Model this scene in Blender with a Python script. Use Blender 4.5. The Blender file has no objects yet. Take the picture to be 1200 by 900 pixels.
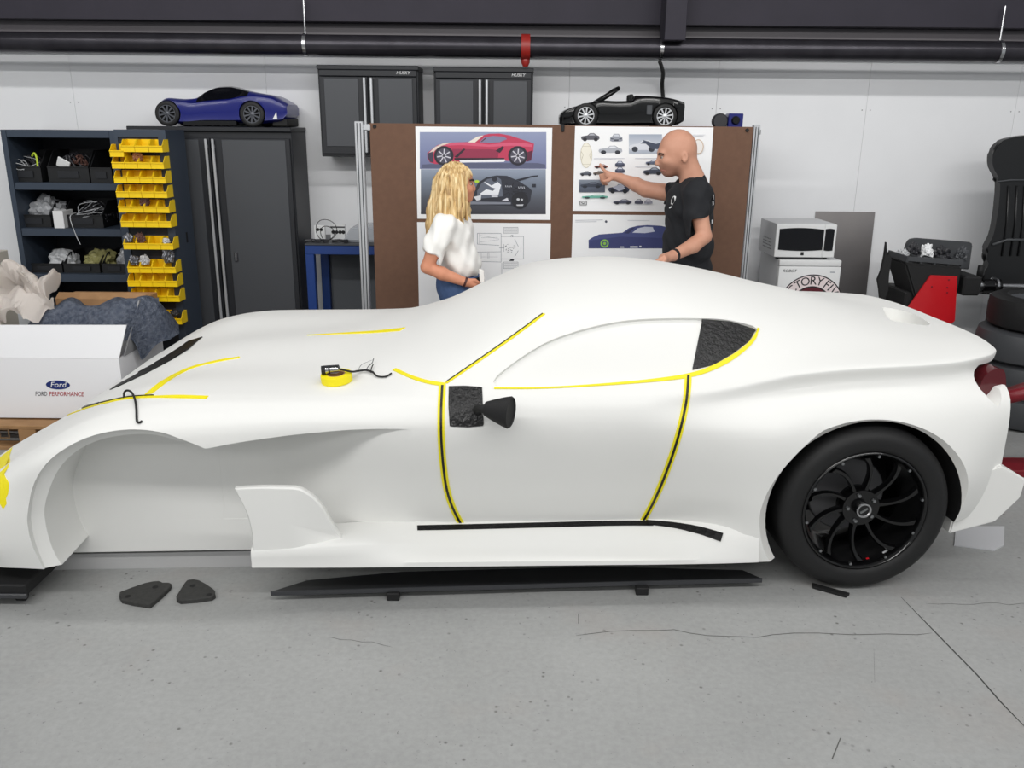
import bpy, bmesh, math, random
import numpy as np
from mathutils import Vector, Matrix
from mathutils.bvhtree import BVHTree

# ------------------------------------------------------------------ camera
SC = bpy.context.scene
COL = SC.collection
CAM_H, PITCH, ROLL, FOC = 1.80, math.radians(16.7), math.radians(0.57), 1000.0
_f = Vector((0, math.cos(PITCH), -math.sin(PITCH)))
_u0 = Vector((0, math.sin(PITCH), math.cos(PITCH)))
_r0 = Vector((1, 0, 0))
_r = _r0 * math.cos(ROLL) + _u0 * math.sin(ROLL)
_u = _u0 * math.cos(ROLL) - _r0 * math.sin(ROLL)
CAMP = Vector((0, 0, CAM_H))
cam_d = bpy.data.cameras.new('camera')
cam_d.sensor_fit = 'HORIZONTAL'
cam_d.sensor_width = 36.0
cam_d.lens = 36.0 * FOC / 1200.0
cam_d.clip_start = 0.05
cam = bpy.data.objects.new('camera', cam_d)
COL.objects.link(cam)
cam.matrix_world = Matrix(((_r.x, _u.x, -_f.x, CAMP.x), (_r.y, _u.y, -_f.y, CAMP.y),
                           (_r.z, _u.z, -_f.z, CAMP.z), (0, 0, 0, 1)))
SC.camera = cam

# ------------------------------------------------------------------ world, lights, exposure
SC.view_settings.view_transform = 'Standard'
SC.view_settings.look = 'None'
SC.view_settings.gamma = 1.0
SC.view_settings.use_curve_mapping = False
SC.view_settings.exposure = 0.0
world = bpy.data.worlds.new('world')
SC.world = world
world.use_nodes = True
world.node_tree.nodes['Background'].inputs[0].default_value = (0.93, 0.97, 1.0, 1)
world.node_tree.nodes['Background'].inputs[1].default_value = 0.44

def strip_light(x, y, z, sx, sy, power):
    d = bpy.data.lights.new('strip_light', 'AREA')
    d.shape = 'RECTANGLE'; d.size = sx; d.size_y = sy
    d.energy = power; d.color = (1.0, 0.99, 0.975)
    o = bpy.data.objects.new('strip_light', d)
    o.location = (x, y, z)
    COL.objects.link(o)
    return o
LIGHT_ROWS = ((3.3, 100, 38), (0.15, 180, 36), (-3.2, 78, 45), (-7.0, 40, 60))
for ly, lp, tilt in LIGHT_ROWS:
    strip_light(0.0, ly, 4.0, 10.0, 0.16, lp).rotation_euler = (math.radians(tilt), 0, 0)

# ------------------------------------------------------------------ helpers
def ray(px, py):
    return (_f + _r * ((px - 600) / FOC) + _u * ((450 - py) / FOC))
def P(px, py, Y):
    d = ray(px, py)
    return CAMP + d * (Y / d.y)
def Pz(px, py, z):
    d = ray(px, py)
    return CAMP + d * ((z - CAM_H) / d.z)
def proj(p):
    d = Vector(p) - CAMP
    k = d.dot(_f)
    return (600 + FOC * d.dot(_r) / k, 450 - FOC * d.dot(_u) / k)

def lin(c):
    c = c / 255.0
    return c / 12.92 if c <= 0.04045 else ((c + 0.055) / 1.055) ** 2.4
def rgb(r, g, b):
    return (lin(r), lin(g), lin(b), 1.0)

MATS = {}
def mat(name, col, rough=0.5, metal=0.0, noise=None, bump=None, coat=0.0, emit=None, alpha=None, trans=0.0, spec=None):
    """col: sRGB triple. noise=(scale, amount, second colour). bump=(scale, strength)."""
    m = bpy.data.materials.new(name)
    m.use_nodes = True
    nt = m.node_tree
    b = nt.nodes['Principled BSDF']
    b.inputs['Base Color'].default_value = rgb(*col)
    b.inputs['Roughness'].default_value = rough
    b.inputs['Metallic'].default_value = metal
    if coat: b.inputs['Coat Weight'].default_value = coat
    if trans: b.inputs['Transmission Weight'].default_value = trans
    if spec is not None: b.inputs['Specular IOR Level'].default_value = spec
    if emit:
        b.inputs['Emission Color'].default_value = rgb(*emit[0]); b.inputs['Emission Strength'].default_value = emit[1]
    if alpha is not None: b.inputs['Alpha'].default_value = alpha
    if noise or bump:
        tc = nt.nodes.new('ShaderNodeTexCoord')
    if noise:
        n = nt.nodes.new('ShaderNodeTexNoise'); n.inputs['Scale'].default_value = noise[0]; n.inputs['Detail'].default_value = 6
        nt.links.new(tc.outputs['Object'], n.inputs['Vector'])
        r = nt.nodes.new('ShaderNodeValToRGB')
        r.color_ramp.elements[0].position = 0.5 - noise[1]; r.color_ramp.elements[1].position = 0.5 + noise[1]
        r.color_ramp.elements[0].color = rgb(*noise[2]); r.color_ramp.elements[1].color = rgb(*col)
        nt.links.new(n.outputs['Fac'], r.inputs[0]); nt.links.new(r.outputs[0], b.inputs['Base Color'])
    if bump:
        n = nt.nodes.new('ShaderNodeTexNoise'); n.inputs['Scale'].default_value = bump[0]; n.inputs['Detail'].default_value = 4
        nt.links.new(tc.outputs['Object'], n.inputs['Vector'])
        bp = nt.nodes.new('ShaderNodeBump'); bp.inputs['Strength'].default_value = bump[1]; bp.inputs['Distance'].default_value = 0.02
        nt.links.new(n.outputs['Fac'], bp.inputs['Height']); nt.links.new(bp.outputs[0], b.inputs['Normal'])
    MATS[name] = m
    return m

def wmat(o):
    m = o.matrix_basis.copy()
    while o.parent:
        o = o.parent
        m = o.matrix_basis @ m
    return m
def link_mesh(name, me, m, parent=None, smooth=False, angle=None):
    o = bpy.data.objects.new(name, me)
    COL.objects.link(o)
    if m is not None and not me.materials:
        for x in (m if isinstance(m, (list, tuple)) else [m]):
            me.materials.append(x)
    if parent is not None:
        me.transform(wmat(parent).inverted())
        o.parent = parent
    if smooth or angle:
        me.polygons.foreach_set('use_smooth', [True] * len(me.polygons))
        if angle:
            me.set_sharp_from_angle(angle=math.radians(angle))
    me.update()
    return o
def obj(name, bm, m, parent=None, smooth=False, angle=None, recalc=True):
    """world-space bmesh -> one linked mesh object"""
    me = bpy.data.meshes.new(name)
    if recalc and bm.faces:
        bmesh.ops.recalc_face_normals(bm, faces=bm.faces[:])
    bm.to_mesh(me); bm.free()
    return link_mesh(name, me, m, parent, smooth, angle)
def pobj(name, verts, faces, m, parent=None, smooth=False, angle=None, recalc=True):
    bm = bmesh.new()
    vs = [bm.verts.new(v) for v in verts]
    for f in faces:
        try: bm.faces.new([vs[i] for i in f])
        except ValueError: pass
    return obj(name, bm, m, parent, smooth, angle, recalc)
def tag(o, label=None, cat=None, group=None, kind=None):
    if label: o['label'] = label
    if cat: o['category'] = cat
    if group: o['group'] = group
    if kind: o['kind'] = kind
    return o
def thing(name, loc, label, cat, group=None, rz=0.0):
    o = bpy.data.objects.new(name, None)
    o.empty_display_size = 0.1
    o.location = loc; o.rotation_euler = (0, 0, rz)
    COL.objects.link(o)
    return tag(o, label, cat, group)
def struct(o):
    o['kind'] = 'structure'
    return o
def copy_tree(o, parent=None):
    c = o.copy(); COL.objects.link(c); c.parent = parent
    for ch in list(o.children):
        copy_tree(ch, c)
    return c

def add_box(bm, c, s, rot=None, bevel=0.0, seg=1):
    t = bmesh.new()
    bmesh.ops.create_cube(t, size=1.0)
    bmesh.ops.scale(t, vec=Vector(s), verts=t.verts)
    if bevel:
        bmesh.ops.bevel(t, geom=t.edges[:], offset=bevel, segments=seg, affect='EDGES', profile=0.5)
    M = Matrix.Translation(Vector(c))
    if rot is not None:
        M = M @ (rot.to_4x4() if isinstance(rot, Matrix) else Matrix.Rotation(rot, 4, 'Z'))
    t.transform(M)
    merge(bm, t)
    return bm
def merge(bm, t):
    me = bpy.data.meshes.new('tmp')
    t.to_mesh(me); t.free()
    bm.from_mesh(me)
    bpy.data.meshes.remove(me)
def bx(c, s, rot=None, bevel=0.0, seg=1):
    return add_box(bmesh.new(), c, s, rot, bevel, seg)
def bb(x0, x1, y0, y1, z0, z1, bevel=0.0, seg=1):
    return bx(((x0 + x1) / 2, (y0 + y1) / 2, (z0 + z1) / 2), (abs(x1 - x0), abs(y1 - y0), abs(z1 - z0)), None, bevel, seg)
def frames(pts):
    pts = [Vector(p) for p in pts]
    n = len(pts)
    out = []
    up = Vector((0, 0, 1))
    for i in range(n):
        t = (pts[min(i + 1, n - 1)] - pts[max(i - 1, 0)]).normalized()
        a = up if abs(t.dot(up)) < 0.95 else Vector((1, 0, 0))
        if out:
            a = out[-1][1]
        s = a - t * a.dot(t)
        if s.length < 1e-6: s = t.orthogonal()
        s.normalize()
        out.append((t, s, t.cross(s)))
    return pts, out
def add_tube(bm, pts, r, n=10, caps=True):
    pts, fr = frames(pts)
    rings = []
    for i, p in enumerate(pts):
        rr = r[i] if isinstance(r, (list, tuple)) else r
        t, s, b = fr[i]
        rings.append([bm.verts.new(p + (s * math.cos(2 * math.pi * k / n) + b * math.sin(2 * math.pi * k / n)) * rr) for k in range(n)])
    for a, b in zip(rings, rings[1:]):
        for k in range(n):
            bm.faces.new((a[k], a[(k + 1) % n], b[(k + 1) % n], b[k]))
    if caps:
        bm.faces.new(rings[0][::-1]); bm.faces.new(rings[-1])
    return bm
def tube(pts, r, n=10, caps=True):
    return add_tube(bmesh.new(), pts, r, n, caps)
def smooth_path(pts, k=6):
    """Catmull-Rom through points"""
    pts = [Vector(p) for p in pts]
    out = []
    for i in range(len(pts) - 1):
        p0 = pts[max(i - 1, 0)]; p1 = pts[i]; p2 = pts[i + 1]; p3 = pts[min(i + 2, len(pts) - 1)]
        for j in range(k):
            t = j / k
            out.append(0.5 * ((2 * p1) + (p2 - p0) * t + (2 * p0 - 5 * p1 + 4 * p2 - p3) * t * t + (3 * p1 - p0 - 3 * p2 + p3) * t ** 3))
    out.append(pts[-1])
    return out
def add_lathe(bm, prof, origin, axis=(0, 0, 1), n=32):
    """prof: list of (r, h) along axis, open profile; caps if r==0 at ends"""
    ax = Vector(axis).normalized()
    s = ax.orthogonal().normalized(); b = ax.cross(s)
    o = Vector(origin)
    rings = []
    for r, h in prof:
        if r < 1e-6:
            rings.append([bm.verts.new(o + ax * h)])
        else:
            rings.append([bm.verts.new(o + ax * h + (s * math.cos(2 * math.pi * k / n) + b * math.sin(2 * math.pi * k / n)) * r) for k in range(n)])
    for a, c in zip(rings, rings[1:]):
        for k in range(n):
            if len(a) == 1 and len(c) == 1: continue
            if len(a) == 1: bm.faces.new((a[0], c[(k + 1) % n], c[k]))
            elif len(c) == 1: bm.faces.new((a[k], a[(k + 1) % n], c[0]))
            else: bm.faces.new((a[k], a[(k + 1) % n], c[(k + 1) % n], c[k]))
    return bm
def lathe(prof, origin, axis=(0, 0, 1), n=32):
    return add_lathe(bmesh.new(), prof, origin, axis, n)
def add_prism(bm, poly, vec):
    """poly: 3-D points (planar), extruded by vec"""
    v = Vector(vec)
    a = [bm.verts.new(Vector(p)) for p in poly]
    b = [bm.verts.new(Vector(p) + v) for p in poly]
    n = len(poly)
    bm.faces.new(a); bm.faces.new(b[::-1])
    for i in range(n):
        bm.faces.new((a[i], b[i], b[(i + 1) % n], a[(i + 1) % n]))
    return bm
def prism(poly, vec):
    return add_prism(bmesh.new(), poly, vec)
def pchip(xs, ys, x):
    """monotone cubic interpolation (numpy)"""
    xs = np.asarray(xs, float); ys = np.asarray(ys, float); x = np.asarray(x, float)
    h = np.diff(xs); d = np.diff(ys) / h
    m = np.zeros_like(ys)
    m[0] = d[0]; m[-1] = d[-1]
    for i in range(1, len(xs) - 1):
        if d[i - 1] * d[i] > 0:
            w1 = 2 * h[i] + h[i - 1]; w2 = h[i] + 2 * h[i - 1]
            m[i] = (w1 + w2) / (w1 / d[i - 1] + w2 / d[i])
    k = np.clip(np.searchsorted(xs, x) - 1, 0, len(xs) - 2)
    t = np.clip((x - xs[k]) / h[k], 0, 1)
    h00 = 2 * t**3 - 3 * t**2 + 1; h10 = t**3 - 2 * t**2 + t; h01 = -2 * t**3 + 3 * t**2; h11 = t**3 - t**2
    return h00 * ys[k] + h10 * h[k] * m[k] + h01 * ys[k + 1] + h11 * h[k] * m[k + 1]
def np_mesh(name, V, F):
    """V (n,3) float, F (m,4) int -> mesh"""
    me = bpy.data.meshes.new(name)
    V = np.asarray(V, np.float32); F = np.asarray(F, np.int32)
    me.vertices.add(len(V)); me.vertices.foreach_set('co', V.ravel())
    k = F.shape[1]
    me.loops.add(F.size); me.loops.foreach_set('vertex_index', F.ravel())
    me.polygons.add(len(F))
    me.polygons.foreach_set('loop_start', np.arange(0, F.size, k, dtype=np.int32))
    me.update(calc_edges=True); me.validate()
    return me
def text_bm(s, size, origin, right, up, extrude=0.0006, align='CENTER', shear=0.0, squash=1.0):
    cu = bpy.data.curves.new('txt', 'FONT')
    cu.body = s; cu.size = size; cu.align_x = align; cu.align_y = 'CENTER'; cu.extrude = extrude; cu.shear = shear
    cu.resolution_u = 3
    o = bpy.data.objects.new('txt', cu)
    COL.objects.link(o)
    dg = bpy.context.evaluated_depsgraph_get()
    me = bpy.data.meshes.new_from_object(o.evaluated_get(dg))
    r = Vector(right).normalized(); u = Vector(up).normalized(); n = r.cross(u)
    M = Matrix(((r.x * squash, u.x, n.x, origin[0]), (r.y * squash, u.y, n.y, origin[1]), (r.z * squash, u.z, n.z, origin[2]), (0, 0, 0, 1)))
    me.transform(M)
    bm = bmesh.new(); bm.from_mesh(me)
    bpy.data.objects.remove(o); bpy.data.curves.remove(cu); bpy.data.meshes.remove(me)
    return bm
def apply_bool(o, cutters):
    for c in cutters:
        md = o.modifiers.new('b', 'BOOLEAN'); md.operation = 'DIFFERENCE'; md.object = c; md.solver = 'EXACT'; md.material_mode = 'TRANSFER'
    dg = bpy.context.evaluated_depsgraph_get()
    me = bpy.data.meshes.new_from_object(o.evaluated_get(dg))
    o.modifiers.clear()
    old = o.data; o.data = me
    bpy.data.meshes.remove(old)
    for c in cutters:
        d = c.data; bpy.data.objects.remove(c); bpy.data.meshes.remove(d)

# ------------------------------------------------------------------ materials
mat('car_white', (232, 232, 229), 0.55, spec=0.3, bump=(60, 0.015))
mat('arch_white', (228, 227, 223), 0.6)
mat('black_rubber', (17, 17, 18), 0.62, bump=(90, 0.05))
mat('black_gloss', (12, 12, 13), 0.14, spec=0.5)
mat('black_matte', (20, 20, 21), 0.7)
mat('black_tape', (13, 13, 14), 0.28, bump=(55, 0.55))
mat('film_black', (11, 11, 12), 0.5, spec=.25, bump=(40, .5))
mat('tape_yellow', (240, 226, 24), 0.55)
mat('tape_line_black', (14, 14, 15), 0.4)
mat('yellow_paint', (246, 230, 10), 0.6)
mat('chrome', (190, 190, 192), 0.22, 1.0)
mat('steel', (150, 152, 154), 0.32, 1.0)
mat('alu', (205, 207, 210), 0.35, 0.55)
mat('dark_red', (122, 16, 30), 0.35)
mat('red_paint', (196, 22, 32), 0.35, coat=0.3)
mat('white_paint', (232, 233, 233), 0.45)
mat('grey_white', (205, 206, 208), 0.5)
mat('paper', (244, 245, 246), 0.7)
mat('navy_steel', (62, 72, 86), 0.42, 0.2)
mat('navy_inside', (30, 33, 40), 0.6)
mat('cab_grey', (74, 76, 80), 0.45, 0.15)
mat('cab_dark', (30, 32, 37), 0.5)
mat('bin_yellow', (250, 210, 12), 0.4)
mat('bin_black', (22, 23, 25), 0.5)
mat('board_brown', (112, 82, 64), 0.8, noise=(30, 0.3, (102, 74, 58)))
mat('bench_blue', (30, 62, 128), 0.4)
mat('blue_metallic', (14, 24, 112), 0.28, 0.0, coat=0.15)
mat('window_dark', (14, 15, 20), 0.12)
mat('cardboard', (176, 136, 96), 0.8, noise=(14, 0.25, (158, 120, 82)))
mat('box_white', (238, 238, 240), 0.55)
mat('clear_bag', (188, 190, 194), 0.25, trans=0.25)
mat('ford_blue', (22, 42, 110), 0.4)
mat('text_grey', (66, 66, 72), 0.6)
mat('text_red', (168, 30, 44), 0.6)
mat('print_black', (28, 29, 33), 0.7)
mat('print_grey', (140, 146, 156), 0.7)
mat('print_light', (196, 202, 212), 0.7)
mat('denim', (78, 102, 144), 0.85, noise=(40, 0.3, (60, 84, 124)), bump=(220, 0.2))
mat('shirt_white', (243, 242, 238), 0.85, bump=(28, 0.12))
mat('shirt_black', (22, 24, 29), 0.85, bump=(24, 0.12))
mat('shoe', (50, 46, 44), 0.6)
# ------------------------------------------------------------------ the room
WALL_Y = 6.6
def floor_material():
    m = bpy.data.materials.new('painted_concrete'); m.use_nodes = True
    nt = m.node_tree; b = nt.nodes['Principled BSDF']
    tc = nt.nodes.new('ShaderNodeTexCoord')
    def noise(sc, det, rough=0.6):
        n = nt.nodes.new('ShaderNodeTexNoise'); n.inputs['Scale'].default_value = sc; n.inputs['Detail'].default_value = det
        n.inputs['Roughness'].default_value = rough
        nt.links.new(tc.outputs['Object'], n.inputs['Vector']); return n
    def ramp(src, p0, p1, c0, c1):
        r = nt.nodes.new('ShaderNodeValToRGB')
        r.color_ramp.elements[0].position = p0; r.color_ramp.elements[1].position = p1
        r.color_ramp.elements[0].color = c0; r.color_ramp.elements[1].color = c1
        nt.links.new(src, r.inputs[0]); return r
    def mix(fac, a, bb_, mode='MIX'):
        x = nt.nodes.new('ShaderNodeMix'); x.data_type = 'RGBA'; x.blend_type = mode
        if isinstance(fac, float): x.inputs[0].default_value = fac
        else: nt.links.new(fac, x.inputs[0])
        for s, i in ((a, 6), (bb_, 7)):
            if isinstance(s, tuple): x.inputs[i].default_value = s
            else: nt.links.new(s, x.inputs[i])
        return x.outputs[2]
    base = ramp(noise(1.1, 8).outputs['Fac'], 0.3, 0.7, rgb(158, 159, 158), rgb(172, 173, 172))
    fine = ramp(noise(45, 8).outputs['Fac'], 0.3, 0.7, rgb(238, 238, 238), rgb(255, 255, 255))
    c = mix(1.0, base.outputs[0], fine.outputs[0], 'MULTIPLY')
    # chips: small dark specks, only where a large-scale mask lets them
    v = nt.nodes.new('ShaderNodeTexVoronoi'); v.inputs['Scale'].default_value = 24; v.inputs['Randomness'].default_value = 1
    nt.links.new(tc.outputs['Object'], v.inputs['Vector'])
    spot = ramp(v.outputs['Distance'], 0.07, 0.19, (1, 1, 1, 1), (0, 0, 0, 1))
    msk = ramp(noise(3.3, 5, 0.7).outputs['Fac'], 0.50, 0.58, (0, 0, 0, 1), (1, 1, 1, 1))
    mm = nt.nodes.new('ShaderNodeMath'); mm.operation = 'MULTIPLY'
    nt.links.new(spot.outputs[0], mm.inputs[0]); nt.links.new(msk.outputs[0], mm.inputs[1])
    c = mix(mm.outputs[0], c, rgb(108, 108, 106))
    n3 = noise(60, 3, 0.7)
    sp2 = ramp(n3.outputs['Fac'], 0.67, 0.72, (0, 0, 0, 1), (1, 1, 1, 1))
    c = mix(sp2.outputs[0], c, rgb(96, 96, 95))
    st = ramp(noise(2.0, 3).outputs['Fac'], 0.55, 0.75, (0, 0, 0, 1), (0.35, 0.35, 0.35, 1))
    c = mix(st.outputs[0], c, rgb(166, 156, 150))
    nt.links.new(c, b.inputs['Base Color'])
    b.inputs['Roughness'].default_value = 0.42
    b.inputs['Specular IOR Level'].default_value = 0.35
    bp = nt.nodes.new('ShaderNodeBump'); bp.inputs['Strength'].default_value = 0.08; bp.inputs['Distance'].default_value = 0.01
    nt.links.new(n3.outputs['Fac'], bp.inputs['Height']); nt.links.new(bp.outputs[0], b.inputs['Normal'])
    return m
floor = struct(obj('floor', bb(-7, 7, -11, 6.75, -0.15, 0.0), floor_material()))
mat('wall_white', (242, 243, 245), 0.65, noise=(3, 0.3, (237, 238, 240)), bump=(120, 0.02))
mat('groove', (150, 150, 152), 0.8)
mat('deck_dark', (44, 40, 52), 0.7, noise=(5, 0.3, (36, 33, 44)))
mat('beam_grey', (98, 94, 98), 0.5)
wall = struct(obj('wall_back', bb(-7, 7, WALL_Y, WALL_Y + 0.15, 0, 4.3), MATS['grey_white']))
# white boards of the back wall: joints where the photo shows them
jx = [-7.0]
for px in (96, 318, 665, 835, 1008, 1180):
    jx.append(P(px, 180, WALL_Y).x)
jx.append(7.0)
for a, b in zip(jx, jx[1:]):
    obj('wall_panel', bb(a + 0.0008, b - 0.0008, WALL_Y - 0.012, WALL_Y + 0.001, 0.0, 2.9, 0.0008), MATS['wall_white'], wall)
screw = None
bm = bmesh.new()
for x in jx[1:-1]:
    for z in (1.2, 1.95):
        for s in (-0.03, 0.03):
            add_lathe(bm, [(0, -0.002), (0.004, -0.002), (0.005, 0.002)], (x + s, WALL_Y - 0.012, z), (0, 1, 0), 8)
tag(obj('screw_heads', bm, MATS['groove'], wall), kind='stuff')
# dark roof insulation and the steel header behind the pipe
ceil = struct(obj('ceiling', bb(-7, 7, -11, 6.75, 4.3, 4.4), MATS['grey_white']))
zt = P(300, 24, 6.35).z
hb = struct(obj('trim_1', bb(-7, 7, 6.3, WALL_Y - 0.012, P(600, 27, 6.3).z, 3.3), MATS['deck_dark']))
struct(obj('trim_2', bb(-7, 7, 6.42, WALL_Y - 0.012, P(600, 52, 6.42).z, P(600, 27, 6.3).z + 0.0, 0.004), MATS['beam_grey']))
x0, x1 = P(781, 20, 6.05).x, P(806, 20, 6.05).x
struct(obj('trim_3', bb(x0, x1, 6.08, 6.3, P(793, 47, 6.08).z, 3.3, 0.003), MATS['deck_dark']))
# cracks and the saw-cut joint in the floor: recessed lines shown as thin dark strips
mat('crack', (92, 92, 90), 0.9)
def floor_strip(name, pts, w, m):
    ps = [Pz(x, y, 0.0) for x, y in pts]
    V = []; F = []
    for i, p in enumerate(ps):
        t = (ps[min(i + 1, len(ps) - 1)] - ps[max(i - 1, 0)]).normalized()
        s = Vector((-t.y, t.x, 0)) * w * 0.5
        ww = 1.0 if 0 < i < len(ps) - 1 else 0.3
        V += [p + s * ww + Vector((0, 0, 0.0006)), p - s * ww + Vector((0, 0, 0.0006))]
    for i in range(len(ps) - 1):
        F.append((2 * i, 2 * i + 1, 2 * i + 3, 2 * i + 2))
    return pobj(name, V, F, m, floor)
mat('joint_dark', (66, 65, 64), 0.9)
floor_strip('saw_cut_joint', [(1056, 700), (1100, 745), (1146, 792), (1172, 822), (1215, 866)], 0.006, MATS['joint_dark'])
rnd = random.Random(3)
def jag(a, b, n, amp):
    return [(a[0] + (b[0] - a[0]) * i / n, a[1] + (b[1] - a[1]) * i / n + rnd.uniform(-amp, amp)) for i in range(n + 1)]
floor_strip('crack', [(675, 745)] + [(690, 743), (715, 740), (740, 739), (770, 739), (790, 738), (808, 742), (830, 745), (858, 746), (888, 747), (905, 744), (930, 742), (960, 742), (1000, 744), (1040, 743), (1075, 744), (1092, 742)], 0.004, MATS['crack'])
floor_strip('crack', jag((1085, 708), (1210, 708), 9, 1.5), 0.0025, MATS['crack'])
floor_strip('crack', [(1024, 760), (1025, 800)], 0.002, MATS['crack'])
floor_strip('crack', jag((375, 745), (460, 757), 7, 2), 0.002, MATS['crack'])
floor_strip('scuff', [(985, 865), (975, 890)], 0.012, MATS['crack'])
floor_strip('scuff', [(678, 719), (678, 731)], 0.008, MATS['joint_dark'])

# ------------------------------------------------------------------ sprinkler pipe under the roof
yp = 6.25
pr = 0.068
pz = (P(600, 43, yp).z + P(600, 67, yp).z) / 2
mat('pipe_iron', (62, 60, 66), 0.32, 0.6, noise=(9, 0.3, (46, 44, 50)))
pipe = thing('sprinkler_pipe', (0, yp, pz), 'long dark iron sprinkler pipe running below the roof along the wall', 'pipe')
bm = tube([(-7, yp, pz), (-3, yp, pz), (3, yp, pz), (7, yp, pz)], pr, 24)
obj('pipe', bm, MATS['pipe_iron'], pipe, angle=40)
for px in (358, 775, 1172):
    x = P(px, 45, yp).x
    bm = bmesh.new()
    add_lathe(bm, [(pr + 0.001, -0.012), (pr + 0.006, -0.012), (pr + 0.006, 0.012), (pr + 0.001, 0.012)], (x, yp, pz), (1, 0, 0), 24)
    add_tube(bm, [(x, yp, pz + pr), (x, yp, 2.62)], 0.007, 8)
    obj('pipe_hanger', bm, MATS['chrome'], pipe, angle=40)
x = P(616, 58, yp - 0.05).x
bm = lathe([(0, -0.13), (0.018, -0.125), (0.03, -0.10), (0.03, -0.07), (0.022, -0.06), (0.03, -0.05), (0.03, 0.0), (0.0, 0.03)], (x, yp, pz), (0, 0, 1), 14)
add_lathe(bm, [(pr + 0.002, -0.03), (pr + 0.016, -0.03), (pr + 0.016, 0.03), (pr + 0.002, 0.03)], (x, yp, pz), (1, 0, 0), 24)
o = obj('sprinkler_coupling', bm, mat('coupling_red', (150, 34, 28), 0.4), pipe, angle=40); o['label'] = 'red sprinkler coupling'
# black cable dropping down the wall
pts = [P(776, 68, 6.16), P(777, 85, 6.4), P(776, 100, 6.52), P(778, 125, 6.55), P(779, 160, 6.55)]
pts = [Vector((pts[0].x, yp - 0.0, pz - pr - 0.018))] + [p for p in pts[1:-1]] + [Vector((pts[-1].x, 6.55, 1.84))]
tag(obj('cable', tube(smooth_path(pts, 5), 0.014, 8), MATS['black_matte'], None, True), 'thick black cable hanging from the pipe behind the model convertible', 'cable')
# ------------------------------------------------------------------ the car
YAW = math.radians(3.3)
CY0 = 2.985
VC = 0.95
def CF(u, v, z):
    return Vector((u * math.cos(YAW) - v * math.sin(YAW), CY0 + u * math.sin(YAW) + v * math.cos(YAW), z))
def inv_uv(p):
    x, y = p[0], p[1] - CY0
    return (x * math.cos(YAW) + y * math.sin(YAW), -x * math.sin(YAW) + y * math.cos(YAW), p[2])
def side(px, py, v=0.0):
    """pixel -> (u, z) on the plane v = const of the car"""
    d = ray(px, py)
    n = Vector((-math.sin(YAW), math.cos(YAW), 0))
    t = (CY0 * math.cos(YAW) + v) / d.dot(n)
    p = CAMP + d * t
    w = inv_uv(p)
    return w[0], w[2]
CAR = thing('sports_car', CF(0.2, VC, 0), 'unpainted white full-size sports car body with black wheel and yellow tape lines', 'car', rz=0)

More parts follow.
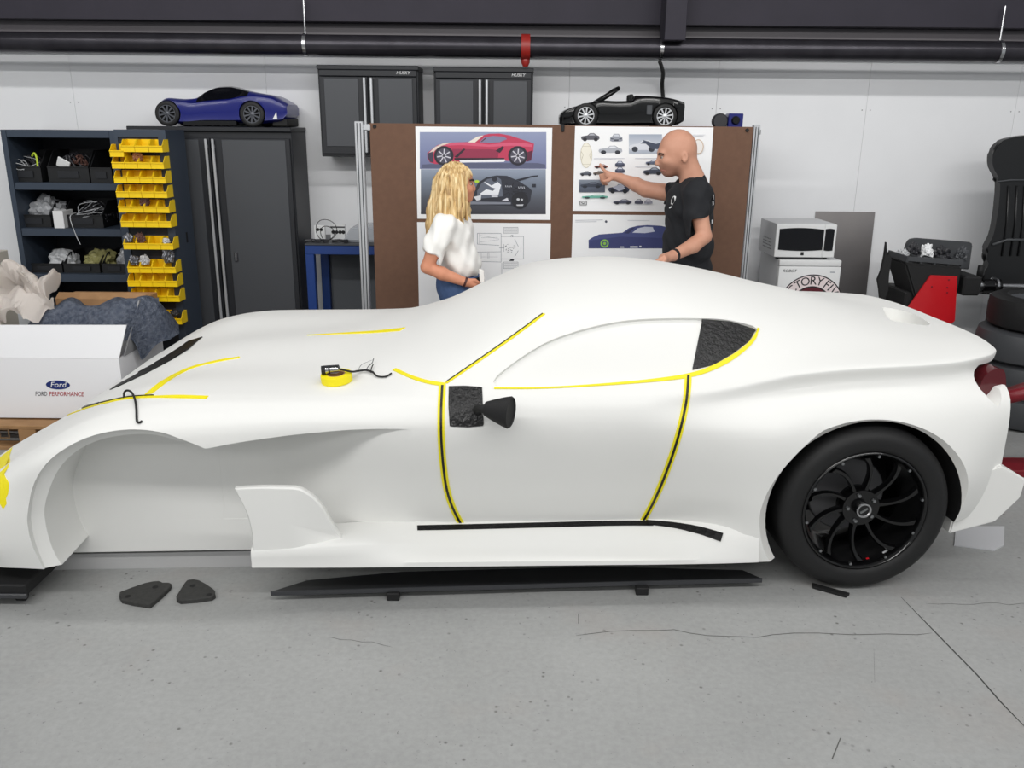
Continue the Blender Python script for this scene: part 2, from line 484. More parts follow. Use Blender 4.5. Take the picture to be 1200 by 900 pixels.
ROWS = {
 1: [(-2.36,.66,.15),(-2.2,.30,.15),(-2.05,.10,.16),(-1.95,.05,.17),(-1.85,.03,.175),(-1.5,0,.17), (-1.0, .03, .14), (-.5, .17, .155), (.62, .17, .155), (.85, .06, .15), (1.0, .02, .15), (1.4, .03, .18), (1.75, .06, .28), (1.96, .16, .31)],
 2: [(-2.36,.64,.20),(-2.2,.26,.21),(-2.05,.06,.24),(-1.95,.02,.27),(-1.85,.01,.29), (-1.5, -.01, .3), (-1.0, .02, .3), (-.5, .15, .275), (-.3, .165, .27), (.6, .165, .27), (.8, .10, .29), (1.0, .005, .3), (1.4, -.01, .32), (1.75, .03, .36), (1.96, .14, .39)],
 3: [(-2.36,.66,.24),(-2.2,.28,.27),(-2.05,.08,.34),(-1.95,.03,.40),(-1.85,.01,.44), (-1.5, -.02, .45), (-1.0, .02, .45), (-.5, .10, .45), (-.2, .11, .43), (.5, .11, .43), (.75, .07, .43), (1.0, -.01, .45), (1.4, -.03, .5), (1.75, .01, .5), (1.96, .13, .52)],
 4: [(-2.36,.72,.27),(-2.2,.38,.33),(-2.05,.16,.42),(-1.95,.08,.49),(-1.85,.04,.55),(-1.7,.0,.635),(-1.55,-.01,.695),(-1.2,0,.74), (-.8, .02, .75), (-.3, .035, .72), (.3, .035, .70), (.7, .025, .70), (1.0, -.015, .72), (1.2, .02, .745), (1.4, .045, .755), (1.65, .07, .76), (1.88, .135, .77), (1.96, .16, .775)],
 5: [(-2.36,.82,.295),(-2.2,.54,.362),(-2.05,.30,.452),(-1.95,.24,.53),(-1.85,.2,.59),(-1.75,.19,.65),(-1.63,.19,.72),(-1.5,.19,.775),(-1.35,.19,.808),(-1.2,.19,.82), (-.8, .17, .822), (-.4, .13, .825), (0, .09, .832), (.4, .08, .835), (.75, .09, .855), (1.0, .11, .888), (1.2, .13, .907), (1.4, .145, .918), (1.6, .165, .922), (1.75, .205, .924), (1.88, .28, .927), (1.93, .33, .926), (1.96, .38, .923)],
 6: [(-2.36,.87,.30),(-2.2,.74,.375),(-2.05,.55,.465),(-1.95,.43,.53),(-1.8,.38,.625),(-1.63,.36,.72),(-1.5,.35,.78),(-1.35,.34,.815),(-1.2,.34,.822), (-.8, .31, .83), (-.4, .24, .855), (-.25, .17, .865), (0, .145, .868), (.3, .14, .872), (.6, .14, .88), (.85, .16, .912), (1.05, .2, .94), (1.3, .28, .955), (1.6, .34, .955), (1.75, .38, .955), (1.88, .42, .953), (1.93, .46, .946), (1.96, .49, .938)],
 7: [(-2.36,.91,.30),(-2.2,.85,.38),(-2.05,.76,.47),(-1.95,.7,.53),(-1.8,.65,.625),(-1.63,.62,.71),(-1.5,.61,.76),(-1.35,.60,.79),(-1.2,.6,.805), (-.8, .58, .83), (-.45, .48, .89), (-.25, .38, .93), (-.05, .33, 1.0), (.15, .34, 1.075), (.4, .36, 1.105), (.65, .37, 1.11), (.9, .40, 1.09), (1.1, .45, 1.065), (1.3, .52, 1.035), (1.6, .6, .985), (1.75, .65, .962), (1.88, .68, .952), (1.93, .7, .945), (1.96, .71, .94)],
 8: [(-2.36,VC,.30),(-2.2,VC,.385),(-2.05,VC,.475),(-1.95,VC,.53),(-1.8,VC,.625),(-1.63,VC,.71),(-1.5,VC,.765),(-1.35,VC,.80),(-1.2,VC,.825), (-.9, VC, .845), (-.6, VC, .875), (-.45, VC, .91), (-.3, VC, .972), (0, VC, 1.105), (.2, VC, 1.185), (.5, VC, 1.214), (.8, VC, 1.189), (1.0, VC, 1.155), (1.2, VC, 1.109), (1.4, VC, 1.062), (1.6, VC, 1.0), (1.75, VC, .968), (1.88, VC, .950), (1.93, VC, .942), (1.96, VC, .937)],
}
def cr(pts, k):
    """centripetal-ish Catmull-Rom across a section, (n,2) -> dense"""
    out = []
    n = len(pts)
    for i in range(n - 1):
        p1, p2 = pts[i], pts[i + 1]
        p0 = pts[i - 1] if i > 0 else 2 * p1 - p2
        p3 = pts[i + 2] if i + 2 < n else np.array([2 * VC - pts[n - 2][0], pts[n - 2][1]])
        t1 = np.linalg.norm(p1 - p0) ** .5 + 1e-6; t2 = t1 + np.linalg.norm(p2 - p1) ** .5 + 1e-6; t3 = t2 + np.linalg.norm(p3 - p2) ** .5 + 1e-6
        for j in range(k):
            t = t1 + (t2 - t1) * j / k
            A1 = p0 * (t1 - t) / t1 + p1 * t / t1
            A2 = p1 * (t2 - t) / (t2 - t1) + p2 * (t - t1) / (t2 - t1)
            A3 = p2 * (t3 - t) / (t3 - t2) + p3 * (t - t2) / (t3 - t2)
            B1 = A1 * (t2 - t) / t2 + A2 * t / t2
            B2 = A2 * (t3 - t) / (t3 - t1) + A3 * (t - t1) / (t3 - t1)
            out.append(B1 * (t2 - t) / (t2 - t1) + B2 * (t - t1) / (t2 - t1))
    out.append(pts[-1])
    return np.array(out)
us = np.concatenate([np.arange(-2.36, 1.83, 0.035), np.linspace(1.83, 1.96, 14)])
def body_warp(u, v):
    """plan curvature of nose and tail"""
    q = (v - VC) / VC
    s = min(max((u - 1.2) / 0.82, 0), 1); s = s * s * (3 - 2 * s)
    k = 1 - min(abs(q), 1) ** 2.2
    return u + 0.15 * s * k 
secs = []
tabs = {k: np.array(v) for k, v in ROWS.items()}
KS = 7
for u in us:
    pts = []
    for k in range(1, 9):
        T = tabs[k]
        pts.append(np.array([float(pchip(T[:, 0], T[:, 1], u)), float(pchip(T[:, 0], T[:, 2], u))]))
    # a tighter shoulder towards the tail: one more point just under the crown
    w = min(max((u - 0.5) / 0.6, 0), 1)
    a5, a4 = pts[4], pts[3]
    k_ = min(1, np.linalg.norm(a5 - a4) / .2)
    up_ = a5 + (a4 - a5) * 0.42 * (1 - w) + np.array([-0.055, 0.045]) * 0.35 * (1 - w) * k_ + w * np.array([.013, -.062])
    near = a5 + (a4 - a5) * 0.14 * (1 - w) + np.array([-0.03, 0.02]) * 0.35 * (1 - w) * k_ + w * np.array([-.0015, -.009])
    pts.insert(4, up_); pts.insert(5, near)
    half = cr(pts, KS)
    bot = np.array([[VC, half[0][1]], [(VC + half[0][0]) / 2, half[0][1]]])
    half = np.vstack([bot, half])
    full = np.vstack([half, np.column_stack([2 * VC - half[::-1][1:-1, 0], half[::-1][1:-1, 1]])])
    secs.append(full)
ns = len(secs[0])
V = []; F = []
for u, s in zip(us, secs):
    for v, z in s:
        V.append(CF(body_warp(u, v), v, z))
for i in range(len(us) - 1):
    for j in range(ns):
        a = i * ns + j; b = i * ns + (j + 1) % ns
        F.append((a, b, b + ns, a + ns))
F.append(tuple(range(ns)))
F.append(tuple(range((len(us) - 1) * ns, len(us) * ns))[::-1])
body = pobj('body_shell', V, F, MATS['car_white'], None, True)

def bvh_of(o):
    me = o.data
    M = wmat(o)
    return BVHTree.FromPolygons([M @ v.co for v in me.vertices], [p.vertices[:] for p in me.polygons])
BV0 = bvh_of(body)
def hit(px, py, bv=None):
    d = ray(px, py).normalized()
    r = (bv or BV0).ray_cast(CAMP, d)
    if r[0] is None: return None
    n = r[1]
    if n.dot(d) > 0: n = -n
    return r[0], n
def resample(pts, n, closed=False):
    pts = [np.array(p, float) for p in pts]
    if closed: pts = pts + [pts[0]]
    d = np.concatenate([[0], np.cumsum([np.linalg.norm(b - a) for a, b in zip(pts, pts[1:])])])
    t = np.linspace(0, d[-1], n + 1 if closed else n)
    if closed: t = t[:-1]
    A = np.array(pts)
    return np.column_stack([np.interp(t, d, A[:, 0]), np.interp(t, d, A[:, 1])])
def crpx(pts, k=6):
    return [(p.x, p.y) for p in smooth_path([(a, b, 0) for a, b in pts], k)]
def patch_mesh(poly, lo, hi, rings=7, bv=None):
    """closed shell following the body over a pixel polygon: from offset lo to offset hi along the normal"""
    n = len(poly)
    c = np.mean(poly, axis=0)
    g = []
    for r in range(rings + 1):
        f = r / rings
        row = []
        for p in poly:
            q = c + (p - c) * f
            h = hit(q[0], q[1], bv)
            row.append(h)
            if r == 0: break
        g.append(row)
    bm = bmesh.new()
    def layer(off):
        L = []
        last = None
        for row in g:
            R = []
            for h in row:
                if h is None: h = last
                last = h
                R.append(bm.verts.new(h[0] + h[1] * off))
            L.append(R)
        return L
    A = layer(lo); B = layer(hi)
    for L, flip in ((A, True), (B, False)):
        for k in range(n):
            k2 = (k + 1) % n
            f = [L[0][0], L[1][k], L[1][k2]]
            bm.faces.new(f[::-1] if flip else f)
            for r in range(1, rings):
                f = [L[r][k], L[r + 1][k], L[r + 1][k2], L[r][k2]]
                bm.faces.new(f[::-1] if flip else f)
    for k in range(n):
        k2 = (k + 1) % n
        bm.faces.new((B[-1][k], A[-1][k], A[-1][k2], B[-1][k2]))
    bmesh.ops.recalc_face_normals(bm, faces=bm.faces[:])
    return bm

cutters = []
# --- front arch and open side scoop: opening line traced on the fender side, depth as on the car
A_IN = [(92, 706), (80, 690), (68, 674), (57, 658), (50, 640), (45.5, 622), (44, 603), (50, 580), (62, 555), (82, 535), (112, 521), (150, 515), (178, 516), (207, 523), (240, 525)]
A_OUT = [(80, 712), (64, 690), (51, 674), (43, 656), (37, 640), (33, 622), (32, 603), (39, 570), (56, 542), (82, 522), (112, 510), (150, 504), (185, 505.5), (212, 513), (240, 524)]
BACK = 0.30
a_in = [side(*p) for p in crpx(A_IN, 5)]
a_out = [side(*p) for p in crpx(A_OUT, 5)]
ux = a_in[-1][0]
tailp = [(ux, 0.05), (a_in[0][0], 0.05)]
bm = bmesh.new()
rings = []
for v, path in ((-0.35, a_out), (0.03, a_out), (0.055, a_in), (BACK, a_in)):
    rings.append([bm.verts.new(CF(u, v, z)) for u, z in path + [(path[-1][0], 0.05), (path[0][0], 0.05)]])
for a, b in zip(rings, rings[1:]):
    m_ = len(a)
    for k in range(m_): bm.faces.new((a[k], a[(k + 1) % m_], b[(k + 1) % m_], b[k]))
bm.faces.new(rings[0][::-1]); bm.faces.new(rings[-1])
cutters.append(obj('cut', bm, MATS['car_white']))
# the scoop behind the arch: its back wall runs out smoothly into the door
B_TOP = [(226, 524.5), (240, 525), (270, 520), (300, 516), (345, 511), (400, 507), (445, 506), (480, 507), (520, 510)]
b_top = [side(*p) for p in crpx(B_TOP, 6)]
def vbody(u, z):
    o = CF(u, -1.0, z); d = (CF(u, 0, z) - o).normalized()
    r = BV0.ray_cast(o, d)
    return -1.0 + (r[0] - o).length if r[0] is not None else 0.2
NR = 16
bm = bmesh.new()
gf = []; gb = []
for u, zt_ in b_top:
    rf = []; rb = []
    t = min(max((u + 1.02) / 0.70, 0), 1)
    S = (1 - t) ** 2 * (1 + 2 * t) if t < 0.5 else (1 - t) ** 2 * 2.0
    for k in range(NR + 1):
        z = zt_ + (0.05 - zt_) * k / NR
        vb = vbody(u, max(z, 0.2))
        vv = (BACK + 0.001) * S + (vb - 0.004) * (1 - S)
        rf.append(bm.verts.new(CF(u, -0.35, z))); rb.append(bm.verts.new(CF(u, vv, z)))
    gf.append(rf); gb.append(rb)
m_ = len(gf)
for i in range(m_ - 1):
    for k in range(NR):
        bm.faces.new((gf[i][k], gf[i][k + 1], gf[i + 1][k + 1], gf[i + 1][k]))
        bm.faces.new((gb[i][k], gb[i + 1][k], gb[i + 1][k + 1], gb[i][k + 1]))
    bm.faces.new((gf[i][0], gf[i + 1][0], gb[i + 1][0], gb[i][0]))
    bm.faces.new((gf[i][NR], gb[i][NR], gb[i + 1][NR], gf[i + 1][NR]))
for i in (0, m_ - 1):
    for k in range(NR):
        bm.faces.new((gf[i][k], gb[i][k], gb[i][k + 1], gf[i][k + 1]))
cutters.append(obj('cut', bm, MATS['car_white']))
# --- rear wheel arch, with its flat lip
RW_U, RW_Z, RW_R = side(1020, 598, 0.0)[0], 0.352, 0.352
ARC_R, ARC_O = 0.398, 0.440
bm = bmesh.new()
n = 72
rings = []
for v, r in ((-0.3, ARC_O), (0.002, ARC_O), (0.05, ARC_R), (0.44, ARC_R)):
    rings.append([bm.verts.new(CF(RW_U + r * math.cos(2 * math.pi * k / n) * 1.0, v, RW_Z - 0.005 + r * math.sin(2 * math.pi * k / n) * 0.965)) for k in range(n)])
for a, b in zip(rings, rings[1:]):
    for k in range(n): bm.faces.new((a[k], a[(k + 1) % n], b[(k + 1) % n], b[k]))
bm.faces.new(rings[0][::-1]); bm.faces.new(rings[-1]).material_index = 1
for f in bm.faces:
    if all(v in rings[2] or v in rings[3] for v in f.verts): f.material_index = 1
cutters.append(obj('cut', bm, [MATS['arch_white'], MATS['black_matte']]))
# --- side window recess
WIN = [(582, 453), (578, 446), (590, 434), (615, 416), (645, 399), (690, 384), (735, 375.5), (780, 373), (824, 373), (856, 375.5), (888, 385), (880, 399), (862, 414), (836, 429), (808, 439), (760, 445), (690, 450), (630, 453)]
win = resample(crpx(WIN + [WIN[0]], 4)[:-1], 90, True)
bm = patch_mesh(win, -0.014, 0.06)
cutters.append(obj('cut', bm, MATS['car_white']))
# --- inset scoop in the rear deck
SCO = [(1034, 360), (1050, 362), (1068, 367), (1082, 374), (1090, 381), (1072, 380), (1052, 377), (1040, 372)]
sco = resample(crpx(SCO + [SCO[0]], 4)[:-1], 40, True)
bm = patch_mesh(sco, -0.06, 0.05)
cutters.append(obj('cut', bm, MATS['car_white']))
for poly, v0, v1 in (([(1230, 440), (1173, 440), (1166, 447), (1161, 455), (1160, 462), (1164, 470), (1172, 478.5), (1180, 471), (1186, 463), (1230, 452)], -.3, .5),):
    a_ = [CF(side(x, y, .12)[0], v0, side(x, y, .12)[1]) for x, y in poly]
    cutters.append(obj('cut', prism(a_, CF(0, v1 - v0, 0) - CF(0, 0, 0)), MATS['car_white']))
apply_bool(body, cutters)
body.data.transform(Matrix.Translation(-CAR.location))
body.parent = CAR
me = body.data
me.polygons.foreach_set('use_smooth', [True] * len(me.polygons))
me.set_sharp_from_angle(angle=math.radians(26))
BV = bvh_of(body)
print('body faces', len(me.polygons))
# ------------------------------------------------------------------ car parts
def cpart(name, bm, m, smooth=False, angle=None, parent=None, label=None):
    o = obj(name, bm, m, parent or CAR, smooth, angle)
    if label: o['label'] = label
    return o
def ribbon(name, pts, w, m, n=40, off=0.002, thick=0.0015, label=None, taper=None, parent=None):
    """tape stuck on the body along a pixel polyline; w in metres or a list of widths along it"""
    q = resample(crpx(pts, 5), n)
    H = [hit(x, y, BV) for x, y in q]
    H = [h for h in H if h]
    V = []; F = []
    k = len(H)
    for i, (p, nn) in enumerate(H):
        t = (H[min(i + 1, k - 1)][0] - H[max(i - 1, 0)][0]).normalized()
        s = nn.cross(t).normalized()
        ww = np.interp(i / (k - 1), np.linspace(0, 1, len(w)), w) if isinstance(w, (list, tuple)) else w
        for sd, o in ((-.5, 0), (-.5, 1), (.5, 1), (.5, 0)):
            V.append(p + s * (sd * ww) + nn * (off + thick * o - (0.004 if o == 0 else 0)))
    for i in range(k - 1):
        for j in range(4):
            F.append((4 * i + j, 4 * i + (j + 1) % 4, 4 * i + 4 + (j + 1) % 4, 4 * i + 4 + j))
    F.append((0, 1, 2, 3)); F.append((4 * k - 4, 4 * k - 1, 4 * k - 2, 4 * k - 3))
    o = pobj(name, V, F, m, parent or CAR)
    if label: o['label'] = label
    return o
Y_, K_ = MATS['tape_yellow'], MATS['tape_line_black']
D1 = [(518.5, 452), (517, 480), (517, 510), (519, 540), (523, 570), (530, 593), (541, 615)]
D2 = [(806.5, 440), (805, 462), (800, 490), (792, 520), (781, 552), (768, 583), (753, 611)]
ribbon('door_tape', D1, 0.026, Y_, label='yellow tape along the front door edge')
ribbon('door_tape', D2, 0.026, Y_, label='yellow tape along the rear door edge')
ribbon('door_line', D1, 0.009, K_, off=0.004, label='thin black line on the yellow door tape')
ribbon('door_line', D2, 0.009, K_, off=0.004, label='thin black line on the yellow door tape')
ribbon('pillar_tape', [(523, 449), (560, 424), (600, 396), (638, 368)], 0.010, Y_, label='yellow tape up the windscreen pillar')
ribbon('pillar_line', [(523, 448), (560, 422.5), (600, 394.5), (636, 368)], 0.004, K_, off=0.004)
ribbon('cowl_tape', [(462, 433), (482, 442), (502, 448), (522, 451)], 0.017, Y_, label='yellow tape across the cowl')
ribbon('window_tape', [(579, 455), (630, 455), (690, 452), (760, 446.5), (808, 440), (838, 430), (864, 415), (882, 399), (889, 385)], [0.008, 0.007, 0.008, 0.012, 0.018, 0.02, 0.012], Y_, n=70, label='thin yellow tape under the side window')
ribbon('bonnet_tape', [(174, 462), (195, 446), (222, 432), (252, 424), (281, 419)], [0.030, 0.034, 0.026, 0.018], MATS['yellow_paint'], label='yellow tape along the bonnet crease')
ribbon('bonnet_tape', [(360, 393), (400, 391), (440, 389), (472, 386)], [0.004, 0.02, 0.035, 0.040], MATS['yellow_paint'], label='tapering yellow tape on the far side of the bonnet')
ribbon('fender_tape', [(76, 488), (100, 479), (125, 472), (155, 466.5), (200, 465), (243, 466)], [0.012, 0.012, 0.013, 0.014, 0.022, 0.022], MATS['yellow_paint'], label='yellow tape along the top of the front fender')
ribbon('fender_line', [(98, 478), (115, 473.5)], 0.016, K_, off=0.005, label='short strip of black tape')
ribbon('fender_line', [(118, 472.5), (150, 466), (180, 464)], 0.004, K_, off=0.005)
npx = [(14, 516), (15, 524), (11, 532), (12, 540), (9, 550), (4, 553), (7, 560), (11, 566), (10, 578), (7, 584), (8, 590), (4, 597), (0, 590), (-8, 592), (-12, 570), (-8, 550), (-2, 538), (4, 526), (8, 516)]
npx = [p for p in npx if hit(p[0], p[1], BV)]
o = obj('nose_paint', patch_mesh(resample(npx, 60, True), -.002, .0015, 6, BV), MATS['yellow_paint'], CAR); o['label'] = 'ragged yellow paint patch on the nose'
ribbon('headlight_tape', [(134, 453.5), (161, 440), (182, 428.5), (205, 414.5), (229, 397.5)], [0.05, 0.16, 0.24, 0.26, 0.20, 0.13, 0.09], MATS['film_black'], label='crinkled black tape over the far headlight slot')
# crinkled black film over the rear of the side window
Q = [(823, 374), (856, 376.5), (886, 386), (878, 400), (860, 414), (836, 428), (811, 434)]
q = resample(Q, 60, True)
bm = patch_mesh(q, -0.004, 0.004, 6, BV)
cpart('quarter_film', bm, MATS['black_tape'], angle=40, label='crinkled black film over the rear quarter window')
q = resample([(526, 453), (545, 452.5), (565, 454), (566, 476), (567, 499), (548, 500.5), (527, 499.5), (525.5, 476)], 48, True)
film = cpart('mirror_film', patch_mesh(q, -0.004, 0.0035, 5, BV), MATS['black_tape'], angle=40, label='square of crinkled black film at the mirror')
# mirror: stalk and head, with its mount on the film
h0 = hit(560, 481, BV)
base = h0[0]; nn = h0[1]
c1 = P(569, 479, base.y - 0.10); c2 = P(597, 484, base.y - 0.13)
ax = (c2 - c1).normalized()
prof = [(0, -0.004), (0.026, 0.0), (0.040, 0.035), (0.052, 0.07), (0.058, 0.092), (0.054, 0.098), (0.048, 0.092), (0, 0.088)]
bm = lathe(prof, c1, ax, 24)
bmesh.ops.scale(bm, vec=(1, 0.75, 1.05), space=Matrix.Translation(-c1), verts=bm.verts)
mir = cpart('door_mirror', bm, MATS['black_matte'], angle=35, label='black tapered door mirror housing')
obj('mirror_stalk', tube([base - nn * 0.005, base + nn * 0.05, c1 + ax * 0.02], [0.02, 0.014, 0.018], 10), MATS['black_matte'], mir, True)

# wheel-arch liner
bm = bmesh.new()
n = 64
r0 = []; r1 = []
for k in range(n):
    a = 2 * math.pi * k / n
    r0.append(bm.verts.new(CF(RW_U + (ARC_R - .002) * math.cos(a), 0.075, RW_Z - .005 + (ARC_R - .002) * .965 * math.sin(a))))
    r1.append(bm.verts.new(CF(RW_U + (ARC_R - .002) * math.cos(a), 0.43, RW_Z - .005 + (ARC_R - .002) * .965 * math.sin(a))))
back = CF(RW_U, 0.43, RW_Z)
q0 = [k for k in range(n) if -0.12 < math.sin(2 * math.pi * k / n)]
for k in range(n):
    if k in q0 and (k + 1) % n in q0:
        bm.faces.new((r0[k], r0[(k + 1) % n], r1[(k + 1) % n], r1[k]))
cb = bm.verts.new(back)
for k in range(n):
    if k in q0 and (k + 1) % n in q0:
        bm.faces.new((r1[k], r1[(k + 1) % n], cb))
cpart('arch_liner', bm, MATS['black_matte'], angle=40, label='black liner inside the rear wheel arch')

# wheel: tyre, rim, ten spokes, hub
wv = 0.045
def WF(r, a, v):
    return CF(RW_U + r * math.cos(a), v, RW_Z + 0.001 + r * math.sin(a))
AXV = (CF(0, 1, 0) - CF(0, 0, 0)).normalized()
WC = CF(RW_U, wv, RW_Z + 0.001)
R = RW_R
tyre = cpart('tyre', lathe([(R - .095, .02), (R - .098, -.004), (R - .09, -.012), (R - .075, -.016), (R - .05, -.018), (R - .03, -.012), (R - .012, .004), (R - .004, .022), (R, .05), (R, .26), (R - .02, .31), (R - .095, .31)], WC, AXV, 96), MATS['black_rubber'], angle=50, label='wide black tyre')
rim = cpart('wheel_rim', lathe([(R - .094, .0), (R - .100, -.010), (R - .106, -.012), (R - .112, -.006), (R - .118, .012), (R - .124, .05), (R - .145, .13), (R - .15, .19), (R - .12, .3), (R - .094, .3)], WC, AXV, 80), MATS['black_gloss'], angle=50, label='gloss black wheel rim')
bm = lathe([(0, .03), (.075, .03), (.078, .045), (.078, .09), (0, .09)], WC, AXV, 40)
hub = obj('hub', bm, MATS['black_gloss'], rim, angle=40)
bm = lathe([(0, .005), (.026, .005), (.030, .010), (.030, .032), (0, .032)], WC, AXV, 28)
obj('centre_cap', bm, MATS['black_gloss'], rim, angle=40)
bm = lathe([(.022, .0035), (.024, .001), (.030, .001), (.031, .006), (.022, .006)], WC, AXV, 28)
o = obj('cap_ring', bm, MATS['chrome'], rim, angle=40); o['label'] = 'silver ring round the centre cap'
bm = bmesh.new()
add_box(bm, WC + AXV * .004, (.034, .004, .008), Matrix.Rotation(YAW, 3, 'Z') @ Matrix.Rotation(-0.6, 3, 'Y'))
obj('cap_emblem', bm, MATS['steel'], rim)
angs = [1.45 - i * 2 * math.pi / 10 for i in range(10)]
for i, a in enumerate(angs):
    # spoke: curved, deep bar from hub to barrel, dropping to the hub
    bm = bmesh.new()
    rings = []
    for j in range(9):
        t = j / 8
        r = .06 + t * (R - .128 - .06)
        aa = a + 0.34 * (t - .15) ** 2 - .06
        w = .027 - .009 * math.sin(math.pi * min(t * 1.15, 1)) + (.010 if t > .9 else 0)
        v = .034 - .030 * t ** 1.5
        dd = .035 - .015 * t
        er = Vector(WF(1, aa, 0)) - Vector(WF(0, aa, 0)); et = Vector(WF(1, aa + math.pi / 2, 0)) - Vector(WF(0, 0, 0))
        c = WC + er * r + AXV * v
        rings.append([bm.verts.new(c + et * (s * w / 2) + AXV * d) for s, d in ((-.55, 0), (.55, 0), (1, .010), (.8, dd), (-.8, dd), (-1, .010))])
    for A, B in zip(rings, rings[1:]):
        for k in range(6): bm.faces.new((A[k], A[(k + 1) % 6], B[(k + 1) % 6], B[k]))
    bm.faces.new(rings[0][::-1]); bm.faces.new(rings[-1])
    obj('spoke', bm, MATS['black_gloss'], rim, angle=45)
for i in range(5):
    a = 0.6 + i * 2 * math.pi / 5
    c = WF(.057, a, wv + .028)
    obj('lug_nut', lathe([(0, -.010), (.007, -.009), (.009, 0), (.009, .008), (0, .008)], c, AXV, 6), MATS['steel'], rim)
for i in range(10):
    a = angs[i]
    c = WF(R - .118, a, wv + .002)
    obj('spoke_bolt', lathe([(0, -.006), (.006, -.006), (.007, .004), (0, .004)], c, AXV, 8), MATS['steel'], rim)
for k, (a0, wd, mm) in enumerate(((-1.05, .20, 'grey_white'), (-1.36, .05, 'red_paint'))):
    bm = bmesh.new(); L = []
    for j in range(8):
        a = a0 + wd * j / 7
        L.append([bm.verts.new(WF(r, a, v)) for r, v in ((R - .1205, wv + .022), (R - .1225, wv + .030))])
    for A, B in zip(L, L[1:]): bm.faces.new((A[0], B[0], B[1], A[1]))
    o = obj('rim_decal', bm, MATS[mm], rim); o['label'] = ('pale' if k == 0 else 'red') + ' decal strip inside the rim'
obj('brake_disc', lathe([(0, .17), (.155, .17), (.16, .175), (.16, .20), (0, .20)], WC, AXV, 48), mat('disc_dark', (92, 92, 94), 0.5, 0.3), rim, angle=40)
# second rear wheel and inner axle are behind the body: only the tyre that carries the far side is built
WC2 = CF(RW_U, 2 * VC - 0.05, RW_Z + .001)
cpart('tyre', lathe([(0, .05), (R - .09, .05), (R - .05, -.0), (R - .01, .01), (R, .05), (R, .26), (R - .02, .31), (0, .31)], WC2, -AXV, 48), MATS['black_rubber'], angle=50, label='far rear tyre')

# sill: a long separate moulding below the door
us_ = np.linspace(-0.985, 0.985, 60)
T = {'vo': [(-1, -.025), (-.5, -.02), (.5, -.02), (.8, -.015), (1, -.005)],
     'zb': [(-1, .178), (-.6, .168), (.4, .158), (1, .150)],
     'vt': [(-1, -.022), (-.82, -.022), (-.62, -.012), (-.42, .03), (-.25, .06), (.5, .06), (.85, .03), (1, .012)],
     'zt': [(-1, .262), (-.8, .272), (-.6, .276), (-.42, .250), (-.25, .238), (.5, .235), (.8, .25), (1, .28)],
     'vi': [(-1, .10), (-.62, .12), (-.40, .16), (-.2, .172), (.6, .172), (.8, .12), (1, .05)],
     'zi': [(-1, .268), (-.8, .278), (-.6, .284), (-.4, .282), (-.2, .277), (.6, .277), (.85, .30), (1, .33)]}
def tv(k, u):
    A = np.array(T[k]); return float(pchip(A[:, 0], A[:, 1], u))
bm = bmesh.new(); rings = []
for u in us_:
    g = {k: tv(k, u) for k in T}
    keys = [(g['vo'] + .03, g['zb']), (g['vo'], g['zb'] + .012), (g['vo'] + .002, g['zb'] + .03),
            (g['vt'] * .6 + g['vo'] * .4, g['zb'] + .35 * (g['zt'] - g['zb']) + .02), (g['vt'], g['zt'] - .01), (g['vt'] + .012, g['zt'] + .001),
            ((g['vt'] + g['vi']) / 2, (g['zt'] + g['zi']) / 2 + .002), (g['vi'], g['zi']), (g['vi'] + .06, g['zi'] - .01), (g['vi'] + .06, g['zb'] + .01)]
    rings.append([bm.verts.new(CF(u, v, z)) for v, z in keys])
for A, B in zip(rings, rings[1:]):
    for k in range(len(A)): bm.faces.new((A[k], A[(k + 1) % len(A)], B[(k + 1) % len(A)], B[k]))
bm.faces.new(rings[0][::-1]); bm.faces.new(rings[-1])
sill = cpart('side_sill', bm, MATS['car_white'], angle=50, label='white side sill under the door')
def bvh_join(obs):
    V = []; F = []
    for o in obs:
        M = wmat(o); k = len(V)
        V += [M @ v.co for v in o.data.vertices]; F += [[i + k for i in p.vertices] for p in o.data.polygons]
    return BVHTree.FromPolygons(V, F)
BV = bvh_join([body, sill])
ribbon('sill_tape', [(489, 619), (560, 617.5), (640, 615.5), (720, 613.5), (765, 613.5)], 0.026, MATS['film_black'], n=60, off=0.003, label='shiny black tape along the sill top')
ribbon('sill_tape', [(757, 612.5), (790, 616), (820, 622), (846, 630)], [0.022, 0.03, 0.036], MATS['film_black'], off=0.005)
# flap standing on the front of the sill behind the wheel opening
FL = [(276, 570.5), (310, 569), (346, 570), (358, 575), (368, 583), (378, 596), (386, 612), (393, 626), (399, 641), (350, 645), (297, 649), (296.5, 628), (292, 606), (285, 588)]
q = resample(crpx(FL[:10], 3) + crpx(FL[10:] + [FL[0]], 3), 90, True)
uz = [side(x, y, 0.0) for x, y in q]
bm = bmesh.new()
def flap_v(u):
    t = min(max((u + 0.85) / 0.2, 0), 1)
    return -0.018 + 0.05 * t * t
cu, cz = np.mean([a for a, b in uz]), np.mean([b for a, b in uz])
A = []; B = []; A2 = []; B2 = []
for u, z in uz:
    du, dz = cu - u, cz - z; L = math.hypot(du, dz)
    ui, zi = u + du / L * .006, z + dz / L * .006
    A.append(bm.verts.new(CF(ui, flap_v(ui), zi))); A2.append(bm.verts.new(CF(u, flap_v(u) + .006, z)))
    B.append(bm.verts.new(CF(u, flap_v(u) + .026, z)))
m_ = len(A)
ca = bm.verts.new(CF(cu, flap_v(cu), cz)); cb = bm.verts.new(CF(cu, flap_v(cu) + .026, cz))
for k in range(m_):
    k2 = (k + 1) % m_
    bm.faces.new((A[k], A[k2], ca)); bm.faces.new((B[k2], B[k], cb))
    bm.faces.new((A[k], A2[k], A2[k2], A[k2])); bm.faces.new((A2[k], B[k], B[k2], A2[k2]))
cpart('sill_flap', bm, MATS['car_white'], angle=30, label='white curved flap standing on the sill behind the wheel opening')
